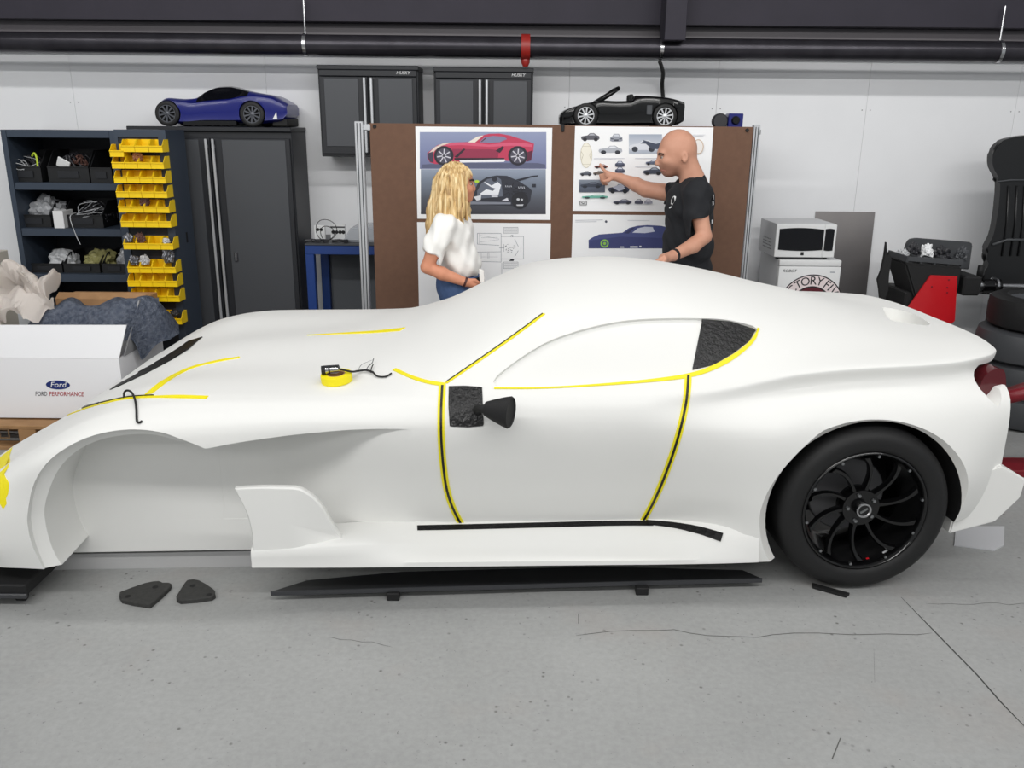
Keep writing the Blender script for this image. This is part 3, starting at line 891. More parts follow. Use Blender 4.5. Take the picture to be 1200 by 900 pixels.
# diffuser at the tail: a white angular box behind the rear wheel, and a white sheet under it
def vb3(px, py, v):
    u, z = side(px, py, v)
    return CF(u, v, z)
top = [vb3(1130, 560, .10), vb3(1174, 546, .10), vb3(1203, 562, .10), vb3(1196, 584, .10), vb3(1166, 612, .10), vb3(1112, 626, .10)]
bm = prism(top, AXV * 1.5)
bmesh.ops.bevel(bm, geom=bm.edges[:], offset=.006, segments=2, affect='EDGES')
cpart('rear_diffuser', bm, MATS['car_white'], angle=30, label='white angular diffuser behind the rear wheel')
# lamp in the corner cut-out
h = hit(1168, 456, BV)
if h:
    c = h[0]
else:
    c = vb3(1168, 456, .2)
q = resample(crpx([(1146, 462), (1152, 444), (1162, 434), (1176, 433), (1179, 446), (1178, 462), (1172, 479), (1156, 480)] , 3), 30, True)
lamp_pts = [vb3(x, y, .24) for x, y in q]
bm = prism(lamp_pts, AXV * .15)
lamp = cpart('tail_lamp', bm, mat('lamp_red', (84, 12, 22), .2, coat=.5), angle=30, label='dark red tail lamp in the corner cut-out')

# grey-white inner panel below the wheel opening
cpart('inner_panel', prism([CF(-1.80, .2998, .098), CF(-.96, .2998, .098), CF(-.96, .2998, .24), CF(-1.80, .2998, .24)], AXV * .012), MATS['car_white'])
# ------------------------------------------------------------------ storage along the wall
def XZ(px, py, Y):
    p = P(px, py, Y); return p.x, p.z
def pbox(x0, x1, y0, y1, Yf, depth, bevel=0.0):
    """box whose front face fills a pixel rectangle at distance Yf"""
    xm, ym = (x0 + x1) / 2, (y0 + y1) / 2
    return bb(P(x0, ym, Yf).x, P(x1, ym, Yf).x, Yf, Yf + depth, P(xm, y1, Yf).z, P(xm, y0, Yf).z, bevel)

# --- open storage cabinet at the left, its shelves and its open door with the yellow bins
cf = 6.08
cx0, cx1 = P(1, 158, cf).x, P(134, 158, cf).x
ztop = P(70, 152.5, cf).z
cab = thing('storage_cabinet', ((cx0 + cx1) / 2, cf + .25, 0), 'navy steel storage cabinet with its shelves open and black bins inside', 'cabinet')
obj('side_panel', bb(cx0, cx0 + .035, cf, 6.56, 0, ztop), MATS['navy_steel'], cab)
obj('side_panel', bb(cx1 - .035, cx1, cf, 6.56, 0, ztop), MATS['navy_steel'], cab)
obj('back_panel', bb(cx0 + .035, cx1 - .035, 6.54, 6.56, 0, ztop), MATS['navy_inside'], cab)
obj('top_panel', bb(cx0 + .035, cx1 - .035, cf, 6.54, ztop - .05, ztop, .004), MATS['navy_steel'], cab)
shz = []
for y0, y1 in ((214.5, 223), (268, 277), (321.5, 330.5), (372, 381)):
    z1, z0 = P(70, y0, cf).z, P(70, y1, cf).z
    shz.append(z1)
    obj('shelf', bb(cx0 + .036, cx1 - .036, cf + .005, 6.539, z0, z1, .003), MATS['navy_steel'], cab)
obj('plinth', bb(cx0 + .036, cx1 - .036, cf + .02, 6.539, 0, .12), MATS['navy_steel'], cab)

def bin_mesh(w, d, h, lip, t=.003):
    """open-fronted parts bin: floor, back, slanted sides, low front lip; front faces -Y, origin at the bottom centre of its back"""
    bm = bmesh.new()
    add_box(bm, (0, -d / 2, t / 2), (w, d, t))
    add_box(bm, (0, -t / 2, h / 2), (w, t, h))
    add_box(bm, (0, -d + t / 2 - .002, lip / 2), (w, t, lip))
    for s in (-1, 1):
        x = s * (w / 2 - t / 2) - t / 2
        add_prism(bm, [(x, 0, 0), (x, -d, 0), (x, -d, lip), (x, -d * .72, h * .93), (x, -d * .66, h), (x, 0, h)], (t, 0, 0))
    add_box(bm, (0, -d - .004, lip - .004), (w, .008, .006))
    return bm
random.seed(11)
def lump(c, s, seed, m, name, label, cat, group=None, n=16, amp=.75):
    """crumpled bag or heap: a jagged closed shell"""
    r = random.Random(seed)
    bm = bmesh.new()
    bmesh.ops.create_icosphere(bm, subdivisions=4, radius=1)
    ph = [(Vector((r.uniform(-1, 1), r.uniform(-1, 1), r.uniform(-1, 1))) * r.uniform(3, 9), r.uniform(0, 6)) for _ in range(n)]
    for v in bm.verts:
        k = 1 + amp * sum(abs(math.sin(v.co.dot(a) + b)) - .6 for a, b in ph) / n * 2.2
        v.co = Vector((v.co.x * s[0] * k, v.co.y * s[1] * k, max(v.co.z * s[2] * k, -s[2] * .75)))
    bmesh.ops.translate(bm, vec=Vector(c) + Vector((0, 0, s[2] * .75)), verts=bm.verts)
    o = obj(name, bm, m, None, angle=20)
    return tag(o, label, cat, group)
def bundle(c, w, h, seed, m, name, label, cat, n=5, r=.004):
    q = random.Random(seed); bm = bmesh.new()
    for _ in range(n):
        p = [Vector(c) + Vector((q.uniform(-w, w), q.uniform(-.06, .06), q.uniform(0.004, h))) for _ in range(5)]
        add_tube(bm, smooth_path(p, 5), r, 6)
    return tag(obj(name, bm, m, None, True), label, cat)

# black bins on the shelves
BB = [ # px0, px1, ytop, shelf, contents
    (12, 48, 176, 0), (56, 104, 176, 0), (106, 131, 178, 0),
    (20, 60, 236, 1), (76, 121, 236, 1),
    (36, 74, 297, 2), (76, 118, 297, 2), (121, 150, 297, 2)]
names = ['first from the left on the top shelf', 'wide one in the middle of the top shelf', 'behind the yellow bins on the top shelf',
         'left of the white carton on the middle shelf', 'right of the white carton on the middle shelf',
         'left one on the lower shelf', 'middle one on the lower shelf', 'half hidden by the yellow bins on the lower shelf']
for (a, b, yt, sh), nm in zip(BB, names):
    z0 = shz[sh] + .0005
    x0, x1 = P(a, yt + 18, cf + .08).x, P(b, yt + 18, cf + .08).x
    x1 = min(x1, cx1 - .05)
    h = P((a + b) / 2, yt, cf + .1).z - z0
    h = min(h, .22)
    w = x1 - x0
    t = thing('black_bin', ((x0 + x1) / 2, cf + .40, z0), 'black open-front parts bin, ' + nm, 'bin', 'black bins on the cabinet shelves')
    bm = bin_mesh(w, .33, h, h * .5, .005)
    bm.transform(Matrix.Translation(t.location))
    obj('bin_body', bm, MATS['bin_black'], t)
    bm = bx((t.location.x, t.location.y - .338, z0 + h * .25), (w * .5, .004, h * .22))
    obj('label_holder', bm, MATS['cab_dark'], t)
def at_shelf(px, sh, dy=.22):
    return Vector((P(px, 200, cf + .1).x, cf + dy, shz[sh]))
mat('dark_stuff', (46, 46, 50), 0.4); mat('light_bits', (196, 198, 200), 0.4); mat('brown_bits', (96, 66, 58), 0.6)
def inbin(px, sh): 
    p = at_shelf(px, sh, .2); p.z += .0065; return p
def heap(c, w, d, h, seed, m, name, label, n=34, r=.006, m2=None):
    """tangle of wires filling a bin"""
    q = random.Random(seed); bm = bmesh.new()
    for _ in range(n):
        p = []
        x, y = q.uniform(-w, w) * .8, q.uniform(-d, d) * .8
        for k in range(4):
            x = max(-w, min(w, x + q.uniform(-w, w) * .7)); y = max(-d, min(d, y + q.uniform(-d, d) * .7))
            top = h * (1 - .55 * (x / w) ** 2) * q.uniform(.25, 1)
            p.append(Vector(c) + Vector((x, y, .01 + top)))
        add_tube(bm, smooth_path(p, 3), r * q.uniform(.6, 1.4), 5)
    return tag(obj(name, bm, m, None, True), label, 'wiring')
heap(inbin(30, 0), .085, .09, .17, 1, MATS['dark_stuff'], 'wire_heap', 'heap of dark wiring in the leftmost bin of the top shelf')
bundle(inbin(30, 0) + Vector((0, -.11, .07)), .085, .10, 2, MATS['light_bits'], 'cable_bundle', 'loose pale cables over the leftmost bin of the top shelf', 'cable', 3, .0022)
heap(inbin(80, 0), .11, .09, .19, 3, MATS['dark_stuff'], 'wire_heap', 'heap of dark harness wiring in the wide top-shelf bin', 44, .007)
heap(inbin(88, 0) + Vector((0, -.03, .08)), .05, .05, .09, 33, MATS['brown_bits'], 'wire_heap', 'tangle of brown wire on the wide top-shelf bin', 14, .005)
bm = bx(inbin(77, 0) + Vector((0, -.12, .12)), (.09, .012, .07), Matrix.Rotation(.5, 3, 'Y') @ Matrix.Rotation(.3, 3, 'X'), .003)
tag(obj('white_bracket', bm, MATS['white_paint']), 'white flat bracket lying on the wiring in the wide top-shelf bin', 'bracket')
bm = tube(smooth_path([inbin(41, 0) + Vector((0, -.11, .17)), inbin(45, 0) + Vector((0, -.12, .19)), inbin(47, 0) + Vector((0, -.12, .15)), inbin(46, 0) + Vector((0, -.12, .06))], 4), .007, 8)
tag(obj('lime_cable_tie', bm, mat('lime', (190, 214, 60), .4), None, True), 'lime green cable end above the leftmost top-shelf bin', 'cable')
lump(inbin(40, 1), (.11, .10, .11), 5, MATS['clear_bag'], 'plastic_bag', 'crumpled clear plastic bag in the bin left of the white carton', 'bag')
heap(inbin(98, 1), .11, .09, .17, 6, MATS['dark_stuff'], 'wire_heap', 'heap of dark cables in the bin right of the white carton', 40)
bundle(inbin(102, 1) + Vector((0, -.1, .06)), .11, .12, 7, MATS['clear_bag'], 'cable_bundle', 'pale cables sticking out of the bin right of the white carton', 'cable', 5, .003)
bm = tube(smooth_path([inbin(86, 1) + Vector((0, -.14, .1)), inbin(87, 1) + Vector((0, -.245, .08)), inbin(90, 1) + Vector((.01, -.255, -.04)), inbin(94, 1) + Vector((.01, -.255, -.11))], 5), .003, 6)
tag(obj('loose_wire', bm, MATS['light_bits'], None, True), 'thin wire hanging over the front of the middle shelf', 'wire')
zz = shz[1]
xa, xb = P(63, 258, cf + .02).x, P(75, 258, cf + .02).x
tag(obj('white_carton', bb(xa, xb, cf + .015, cf + .16, zz + .0005, P(69, 247, cf + .02).z, .002), MATS['white_paint']), 'small upright white carton standing on the middle shelf', 'carton')
lump(inbin(52, 2), (.085, .09, .08), 8, MATS['light_bits'], 'plastic_bag', 'pale plastic bag in the left bin of the lower shelf', 'bag')
lump(inbin(97, 2), (.10, .09, .08), 9, mat('olive_bits', (150, 146, 96), .4), 'fittings_bag', 'bag of brass and clear fittings in the middle lower-shelf bin', 'bag')
lump(inbin(133, 2), (.07, .09, .10), 10, MATS['clear_bag'], 'plastic_bag', 'clear bag in the lower-shelf bin beside the yellow bins', 'bag')
# beige carton at the very left edge
tag(obj('beige_carton', bb(P(11, 305, 6.04).x - .34, P(11, 305, 6.04).x, 5.82, 6.04, 0.0, P(5, 296, 5.9).z, .004), mat('beige', (214, 208, 196), .7)), 'tall beige carton left of the open storage cabinet', 'carton')

# the open door shell of the cabinet, hung with yellow bins
df = 5.74
dx0, dx1 = P(134, 160, df).x, P(194, 160, df).x
zd = P(160, 152, df).z
dr = thing('cabinet_door', ((dx0 + dx1) / 2, df + .17, 0), 'open navy cabinet door, a deep shell hung with rows of yellow bins', 'door')
obj('side_panel', bb(dx1 - .012, dx1, df, 6.07, .08, zd), MATS['navy_steel'], dr)
obj('side_panel', bb(dx0, dx0 + .02, df, 6.07, .08, zd), MATS['navy_steel'], dr)
obj('frame_rail', bb(dx0 + .02, dx1 - .012, df, df + .03, zd - .045, zd), MATS['navy_steel'], dr)
obj('frame_stile', bb(dx1 - .05, dx1 - .012, df, df + .02, .08, zd - .045), MATS['navy_steel'], dr)
obj('top_cap', bb(dx0 + .02, dx1 - .012, df + .03, 6.07, zd - .01, zd), MATS['navy_steel'], dr)
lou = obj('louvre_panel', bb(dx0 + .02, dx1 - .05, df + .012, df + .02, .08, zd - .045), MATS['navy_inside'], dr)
obj('latch_slot', bb(dx1 - .0005, dx1 + .002, df + .18, df + .205, 1.02, 1.09), MATS['black_matte'], dr)
obj('base_rail', bb(dx0, dx1, df, 6.07, 0.0, .08), MATS['navy_steel'], dr)
rows = [(165, 177.5, 142, 191, 3), (182.5, 197, 131.5, 192.5, 4), (200.5, 214, 134, 194.5, 4), (218, 231, 136.5, 196.5, 4), (235.5, 248.5, 139, 199, 4),
        (252.5, 265.5, 142, 201, 4), (277.5, 291.5, 145, 203.5, 4), (304, 319, 150, 206.5, 4), (322.5, 335, 150, 208.5, 4), (338, 352.5, 153, 211, 4), (364, 379, 156, 213.5, 4)]
ordn = ['top', 'second', 'third', 'fourth', 'fifth', 'sixth', 'seventh', 'eighth', 'ninth', 'tenth', 'bottom']
fY = df - .095      # front lip of the bins
mesh_cache = {}
for ri, (ya, yb, xa, xb, nb) in enumerate(rows):
    Z1, Z0 = P(170, ya, fY + .06).z, P(170, yb, fY).z
    X0, X1 = P(xa, yb, fY).x, P(xb, yb, fY).x
    w = (X1 - X0) / nb
    for k in range(nb):
        col = ['leftmost', 'second from the left', 'third from the left', 'rightmost'][k] if nb == 4 else ['leftmost', 'middle', 'rightmost'][k]
        bm = bin_mesh(.0885, .105, .078, .040)
        key = 'b'
        if key not in mesh_cache:
            o = obj('yellow_bin', bm, MATS['bin_yellow'])
            mesh_cache[key] = o.data
        else:
            bm.free()
            o = bpy.data.objects.new('yellow_bin', mesh_cache[key]); COL.objects.link(o)
        o.location = (X0 + w * (k + .5), df + .010, Z0 - .004)
        o.scale = (w * .97 / .0885, 1, 1)
        tag(o, 'yellow parts bin, %s in the %s row on the cabinet door' % (col, ordn[ri]), 'bin', 'yellow bins on the cabinet door')
xb0, xb1 = P(130, 177, fY).x, P(143, 177, fY).x
o = bpy.data.objects.new('yellow_bin', mesh_cache['b']); COL.objects.link(o)
o.location = ((xb0 + xb1) / 2, df + .010, P(137, 183, fY).z - .004)
tag(o, 'yellow parts bin hung slightly lower at the left end of the top row', 'bin', 'yellow bins on the cabinet door')
mat('bolts', (128, 130, 136), .35, .7); mat('copper', (150, 96, 60), .5)
def hw(px, py, seed, m, nm, label, sz=(.028, .028, .034)):
    p = P(px, py, df - .05)
    lump((p.x, df - .05, p.z), sz, seed, MATS[m], nm, label, 'hardware', 'small parts in the yellow bins', 8, .6)
hw(162, 189, 21, 'copper', 'hose_coil', 'coil of copper brown wire in the third bin of the second row')
hw(170, 241, 22, 'brown_bits', 'hose_coil', 'brown clips in the third bin of the fifth row')
hw(151, 284, 23, 'bolts', 'bolt_bag', 'bag of steel bolts in the leftmost bin of the seventh row')
hw(165, 284, 24, 'brown_bits', 'fitting_heap', 'reddish fittings in the second bin of the seventh row')
hw(158, 310, 25, 'bolts', 'bolt_bag', 'clear bag of bolts in the leftmost bin of the eighth row')
hw(170, 310, 26, 'light_bits', 'bolt_bag', 'bag of pale washers in the second bin of the eighth row')
hw(198, 308, 27, 'bolts', 'bolt_bag', 'big bag of steel bolts in the rightmost bin of the eighth row', (.034, .03, .055))
hw(195, 286, 28, 'light_bits', 'fitting_heap', 'few pale fittings in the rightmost bin of the seventh row', (.024, .024, .022))
hw(205, 371, 29, 'dark_stuff', 'fitting_heap', 'dark fittings in the rightmost bin of the bottom row', (.026, .026, .028))

# --- tall grey cabinet
def two_door(name, X0, X1, Yf, Yb, Z0, Z1, label, top_over, split=.5, dark=.07):
    t = thing(name, ((X0 + X1) / 2, (Yf + Yb) / 2, Z0), label, 'cabinet')
    obj('body', bb(X0, X1, Yf + .02, Yb, Z0, Z1 - .03, .004), MATS['cab_dark'], t)
    obj('top_panel', bb(X0 - top_over, X1 + top_over, Yf - .008, Yb, Z1 - .03, Z1, .004), MATS['cab_dark'], t)
    xm = X0 + (X1 - X0) * split
    b = .045
    for s, (a, c) in enumerate(((X0 + .012, xm - .004), (xm + .004, X1 - .012))):
        d = obj('door', bb(a, c, Yf, Yf + .0195, Z0 + .02, Z1 - .075, .003), MATS['cab_dark'], t)
        a2, c2 = (a + .03, c - dark) if s == 0 else (a + dark, c - .03)
        obj('door_panel', bb(a2, c2, Yf - .006, Yf + .001, Z0 + .07, Z1 - .085, .003), MATS['cab_grey'], d)
        hx = xm - .024 if s == 0 else xm + .024
        bm = bb(hx - .009, hx + .009, Yf - .03, Yf - .014, Z0 + .03, Z1 - .08, .004)
        add_box(bm, (hx, Yf - .008, Z0 + .08), (.012, .016, .02)); add_box(bm, (hx, Yf - .008, Z1 - .13), (.012, .016, .02))
        obj('handle', bm, MATS['alu'], d)
    return t
tf = 6.14
TX0, TX1 = P(150, 158, tf).x, P(341, 158, tf).x
TZ = P(300, 149, tf).z
tall = two_door('tall_cabinet', TX0, TX1, tf, 6.575, 0, TZ, 'tall charcoal two-door cabinet with long silver handles under the blue model car', .004, .5, .075)
p = P(277.5, 300, tf)
bm = bb(p.x - .012, p.x + .012, tf - .022, tf - .004, p.z - .035, p.z + .03, .004)
obj('lock', bm, MATS['chrome'], tall)
# --- two wall cabinets
wf = 6.28
for i, (a, b, yt, yb, lab) in enumerate(((371.5, 490, 76.5, 184, 'wall-hung charcoal two-door cabinet, the left one, half above the board frame post'), (508, 625, 79, 186, 'wall-hung charcoal two-door cabinet, the right one, above the red car poster'))):
    X0, X1 = P(a, yt + 5, wf).x, P(b, yt + 5, wf).x
    Z1, Z0 = P((a + b) / 2, yt, wf).z, P((a + b) / 2, yb, wf).z
    t = two_door('wall_cabinet', X0, X1, wf, 6.585, Z0, Z1, lab, .003, .5, .065)
    t['group'] = 'wall cabinets'
    bm = text_bm('HUSKY', .030, (X1 - .105, wf - .0095, Z1 - .048), (1, 0, 0), (0, 0, 1), shear=.3)
    obj('lettering', bm, MATS['white_paint'], t)['label'] = 'small white slanted lettering'
    obj('header', bb(X0 + .012, X1 - .012, wf - .006, wf + .019, Z1 - .071, Z1 - .031, .003), MATS['cab_dark'], t)

# --- brown display board on its aluminium stand
bY = 5.5
bx0, bx1 = P(433, 147, bY).x, P(883, 147, bY).x
bz1 = P(660, 146.5, bY).z; bz0 = .55
brd = thing('display_board', ((bx0 + bx1) / 2, bY + .02, 0), 'big brown display board on a white aluminium stand behind the car', 'board')
obj('board_panel', bb(bx0, bx1, bY, bY + .02, bz0, bz1, .002), MATS['board_brown'], brd)
for s, (xa, xb) in enumerate(((415.5, 425.5), (883.5, 891))):
    xa, xb = P(xa, 150, bY).x, P(xb, 150, bY).x
    post = obj('post', bb(xa, xb, bY - .005, bY + .045, .04, bz1 + .01, .003), MATS['alu'], brd)
    for f in (.3, .7):
        x = xa + (xb - xa) * f
        obj('slot', bb(x - .003, x + .003, bY - .0062, bY - .0045, .05, bz1), MATS['cab_grey'], post)
    xm = (xa + xb) / 2
    obj('foot', bb(xm - .025, xm + .025, bY - .3, bY + .34, 0, .04, .004), MATS['alu'], brd)
xa, xb = P(425.5, 150, bY).x, bx0
obj('top_rail', bb(xa + .0, bx1 + .01, bY + .0205, bY + .045, bz1 - .045, bz1 - .005, .002), MATS['alu'], brd)
obj('top_bracket', bb(xa, xb + .005, bY - .003, bY + .0195, bz1 - .042, bz1 - .008, .002), MATS['alu'], brd)
obj('lower_rail', bb(xa, bx1 + .01, bY + .0205, bY + .045, bz0 - .0, bz0 + .04, .002), MATS['alu'], brd)
for px, py in ((439, 148), (876, 148)):
    p = P(px, py, bY)
    obj('corner_screw', lathe([(0, -.006), (.010, -.006), (.012, .0), (.012, .001)], (p.x, bY, min(p.z, bz1 - .02)), (0, 1, 0), 12), MATS['black_matte'], brd)
p = P(659.5, 150, bY)
bm = bb(p.x - .010, p.x + .010, bY - .008, bY + .028, bz1 - .04, bz1 + .006, .003)
tag(obj('black_clip', bm, MATS['black_matte']), 'small black clip on the board edge between the two upper posters', 'clip')

# --- blue workbench and what lies on it
ny = 6.0
wx0, wx1 = P(357, 290, ny).x, P(470, 290, ny).x
wz = P(395, 286, ny).z
wb = thing('workbench', ((wx0 + wx1) / 2, ny + .27, 0), 'blue steel workbench with a grey top between tall cabinet and board', 'workbench')
obj('bench_top', bb(wx0, wx1, ny, 6.55, wz - .012, wz, .003), MATS['cab_grey'], wb)
obj('apron', bb(wx0, wx1, ny + .005, ny + .05, wz - .075, wz - .0125, .003), MATS['bench_blue'], wb)
obj('apron', bb(wx0, wx0 + .05, ny + .051, 6.5, wz - .075, wz - .0125, .003), MATS['bench_blue'], wb)
for x, y in ((wx0 + .03, ny + .035), (wx1 - .03, ny + .035), (wx0 + .03, 6.5), (wx1 - .03, 6.5)):
    obj('leg', bb(x - .03, x + .03, y - .03, y + .03, 0, wz - .0755, .003), MATS['bench_blue'], wb)
obj('low_shelf', bb(wx0 + .065, wx1 - .065, ny + .03, 6.5, .30, .325, .002), MATS['cab_grey'], wb)
obj('back_panel', bb(wx0 + .062, wx1 - .062, 6.52, 6.535, .33, wz - .08), mat('bench_back', (104, 108, 112), .6), wb)
# white bracket plate with holes
def holed_plate(x0, x1, Y, z0, z1, holes, r):
    bm = bb(x0, x1, Y, Y + .012, z0, z1, .002)
    return bm
c = [(P(a, 272, 6.25).x) for a in (368, 381, 388, 405)]
zb = wz + .0005
o = thing('bracket_plate', ((c[0] + c[1]) / 2, 6.25, zb), 'small white bracket plate standing at the left of the workbench', 'bracket')
obj('plate', bb(c[0], c[1], 6.25, 6.27, zb, P(375, 264, 6.25).z, .003), MATS['white_paint'], o)
for k in (.35, .65):
    x = c[0] + (c[1] - c[0]) * k
    obj('hole', lathe([(0, -.001), (.012, -.001), (.012, .002), (0, .002)], (x, 6.25, zb + .07), (0, 1, 0), 14), MATS['black_matte'], o)
o = thing('bracket_plate', ((c[2] + c[3]) / 2, 6.23, zb), 'white plate with a row of black holes standing on the workbench', 'bracket')
obj('plate', bb(c[2], c[3], 6.23, 6.25, zb, P(396, 263, 6.23).z, .003), MATS['white_paint'], o)
for k in (.18, .42, .66, .88):
    x = c[2] + (c[3] - c[2]) * k
    obj('hole', lathe([(0, -.001), (.013, -.001), (.013, .002), (0, .002)], (x, 6.23, zb + .055), (0, 1, 0), 14), MATS['black_matte'], o)
obj('edge_strip', bb(c[2], c[3], 6.226, 6.2295, zb + .088, zb + .096), MATS['print_black'], o)
ctr = P(382, 272, 6.15)
for k, (rr, dz) in enumerate(((.075, .0), (.05, .01))):
    bm = tube([(ctr.x + rr * math.cos(a * math.pi / 12), 6.15 + .03 * k + .02 * math.cos(a * math.pi / 6), zb + rr + .005 + rr * math.sin(a * math.pi / 12)) for a in range(25)], .0025, 6)
    tag(obj('wire_loop', bm, MATS['black_matte'], None, True), ['large', 'small'][k] + ' loop of thin black wire standing on the workbench', 'wire')
for k, px in enumerate((366, 375, 398)):
    x = P(px, 284, 6.1).x
    bm = tube([(x - .05, 6.08, zb + .010), (x, 6.10, zb + .013), (x + .05, 6.07, zb + .010)], .010, 8)
    add_box(bm, (x + .05, 6.07, zb + .012), (.03, .025, .022), .4)
    tag(obj('hand_tool', bm, MATS['dark_stuff'], None, angle=40), 'dark hand tool lying on the workbench, number %d from the left edge' % (k + 1) if False else ['dark hand tool lying at the left edge of the workbench', 'dark hand tool lying before the wire loops on the workbench', 'dark hand tool lying before the holed white plate'][k], 'tool', 'tools on the workbench')
# clear plastic tub
tx0, tx1 = P(402, 287, 6.12).x, P(450, 287, 6.12).x
tz1 = P(425, 266, 6.12).z
bm = bmesh.new()
lo_ = [(tx0, 6.1), (tx1, 6.1), (tx1, 6.45), (tx0, 6.45)]
tp_ = [(tx0 + .06, 6.11), (tx1 + .01, 6.11), (tx1 + .01, 6.44), (tx0 + .06, 6.44)]
A = [bm.verts.new((x, y, zb)) for x, y in lo_]; B = [bm.verts.new((x, y, tz1)) for x, y in tp_]
bm.faces.new(A[::-1]); bm.faces.new(B)
for k in range(4): bm.faces.new((A[k], A[(k + 1) % 4], B[(k + 1) % 4], B[k]))
bmesh.ops.bevel(bm, geom=bm.edges[:], offset=.015, segments=3, affect='EDGES')
tag(obj('plastic_tub', bm, mat('tub_clear', (206, 210, 216), .25, trans=.35), None, angle=40), 'translucent plastic tub on the workbench behind the board post', 'tub')

# --- wall shelf behind the board that carries the model convertible
sz = P(730, 150.5, 5.95).z
ws = thing('wall_shelf', (P(760, 150, 6.1).x, 6.3, sz - .03), 'dark wall shelf hidden behind the board top, under the model convertible', 'shelf')
obj('shelf_board', bb(P(640, 150, 5.8).x, P(890, 150, 5.8).x, 5.76, 6.588, sz - .03, sz, .002), MATS['cab_dark'], ws)
for px in (670, 850):
    x = P(px, 150, 6.1).x
    obj('bracket', prism([(x, 5.9, sz - .0305), (x, 6.588, sz - .0305), (x, 6.588, sz - .4)], (.02, 0, 0)), MATS['cab_dark'], ws)

# --- model cars
def spoked_wheel(parent, c, r, w, m_tyre, m_rim, n=10, face=-1):
    ay = (0, 1, 0)
    c = Vector(c)
    t = obj('wheel', lathe([(r * .70, .0), (r * .78, -w * .05), (r * .94, -.0), (r, w * .12), (r, w), (r * .7, w)], c, ay, 28), m_tyre, parent, angle=40)
    obj('barrel', lathe([(r * .64, .006), (r * .62, w * .2), (r * .60, w * .6), (0, w * .6)], c, ay, 28), MATS['black_matte'], t, angle=40)
    bm = lathe([(r * .71, .002), (r * .64, .002), (r * .64, .010), (r * .70, .010)], c, ay, 28)
    add_lathe(bm, [(0, .004), (r * .16, .004), (r * .2, w * .15), (r * .2, w * .6)], c, ay, 14)
    for k in range(n):
        a = 2 * math.pi * k / n + .2
        d = Vector((math.cos(a), 0, math.sin(a))); e = Vector((-math.sin(a), 0, math.cos(a)))
        q = [c + d * (r * .16) + e * (r * .045), c + d * (r * .16) - e * (r * .045), c + d * (r * .67) - e * (r * .065), c + d * (r * .67) + e * (r * .065)]
        q = [p + Vector((0, .004, 0)) for p in q]
        add_prism(bm, q, (0, w * .25, 0))
    obj('rim', bm, m_rim, t, angle=40)
    return t
def model_car(root, X0, L, Yn, W, Z0, st, m_body, wheels, wr, m_rim, glass=None, m_glass=None):
    """st: rows (u 0..1, sill, shoulder, top, half-width fraction of the top, half-width fraction of the side) heights in metres"""
    st = np.array(st)
    us = np.linspace(0, 1, 70)
    yc = Yn + W / 2
    bm = bmesh.new(); rings = []
    for u in us:
        zb, zs, zt, wt, ws_ = [float(pchip(st[:, 0], st[:, k], u)) for k in range(1, 6)]
        h = W / 2 * ws_
        half = [(.0, zb), (h * .8, zb), (h * .97, zb + .1 * (zs - zb)), (h * .95, zb + .45 * (zs - zb)), (h, zb + .75 * (zs - zb)), (h * .96, zb + .94 * (zs - zb)), (h * .86, zs),
                (h * wt + (h * .86 - h * wt) * .25, zs + (zt - zs) * .7), (h * wt, zs + (zt - zs) * .92), (h * wt * .5, zt), (0, zt * 1.0 + 0)]
        pts = [(-y, z) for y, z in half] + [(y, z) for y, z in half[::-1][1:-1]]
        rings.append([bm.verts.new((X0 + u * L, yc + y, Z0 + z)) for y, z in pts])
    gi = set()
    nk = len(rings[0])
    for i, (a, b) in enumerate(zip(rings, rings[1:])):
        for k in range(nk):
            f = bm.faces.new((a[k], a[(k + 1) % nk], b[(k + 1) % nk], b[k]))
            if glass and glass[0] < us[i] < glass[1] and (k in (6, 7, 8) or k in (nk - 9, nk - 8, nk - 10) ):
                f.material_index = 1
            if glass and glass[2] < us[i] < glass[3] and 6 <= k <= nk - 7:
                f.material_index = 1
    bm.faces.new(rings[0][::-1]); bm.faces.new(rings[-1])
    o = obj('model_body', bm, None)
    o.data.materials.append(m_body); o.data.materials.append(m_glass or m_body)
    cut = []
    for u in wheels:
        for yy in (Yn - .05, Yn + W - wr * .62):
            bmc = lathe([(0, 0), (wr * 1.10, 0), (wr * 1.10, wr * .62 + .05), (0, wr * .62 + .05)], (X0 + u * L, yy, Z0 + wr), (0, 1, 0), 40)
            cut.append(obj('cut', bmc, m_body))
    apply_bool(o, cut)
    o.data.transform(Matrix.Translation(-root.location)); o.parent = root
    o.data.polygons.foreach_set('use_smooth', [True] * len(o.data.polygons)); o.data.set_sharp_from_angle(angle=math.radians(38))
    for u in wheels:
        spoked_wheel(root, (X0 + u * L, Yn + .004, Z0 + wr), wr, wr * .5, MATS['black_rubber'], m_rim)
        spoked_wheel(root, (X0 + u * L, Yn + W - wr * .5 - .004, Z0 + wr), wr, wr * .5, MATS['black_rubber'], m_rim)
    return o
my = 6.18
mx0, mx1 = P(178, 130, my).x, P(335, 130, my).x
mz0 = TZ + .0005
L_ = mx1 - mx0
S = L_ / 157.0
def H(y): return (148 - y) * S
blue = thing('model_car', ((mx0 + mx1) / 2, my + .2, mz0), 'glossy blue model sports coupe standing on the tall charcoal cabinet', 'model car', 'model cars')
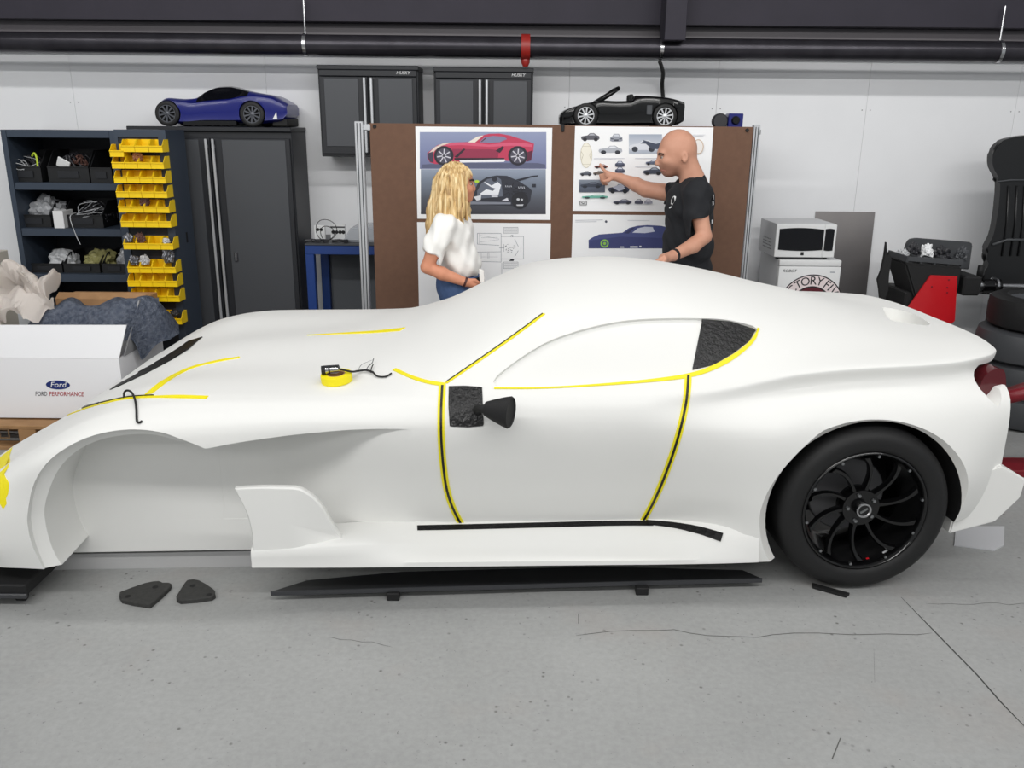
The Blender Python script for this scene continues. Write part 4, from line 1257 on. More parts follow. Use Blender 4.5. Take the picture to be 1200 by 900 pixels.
ST = [(0, H(141), H(132), H(128), .6, .62), (.04, H(143), H(122), H(119), .62, .84), (.11, H(145), H(118), H(116), .7, .97), (.22, H(145), H(119), H(117), .66, .99), (.30, H(144), H(121), H(116), .62, .97),
      (.38, H(143), H(119.5), H(108), .56, .95), (.48, H(143), H(118), H(102.5), .54, .94), (.56, H(143), H(117), H(102.0), .54, .95), (.66, H(143), H(114), H(106), .56, .98), (.76, H(144), H(112), H(109), .6, 1.0), (.88, H(143), H(114), H(112), .66, .99), (.96, H(141), H(120), H(118), .7, .94), (1, H(134), H(124), H(122), .75, .88)]
model_car(blue, mx0, L_, my, .40, mz0, ST, MATS['blue_metallic'], (.108, .742), 14.2 * S, mat('rim_dark', (92, 94, 100), .35, .6), (.33, .70, .31, .62), MATS['window_dark'])
obj('side_skirt', bb(mx0 + .22 * L_, mx0 + .62 * L_, my + .012, my + .05, mz0 + H(147), mz0 + H(141), .003), MATS['black_gloss'], blue)
obj('rear_diffuser', bb(mx0 + .88 * L_, mx0 + L_ * .995, my + .04, my + .36, mz0 + H(147), mz0 + H(138), .006), MATS['black_matte'], blue)
o = obj('tail_panel', prism([(mx0 + .895 * L_, my + .006, mz0 + H(139)), (mx0 + .925 * L_, my + .006, mz0 + H(131)), (mx0 + .93 * L_, my + .006, mz0 + H(139))], (0, .02, 0)), MATS['white_paint'], blue); o['label'] = 'small white panel ahead of the tail'

ky = 5.86
kx0, kx1 = P(657, 130, ky).x, P(803, 130, ky).x
kz0 = sz + .0005
L_ = kx1 - kx0; S = L_ / 146.0
base_y = proj((kx0 + L_ / 2, ky, kz0))[1]
def H(y): return (base_y - y) * S
conv = thing('model_car', ((kx0 + kx1) / 2, ky + .18, kz0), 'black model convertible with silver wheels standing behind the board top', 'model car', 'model cars')
ST = [(0, H(146), H(138), H(136), .7, .66), (.03, H(147), H(132), H(131), .7, .84), (.12, H(147), H(126.5), H(126), .7, .96), (.25, H(147), H(122), H(121), .7, .98), (.33, H(147), H(119.5), H(119), .7, .97), (.45, H(147), H(120), H(119.5), .7, .96), (.58, H(147), H(119), H(118.8), .7, .97),
      (.60, H(147), H(116), H(113), .68, .98), (.70, H(147), H(114), H(113.5), .68, 1.0), (.85, H(147), H(115.5), H(115), .7, 1.0), (.94, H(146), H(118), H(117.5), .7, .96), (1.0, H(142), H(121), H(120), .75, .88)]
model_car(conv, kx0, L_, ky, .36, kz0, ST, MATS['black_gloss'], (.205, .842), 14 * S, MATS['alu'])
for yy in (ky + .06, ky + .30):
    bm = tube([(kx0 + .30 * L_, yy, kz0 + H(121)), (kx0 + .40 * L_, yy, kz0 + H(112)), (kx0 + .465 * L_, yy + (.02 if yy < ky + .1 else -.02), kz0 + H(105.5))], .014, 8)
    obj('windscreen_pillar', bm, MATS['black_gloss'], conv, True)
obj('windscreen_header', tube([(kx0 + .465 * L_, ky + .07, kz0 + H(105.5)), (kx0 + .465 * L_, ky + .29, kz0 + H(105.5))], .014, 8), MATS['black_gloss'], conv, True)
obj('windscreen', prism([(kx0 + .31 * L_, ky + .065, kz0 + H(121)), (kx0 + .46 * L_, ky + .085, kz0 + H(106)), (kx0 + .46 * L_, ky + .275, kz0 + H(106)), (kx0 + .31 * L_, ky + .295, kz0 + H(121))], (.004, 0, -.004)), MATS['window_dark'], conv)
for yy in (ky + .1, ky + .21):
    obj('headrest', bb(kx0 + .565 * L_, kx0 + .595 * L_, yy, yy + .06, kz0 + H(120), kz0 + H(111.5), .005), MATS['black_matte'], conv)
bm = bb(kx0 + .69 * L_, kx0 + .735 * L_, ky - .003, ky + .01, kz0 + H(135), kz0 + H(124), .003)
obj('side_vent', bm, MATS['cab_grey'], conv)
# small blue engine model beside it
ey = 5.84
o = thing('model_engine', (P(856, 140, ey).x, ey + .05, sz), 'small blue block-shaped model with dark round parts on the board top', 'model')
obj('block', bb(P(854, 140, ey).x, P(871, 140, ey).x, ey, ey + .1, sz + .0005, P(862, 133, ey).z, .004), MATS['blue_metallic'], o)
p = P(862, 141, ey)
obj('lens', lathe([(0, -.02), (.022, -.02), (.028, -.008), (.028, .004)], (p.x, ey, p.z), (0, 1, 0), 18), MATS['black_gloss'], o, angle=40)
p = P(845, 147, ey)
bm = lathe([(0, 0), (.045, 0), (.05, .008), (.05, .05), (0, .05)], (p.x, ey + .02, sz + .051), (0, 1, 0), 24)
obj('flywheel', bm, MATS['dark_stuff'], o, angle=40)
obj('base', bb(P(838, 147, ey).x, P(871, 147, ey).x, ey + .005, ey + .09, sz + .0003, sz + .004), MATS['blue_metallic'], o)
# ------------------------------------------------------------------ right side: fridge, microwave, steel sheet, wheel balancer
fy = 5.98
fx0, fx1 = P(911.5, 330, fy).x, P(984, 330, fy).x
fz1 = P(945, 305, fy).z
fr = thing('mini_fridge', ((fx0 + fx1) / 2, fy + .25, 0), 'white mini fridge with a round black and red logo, under the microwave', 'fridge')
obj('body', bb(fx0, fx1, fy + .05, fy + .48, .02, fz1, .008, 2), MATS['grey_white'], fr, angle=40)
obj('door', bb(fx0, fx1, fy, fy + .046, .05, fz1 - .045, .008, 2), MATS['white_paint'], fr, angle=40)
obj('top_strip', bb(fx0, fx1, fy + .004, fy + .049, fz1 - .042, fz1, .006, 2), MATS['white_paint'], fr, angle=40)
for x in (fx0 + .05, fx1 - .05):
    for y in (fy + .09, fy + .42):
        obj('foot', lathe([(0, 0), (.018, 0), (.018, .021), (0, .021)], (x, y, 0), (0, 0, 1), 12), MATS['black_matte'], fr)
cxl = P(949.5, 360, fy).x; zc = P(949.5, 359.5, fy).z
R1 = (P(951, 321.5, fy).z - zc)
def ring(bm, cx, cz, r0, r1, Y, a0=0, a1=2 * math.pi, n=64, t=.0012):
    full = abs(a1 - a0 - 2 * math.pi) < 1e-6
    rows = []
    for k in range(n + (0 if full else 1)):
        a = a0 + (a1 - a0) * k / n
        rows.append([bm.verts.new((cx + r * math.cos(a), Y, cz + r * math.sin(a))) for r in (r0, r1)])
    m_ = len(rows)
    for k in range(m_ if full else m_ - 1):
        a, b = rows[k], rows[(k + 1) % m_]
        bm.faces.new((a[0], b[0], b[1], a[1]))
    return bm
logo_w = mat('logo_white', (240, 226, 226), .6)
obj('logo_field', ring(bmesh.new(), cxl, zc, R1 * .60, R1, fy - .0006), logo_w, fr)
obj('logo_ring', ring(bmesh.new(), cxl, zc, R1 * .965, R1, fy - .0012), MATS['print_black'], fr)
obj('logo_ring', ring(bmesh.new(), cxl, zc, R1 * .60, R1 * .64, fy - .0012), MATS['print_black'], fr)
obj('logo_band', ring(bmesh.new(), cxl, zc, R1 * .44, R1 * .60, fy - .0009), mat('maroon', (92, 20, 34), .6), fr)
bm = bmesh.new()
for ch, dg in zip('FACTORYFIVE', (-83, -66, -50, -33, -17, 0, 15, 32, 42, 54, 70)):
    a = math.radians(90 - dg)
    c = Vector((cxl + R1 * .80 * math.cos(a), fy - .0016, zc + R1 * .80 * math.sin(a)))
    t = text_bm(ch, R1 * .36, c, (math.sin(a), 0, -math.cos(a)), (math.cos(a), 0, math.sin(a)), .0004)
    merge(bm, t)
obj('logo_lettering', bm, MATS['print_black'], fr)
# red car nose inside the logo
bm = prism([(cxl - R1 * .42, fy - .0014, zc - .02), (cxl - R1 * .30, fy - .0014, zc + R1 * .16), (cxl, fy - .0014, zc + R1 * .30), (cxl + R1 * .30, fy - .0014, zc + R1 * .16), (cxl + R1 * .42, fy - .0014, zc - .02)], (0, .0008, 0))
obj('logo_emblem', bm, MATS['text_red'], fr)
bm = text_bm('ROBOT', .028, (fx0 + .075, fy - .0008, P(925, 317.5, fy).z), (1, 0, 0), (0, 0, 1), shear=.25)
obj('brand_lettering', bm, MATS['print_black'], fr)
obj('model_mark', bb(fx1 - .075, fx1 - .04, fy - .001, fy + .001, P(975, 319, fy).z - .003, P(975, 319, fy).z + .003), MATS['print_grey'], fr)
my_ = 6.0
ax0, ax1 = P(908.5, 285, my_).x, P(979, 285, my_).x
az0 = fz1 + .014; az1 = P(945, 262.5, my_).z
mw = thing('microwave', ((ax0 + ax1) / 2, my_ + .2, fz1), 'white microwave oven with a black door standing on the mini fridge', 'microwave')
obj('case', bb(ax0, ax1, my_ + .012, my_ + .40, az0, az1, .006, 2), MATS['grey_white'], mw, angle=40)
W_ = ax1 - ax0; Hh = az1 - az0
def arcface(xa, xb, za, zb, y, m, name, parent, bulge=.012, t=.02):
    n = 14; top = []; bot = []
    for k in range(n + 1):
        f = k / n
        top.append((xa + (xb - xa) * f, y, zb + bulge * (math.sin(math.pi * (f * .85 + .1)) - .5)))
        bot.append((xa + (xb - xa) * f, y, za - bulge * .6 * (math.sin(math.pi * f) - .5)))
    return obj(name, prism(top + bot[::-1], (0, t, 0)), m, parent)
dm = obj('door', bb(ax0, ax0 + W_ * .80, my_, my_ + .011, az0 + .004, az1 - .004, .003), MATS['white_paint'], mw)
arcface(ax0 + .022, ax0 + W_ * .79, az0 + Hh * .22, az1 - Hh * .14, my_ - .003, MATS['window_dark'], 'door_window', dm, t=.006)
pn = obj('control_panel', bb(ax0 + W_ * .803, ax1, my_, my_ + .011, az0 + .004, az1 - .004, .003), MATS['white_paint'], mw)
arcface(ax0 + W_ * .815, ax1 - .016, az0 + Hh * .22, az1 - Hh * .14, my_ - .003, MATS['window_dark'], 'keypad', pn, .006, .006)
obj('badge', bb(ax0 + W_ * .44, ax0 + W_ * .49, my_ - .002, my_ + .001, az0 + .018, az0 + .04), MATS['print_black'], mw)
for k in range(7):
    for j in range(4):
        y = my_ + .1 + k * .03; z = az0 + .045 + j * .022
        obj('vent_slot', bb(ax0 - .001, ax0 + .002, y, y + .015, z, z + .007), MATS['cab_grey'], mw)
for x in (ax0 + .04, ax1 - .04):
    for y in (my_ + .06, my_ + .34):
        obj('foot', lathe([(0, 0), (.012, 0), (.014, .0145), (0, .0145)], (x, y, fz1 + .0003), (0, 0, 1), 10), MATS['black_matte'], mw)
# stainless sheet leaning on the wall
sy = 6.50
q = [P(957, 248, sy + .06), P(1027, 248, sy + .06)]
xa, xb, zt = q[0].x, q[1].x, q[0].z
mat('sheet_steel', (176, 170, 166), .42, 1.0, noise=(1.6, .35, (132, 130, 134)))
bm = prism([(xa, sy + .084, zt), (xb, sy + .084, zt), (xb, sy + .02, 0.002), (xa, sy + .02, 0.002)], (0, -.003, 0))
tag(obj('steel_sheet', bm, MATS['sheet_steel']), 'tall bare stainless steel sheet leaning on the wall beside the fridge', 'sheet')

# wheel balancer
by = 5.7
wbm = thing('wheel_balancer', (P(1100, 340, by).x, by + .25, 0), 'black and red wheel balancing machine with a tall black wheel guard', 'machine')
def pp(px, py, Y): return P(px, py, Y)
def pprism(pts, Y, depth): return prism([P(a, b, Y) for a, b in pts], (0, depth, 0))
bm = pprism([(1060, 308), (1128, 313), (1121, 352), (1074, 356)], by, .30)
bmesh.ops.bevel(bm, geom=bm.edges[:], offset=.012, segments=2, affect='EDGES')
hd = obj('machine_head', bm, MATS['black_matte'], wbm, angle=40)
za = P(1090, 352, by).z
bm = bb(P(1062, 355, by).x, P(1118, 355, by).x, by + .03, by + .4, 0, za + .05, .01)
obj('pedestal', bm, MATS['black_matte'], wbm)
bm = pprism([(1091, 322.5), (1122, 324), (1119, 376), (1100, 392), (1062, 380), (1063, 362)], by - .014, .012)
o = obj('red_panel', bm, MATS['red_paint'], wbm); o['label'] = 'red slanted front panel'
for px, py in ((1092, 336), (1110, 337), (1110, 343), (1112, 328)):
    p = P(px, py, by - .014)
    obj('panel_rivet', lathe([(0, -.003), (.006, -.002), (.007, .001)], p, (0, 1, 0), 8), MATS['dark_red'], o)
# weight tray with upright back
bm = pprism([(1059, 302), (1062, 287), (1066, 280.5), (1074, 279), (1138, 284), (1140, 287), (1136, 316), (1057, 309)], by + .36, .03)
bmesh.ops.bevel(bm, geom=bm.edges[:], offset=.006, segments=2, affect='EDGES')
obj('tray_back', bm, mat('tray_dark', (66, 68, 71), .5), wbm, angle=40)
p0, p1 = P(1064, 308, by), P(1128, 313, by)
bm = bmesh.new()
zt = p0.z + .004
add_prism(bm, [(p0.x, by + .005, p0.z + .012), (p1.x, by + .005, p1.z + .012), (p1.x, by + .005, p1.z + .045), (p0.x, by + .005, p0.z + .04)], (0, .02, 0))
for f in (0, .25, .5, .75, 1):
    x = p0.x + (p1.x - p0.x) * f
    add_box(bm, (x, by + .16, p0.z + (p1.z - p0.z) * f + .022), (.012, .30, .04))
obj('tray_dividers', bm, MATS['tray_dark'], wbm)
for k, (px, m, nm, lb) in enumerate(((1085, 'paper', 'crumpled_paper', 'crumpled white paper in the tray of the wheel balancer'), (1058, 'light_bits', 'weight_heap', 'pale wheel weights at the left of the balancer tray'), (1070, 'dark_stuff', 'weight_heap', 'dark wheel weights beside the white paper in the balancer tray'), (1103, 'dark_stuff', 'tool_heap', 'heap of dark tools at the right of the balancer tray'), (1126, 'cab_grey', 'weight_box', 'grey box at the right end of the balancer tray'))):
    x = P(px, 300, by + .2).x
    f = (x - p0.x) / (p1.x - p0.x)
    lump((x, by + .2, p0.z + (p1.z - p0.z) * f + .012), (.035 if px != 1103 else .05, .04, .055 if k != 1 else .03), 40 + k, MATS[m], nm, lb, 'clutter', None, 9, .7)
# rim-width arm at the left
pts = [(1032, 352), (1031, 340), (1029, 328), (1033, 318), (1037, 300), (1039, 284), (1040, 300), (1042, 296), (1045, 303), (1042, 322), (1041, 340), (1036, 353)]
bm = pprism(pts, by + .02, .03)
obj('caliper_arm', bm, MATS['black_matte'], wbm)
# spindle
c = P(1122, 331, by + .1)
def xcyl(xa, xb, r, z, y): return lathe([(0, 0), (r, 0), (r, xb - xa), (0, xb - xa)], (xa, y, z), (1, 0, 0), 20)
xs = [P(q_, 334, by + .1).x for q_ in (1122, 1143, 1150, 1163, 1171, 1240)]
zs = P(1150, 335, by + .1).z
obj('spindle_housing', bb(xs[0], xs[1], by + .02, by + .3, zs - .055, zs + .075, .012), MATS['black_matte'], wbm)
obj('spindle_collar', xcyl(xs[1], xs[2], .036, zs, by + .1), MATS['steel'], wbm, angle=40)
obj('spindle_cone', xcyl(xs[2], xs[4], .048, zs, by + .1), MATS['black_gloss'], wbm, angle=40)
obj('spindle_shaft', xcyl(xs[4], xs[5], .020, zs, by + .1), MATS['chrome'], wbm, angle=40)
obj('spindle_flange', lathe([(.05, 0), (.062, .004), (.062, .02), (.05, .024)], (xs[3], by + .1, zs), (1, 0, 0), 20), MATS['chrome'], wbm, angle=40)
obj('lever', tube([(P(1147, 328, by + .3).x, by + .3, zs + .03), (P(1150, 312, by + .3).x, by + .3, P(1150, 311, by + .3).z)], .022, 8), MATS['black_matte'], wbm, True)
# tall curved guard
gd = [(1290, 158), (1215, 158), (1188, 161), (1175, 165), (1166, 173), (1163, 185), (1164, 196), (1169, 206), (1172, 214), (1171, 235), (1168, 258), (1164, 276), (1158, 288), (1156, 296), (1159, 304), (1156, 318), (1150, 330), (1152, 345), (1290, 352)]
bm = pprism(crpx(gd, 3), by + .30, .07)
bmesh.ops.bevel(bm, geom=[e for e in bm.edges if abs(e.verts[0].co.y - e.verts[1].co.y) < .01], offset=.012, segments=2, affect='EDGES')
gp = obj('wheel_guard', bm, mat('guard_black', (15, 16, 18), .38), wbm, angle=40)
gp['label'] = 'tall curved black wheel guard'
for px in (1180, 1190, 1199):
    bm = tube([P(px + 2, 218, by + .297), P(px, 262, by + .297), P(px - 6, 300, by + .297)], .008, 6)
    obj('guard_rib', bm, MATS['guard_black'], gp, True)
bm = tube([P(1163, 287, by + .295), P(1180, 281, by + .295), P(1215, 281, by + .295)], .010, 6)
obj('guard_strap', bm, MATS['tray_dark'], gp, True)
bm = tube([P(1169, 213, by + .295), P(1185, 211, by + .295), P(1220, 211, by + .295)], .006, 6)
obj('guard_seam', bm, MATS['tray_dark'], gp, True)
obj('guard_post', bb(P(1190, 340, by + .4).x, P(1225, 340, by + .4).x, by + .62, by + .72, 0, 1.2), MATS['black_matte'], wbm)
# wheels lying in a stack under the spindle
ty = 5.3
tc = P(1222, 372, ty).x
z = .0
hts = []
ztop = P(1200, 353, ty - .2).z
n = 4
hh = ztop / n
tyre_m = None
nm = ['lowest', 'second from the floor', 'third from the floor', 'topmost']
for k in range(n):
    t = thing('roadwheel', (tc + (.02 if k % 2 else -.015), ty + (.0 if k % 2 else .02), z + .0003), 'dark wheel lying flat in the stack under the guard, ' + nm[k], 'wheel', 'wheels stacked beside the balancer')
    c = t.location
    r = .335
    obj('tyre', lathe([(r * .66, .03), (r * .70, .006), (r * .85, .0), (r * .97, .02), (r, .06), (r, hh - .06), (r * .97, hh - .02), (r * .85, hh - .001), (r * .70, hh - .006), (r * .66, hh - .03)], c, (0, 0, 1), 40), MATS['black_rubber'] if k == 3 else MATS['tray_dark'], t, angle=40)
    obj('rim', lathe([(0, hh * .5), (r * .3, hh * .55), (r * .60, hh * .45), (r * .655, hh - .032), (r * .675, hh - .024)], c, (0, 0, 1), 32), MATS['cab_grey'], t, angle=40)
    z += hh
# red tubular rack behind the tail
ry = 4.35
rk = thing('tubular_rack', (P(1195, 455, ry).x, ry, 0), 'dark red tubular steel rack behind the tail of the car', 'rack')
a = P(1168, 468, ry); b = P(1262, 448, ry); c = P(1172, 436, ry + .15); d = P(1262, 420, ry + .1)
obj('tube', tube([a, b], .036, 14), MATS['dark_red'], rk, True)
obj('tube', tube([P(1180, 462, ry + .1), P(1262, 436, ry + .12)], .034, 14), mat('dark_red_dull', (98, 34, 36), .5), rk, True)
obj('upright', tube([Vector((b.x + .03, ry, 0)), Vector((b.x + .03, ry, b.z + .12))], .03, 12), MATS['dark_red'], rk, True)
obj('upright', tube([Vector((b.x + .03, ry + .14, 0)), Vector((b.x + .03, ry + .14, b.z + .12))], .03, 12), MATS['dark_red'], rk, True)
obj('foot', bb(b.x - .35, b.x + .25, ry - .03, ry + .17, 0, .04, .004), MATS['dark_red'], rk)

# ------------------------------------------------------------------ left: parts box on a pallet, packing inside
gy = 4.72
gx1 = P(143, 450, gy).x
gx0 = gx1 - 1.5
gz0 = P(70, 490, gy).z
gz1 = P(70, 420, gy).z
D = .62
bxt = thing('parts_box', ((gx0 + gx1) / 2, gy + D / 2, gz0), 'long white cardboard box with a blue oval logo, open on a pallet', 'box')
t_ = .012
obj('front_wall', bb(gx0, gx1, gy, gy + t_, gz0, gz1), MATS['box_white'], bxt)
obj('back_wall', bb(gx0, gx1, gy + D - t_, gy + D, gz0, gz1), MATS['box_white'], bxt)
obj('end_wall', bb(gx1 - t_, gx1, gy + t_, gy + D - t_, gz0, gz1), MATS['box_white'], bxt)
obj('end_wall', bb(gx0, gx0 + t_, gy + t_, gy + D - t_, gz0, gz1), MATS['box_white'], bxt)
obj('bottom', bb(gx0 + t_, gx1 - t_, gy + t_, gy + D - t_, gz0, gz0 + t_), MATS['box_white'], bxt)
f0 = P(143, 384.5, gy + .02); 
zf = P(70, 383, gy + .0).z
bm = prism([(gx0, gy, gz1 + .001), (gx1, gy, gz1 + .001), (P(148, 381, gy + .05).x, gy + .05, P(148, 381, gy + .05).z), (gx0, gy + .05, P(148, 384, gy + .05).z)], (0, .008, .0))
obj('front_flap', bm, MATS['box_white'], bxt)
mat('box_inner', (150, 150, 152), .8)
e = [(gx1, gy + .06, gz1 + .001), (gx1, gy + D - .06, gz1 + .001), (gx1 + .05, gy + D - .12, gz1 + .26), (gx1 + .06, gy + .20, gz1 + .30)]
o = obj('end_flap', prism(e, (.008, 0, 0)), MATS['box_inner'], bxt); o['label'] = 'grey end flap standing up'
# logo and lettering
lc = P(68, 451, gy); 
lw = (P(82, 451, gy).x - P(54, 451, gy).x) / 2
bm = bmesh.new()
def disc(bm, cx, cz, rx, rz, Y, n=40):
    c = bm.verts.new((cx, Y, cz)); v = [bm.verts.new((cx + rx * math.cos(2 * math.pi * k / n), Y, cz + rz * math.sin(2 * math.pi * k / n))) for k in range(n)]
    for k in range(n): bm.faces.new((c, v[k], v[(k + 1) % n]))
    return bm
obj('logo_rim', disc(bmesh.new(), lc.x, lc.z, lw * 1.05, lw * .42, gy - .0008), MATS['white_paint'], bxt)
obj('logo_oval', disc(bmesh.new(), lc.x, lc.z, lw, lw * .39, gy - .0014), MATS['ford_blue'], bxt)
obj('logo_script', text_bm('Ford', lw * .66, (lc.x, gy - .002, lc.z), (1, 0, 0), (0, 0, 1), .0004, shear=.25, squash=1.05), MATS['white_paint'], bxt)
pl, pr_ = P(41, 461.5, gy), P(98, 460.5, gy)
tw = pr_.x - pl.x
obj('lettering', text_bm('FORD', .038, (pl.x + tw * .125, gy - .001, pl.z), (1, 0, 0), (0, 0, 1), .0004, shear=.2, squash=.70), MATS['text_grey'], bxt)['label'] = 'grey lettering'
obj('lettering', text_bm('PERFORMANCE', .038, (pl.x + tw * .64, gy - .001, pl.z), (1, 0, 0), (0, 0, 1), .0006, shear=.2, squash=.76), MATS['text_red'], bxt)['label'] = 'red lettering'
# pallet
pal = thing('pallet', ((gx0 + gx1) / 2, gy + .3, 0), 'wooden pallet under the long white parts box', 'pallet')
mat('pallet_wood', (168, 130, 88), .8, noise=(9, .3, (138, 102, 66)))
for k in range(5):
    y0 = gy - .14 + k * .157
    obj('deck_board', bb(gx0 - .05, gx1 + .02, y0, y0 + .11, gz0 - .022, gz0 - .0005, .002), MATS['pallet_wood'], pal)
for k in range(4):
    x = gx0 + .0 + k * (gx1 - gx0 - .02) / 3
    obj('stringer', bb(x - .05, x + .05, gy - .14, gy + .60, .02, gz0 - .0225, .003), MATS['pallet_wood'], pal)
for k in range(3):
    y0 = gy - .14 + k * .32
    obj('bottom_board', bb(gx0 - .05, gx1 + .02, y0, y0 + .1, 0, .0195, .002), MATS['pallet_wood'], pal)
p = P(5, 508, gy - .14)
bm = bmesh.new()
for a, b, c, d in ((-.03, .03, .03, .022), (-.03, .03, -.022, -.03), (-.03, -.022, -.022, .022), (.022, .03, -.022, .022)):
    add_box(bm, (p.x + (a + b) / 2, gy - .141, p.z + (c + d) / 2), (abs(b - a), .002, abs(c - d)))
obj('stencil_mark', bm, mat('stencil', (110, 84, 56), .9), pal)
# blanket: folded grey-blue moving blanket, draped over the box end
def cloth(name, m, grid, label, cat, thick=.012, angle=None, seed=1, amp=.012, freq=22):
    r = random.Random(seed)
    n, k = len(grid), len(grid[0])
    bm = bmesh.new()
    G = np.array([[tuple(p) for p in row] for row in grid], float)
    U = 12
    ui = np.linspace(0, n - 1, (n - 1) * U + 1); vi = np.linspace(0, k - 1, (k - 1) * U + 1)
    def interp(A, idx, ax):
        A = np.moveaxis(A, ax, 0); m_ = len(A); o = []
        for t in idx:
            i = min(int(t), m_ - 2); f = t - i
            p0 = A[max(i - 1, 0)]; p1 = A[i]; p2 = A[i + 1]; p3 = A[min(i + 2, m_ - 1)]
            o.append(.5 * (2 * p1 + (p2 - p0) * f + (2 * p0 - 5 * p1 + 4 * p2 - p3) * f * f + (3 * p1 - p0 - 3 * p2 + p3) * f ** 3))
        return np.moveaxis(np.array(o), 0, ax)
    G = interp(interp(G, ui, 0), vi, 1)
    ph = [(np.array([r.uniform(-1, 1) for _ in range(3)]) * freq * r.uniform(.4, 1.2), r.uniform(0, 6)) for _ in range(7)]
    for a, b in ph:
        G[..., 2] += amp / 2.2 * np.abs(np.sin(G @ a + b)) - amp / 4.4
        G[..., 1] += amp / 3 * np.sin(G @ (a[::-1]) + b)
    vs = [[bm.verts.new(p) for p in row] for row in G]
    for i in range(len(vs) - 1):
        for j in range(len(vs[0]) - 1):
            bm.faces.new((vs[i][j], vs[i][j + 1], vs[i + 1][j + 1], vs[i + 1][j]))
    res = bmesh.ops.solidify(bm, geom=bm.faces[:], thickness=thick)
    o = obj(name, bm, m, None, True, angle)
    return tag(o, label, cat)
mat('blanket_blue', (142, 150, 166), .95, noise=(38, .16, (98, 108, 128)), bump=(90, .8))
Z = gz1
def gp_(px, py, Y): return P(px, py, Y)
grid = [
 [P(28, 398, gy + .10), P(60, 400, gy + .08), P(100, 400, gy + .08), P(138, 400, gy + .08), P(158, 402, gy + .16), P(166, 424, gy + .20)],
 [P(36, 378, gy + .17), P(70, 362, gy + .16), P(100, 366, gy + .16), P(140, 360, gy + .16), P(172, 362, gy + .22), P(190, 402, gy + .24)],
 [P(50, 372, gy + .30), P(78, 354, gy + .30), P(105, 362, gy + .30), P(140, 352, gy + .30), P(180, 352, gy + .32), P(208, 392, gy + .34)],
 [P(60, 362, gy + .44), P(85, 354, gy + .46), P(112, 362, gy + .46), P(140, 350, gy + .46), P(180, 352, gy + .46), P(208, 386, gy + .5)],
]
cloth('moving_blanket', MATS['blanket_blue'], grid, 'blue-grey felt moving blanket spilling over the end of the white box', 'blanket', .02, None, 4, .03, 14)
mat('packing_paper', (246, 239, 233), .85)
grid = [
 [P(-60, 400, gy + .07), P(-20, 398, gy + .05), P(10, 388, gy + .06), P(28, 386, gy + .07), P(44, 380, gy + .09), P(62, 372, gy + .12)],
 [P(-60, 372, gy + .10), P(-20, 370, gy + .08), P(8, 366, gy + .10), P(30, 362, gy + .09), P(50, 364, gy + .12), P(70, 360, gy + .18)],
 [P(-60, 345, gy + .18), P(-20, 345, gy + .16), P(8, 340, gy + .18), P(32, 340, gy + .17), P(52, 346, gy + .2), P(66, 350, gy + .26)],
 [P(-60, 326, gy + .3), P(-20, 324, gy + .28), P(6, 323, gy + .28), P(34, 323, gy + .3), P(50, 333, gy + .34), P(64, 345, gy + .36)],
 [P(-60, 335, gy + .5), P(-20, 330, gy + .5), P(6, 330, gy + .5), P(34, 332, gy + .5), P(50, 345, gy + .5), P(60, 355, gy + .5)],
]
cloth('packing_paper', MATS['packing_paper'], grid, 'crumpled off-white packing paper heaped in the white box', 'paper', .004, 16, 9, .095, 30)
# brown carton on the floor behind
o = thing('brown_carton', (P(120, 360, 5.45).x, 5.5, 0), 'brown cardboard carton behind the blanket, below the yellow bins', 'carton')
xa, xb = P(66, 360, 5.36).x, P(166, 360, 5.36).x
zt = P(115, 347, 5.36).z
bm = bb(xa, xb, 5.36, 5.62, 0, zt - .02, .003)
obj('carton_body', bm, MATS['cardboard'], o)
bm = prism([(xa, 5.36, zt - .02), (xb, 5.36, zt - .02), (xb + .02, 5.41, zt + .01), (xa, 5.41, zt + .01)], (0, .004, .003))
obj('carton_flap', bm, MATS['cardboard'], o)

# ------------------------------------------------------------------ on the floor
def floor_pad(name, pts, h, label, holes):
    poly = [Pz(x, y, 0.0005) for x, y in crpx(pts + [pts[0]], 2)[:-1]]
    bm = prism(poly, (0, 0, h))
    bmesh.ops.recalc_face_normals(bm, faces=bm.faces[:])
    bmesh.ops.bevel(bm, geom=[e for e in bm.edges if abs(e.verts[0].co.z - e.verts[1].co.z) < 1e-6 and e.verts[0].co.z > h / 2], offset=.003, segments=1, affect='EDGES')
    r = thing(name, sum(poly, Vector()) / len(poly), label, 'bracket', 'dark brackets on the floor')
    r.location.z = 0
    obj('plate', bm, mat('pad_grey_' + str(len(MATS)), (62, 62, 60), .75, noise=(60, .25, (48, 48, 47))), r)
    for x, y in holes:
        p = Pz(x, y, h)
        obj('bolt_hole', lathe([(0, .0012), (.011, .0012), (.012, 0), (.012, -.001)], p, (0, 0, 1), 14), MATS['black_matte'], r)
    return r
floor_pad('bracket_plate', [(141, 698), (170, 687.5), (187, 685), (191, 687), (199, 687), (200, 692), (179, 711), (172, 712.5), (143, 707)], .018, 'dark grey four-sided bracket plate lying on the floor', [(150, 699), (182, 688)])
floor_pad('bracket_plate', [(207, 703), (217, 687), (222, 683.5), (234, 684), (250, 694), (252, 698), (249, 704), (212, 708)], .018, 'dark grey triangular bracket plate lying on the floor', [(226, 686.5), (245, 697)])
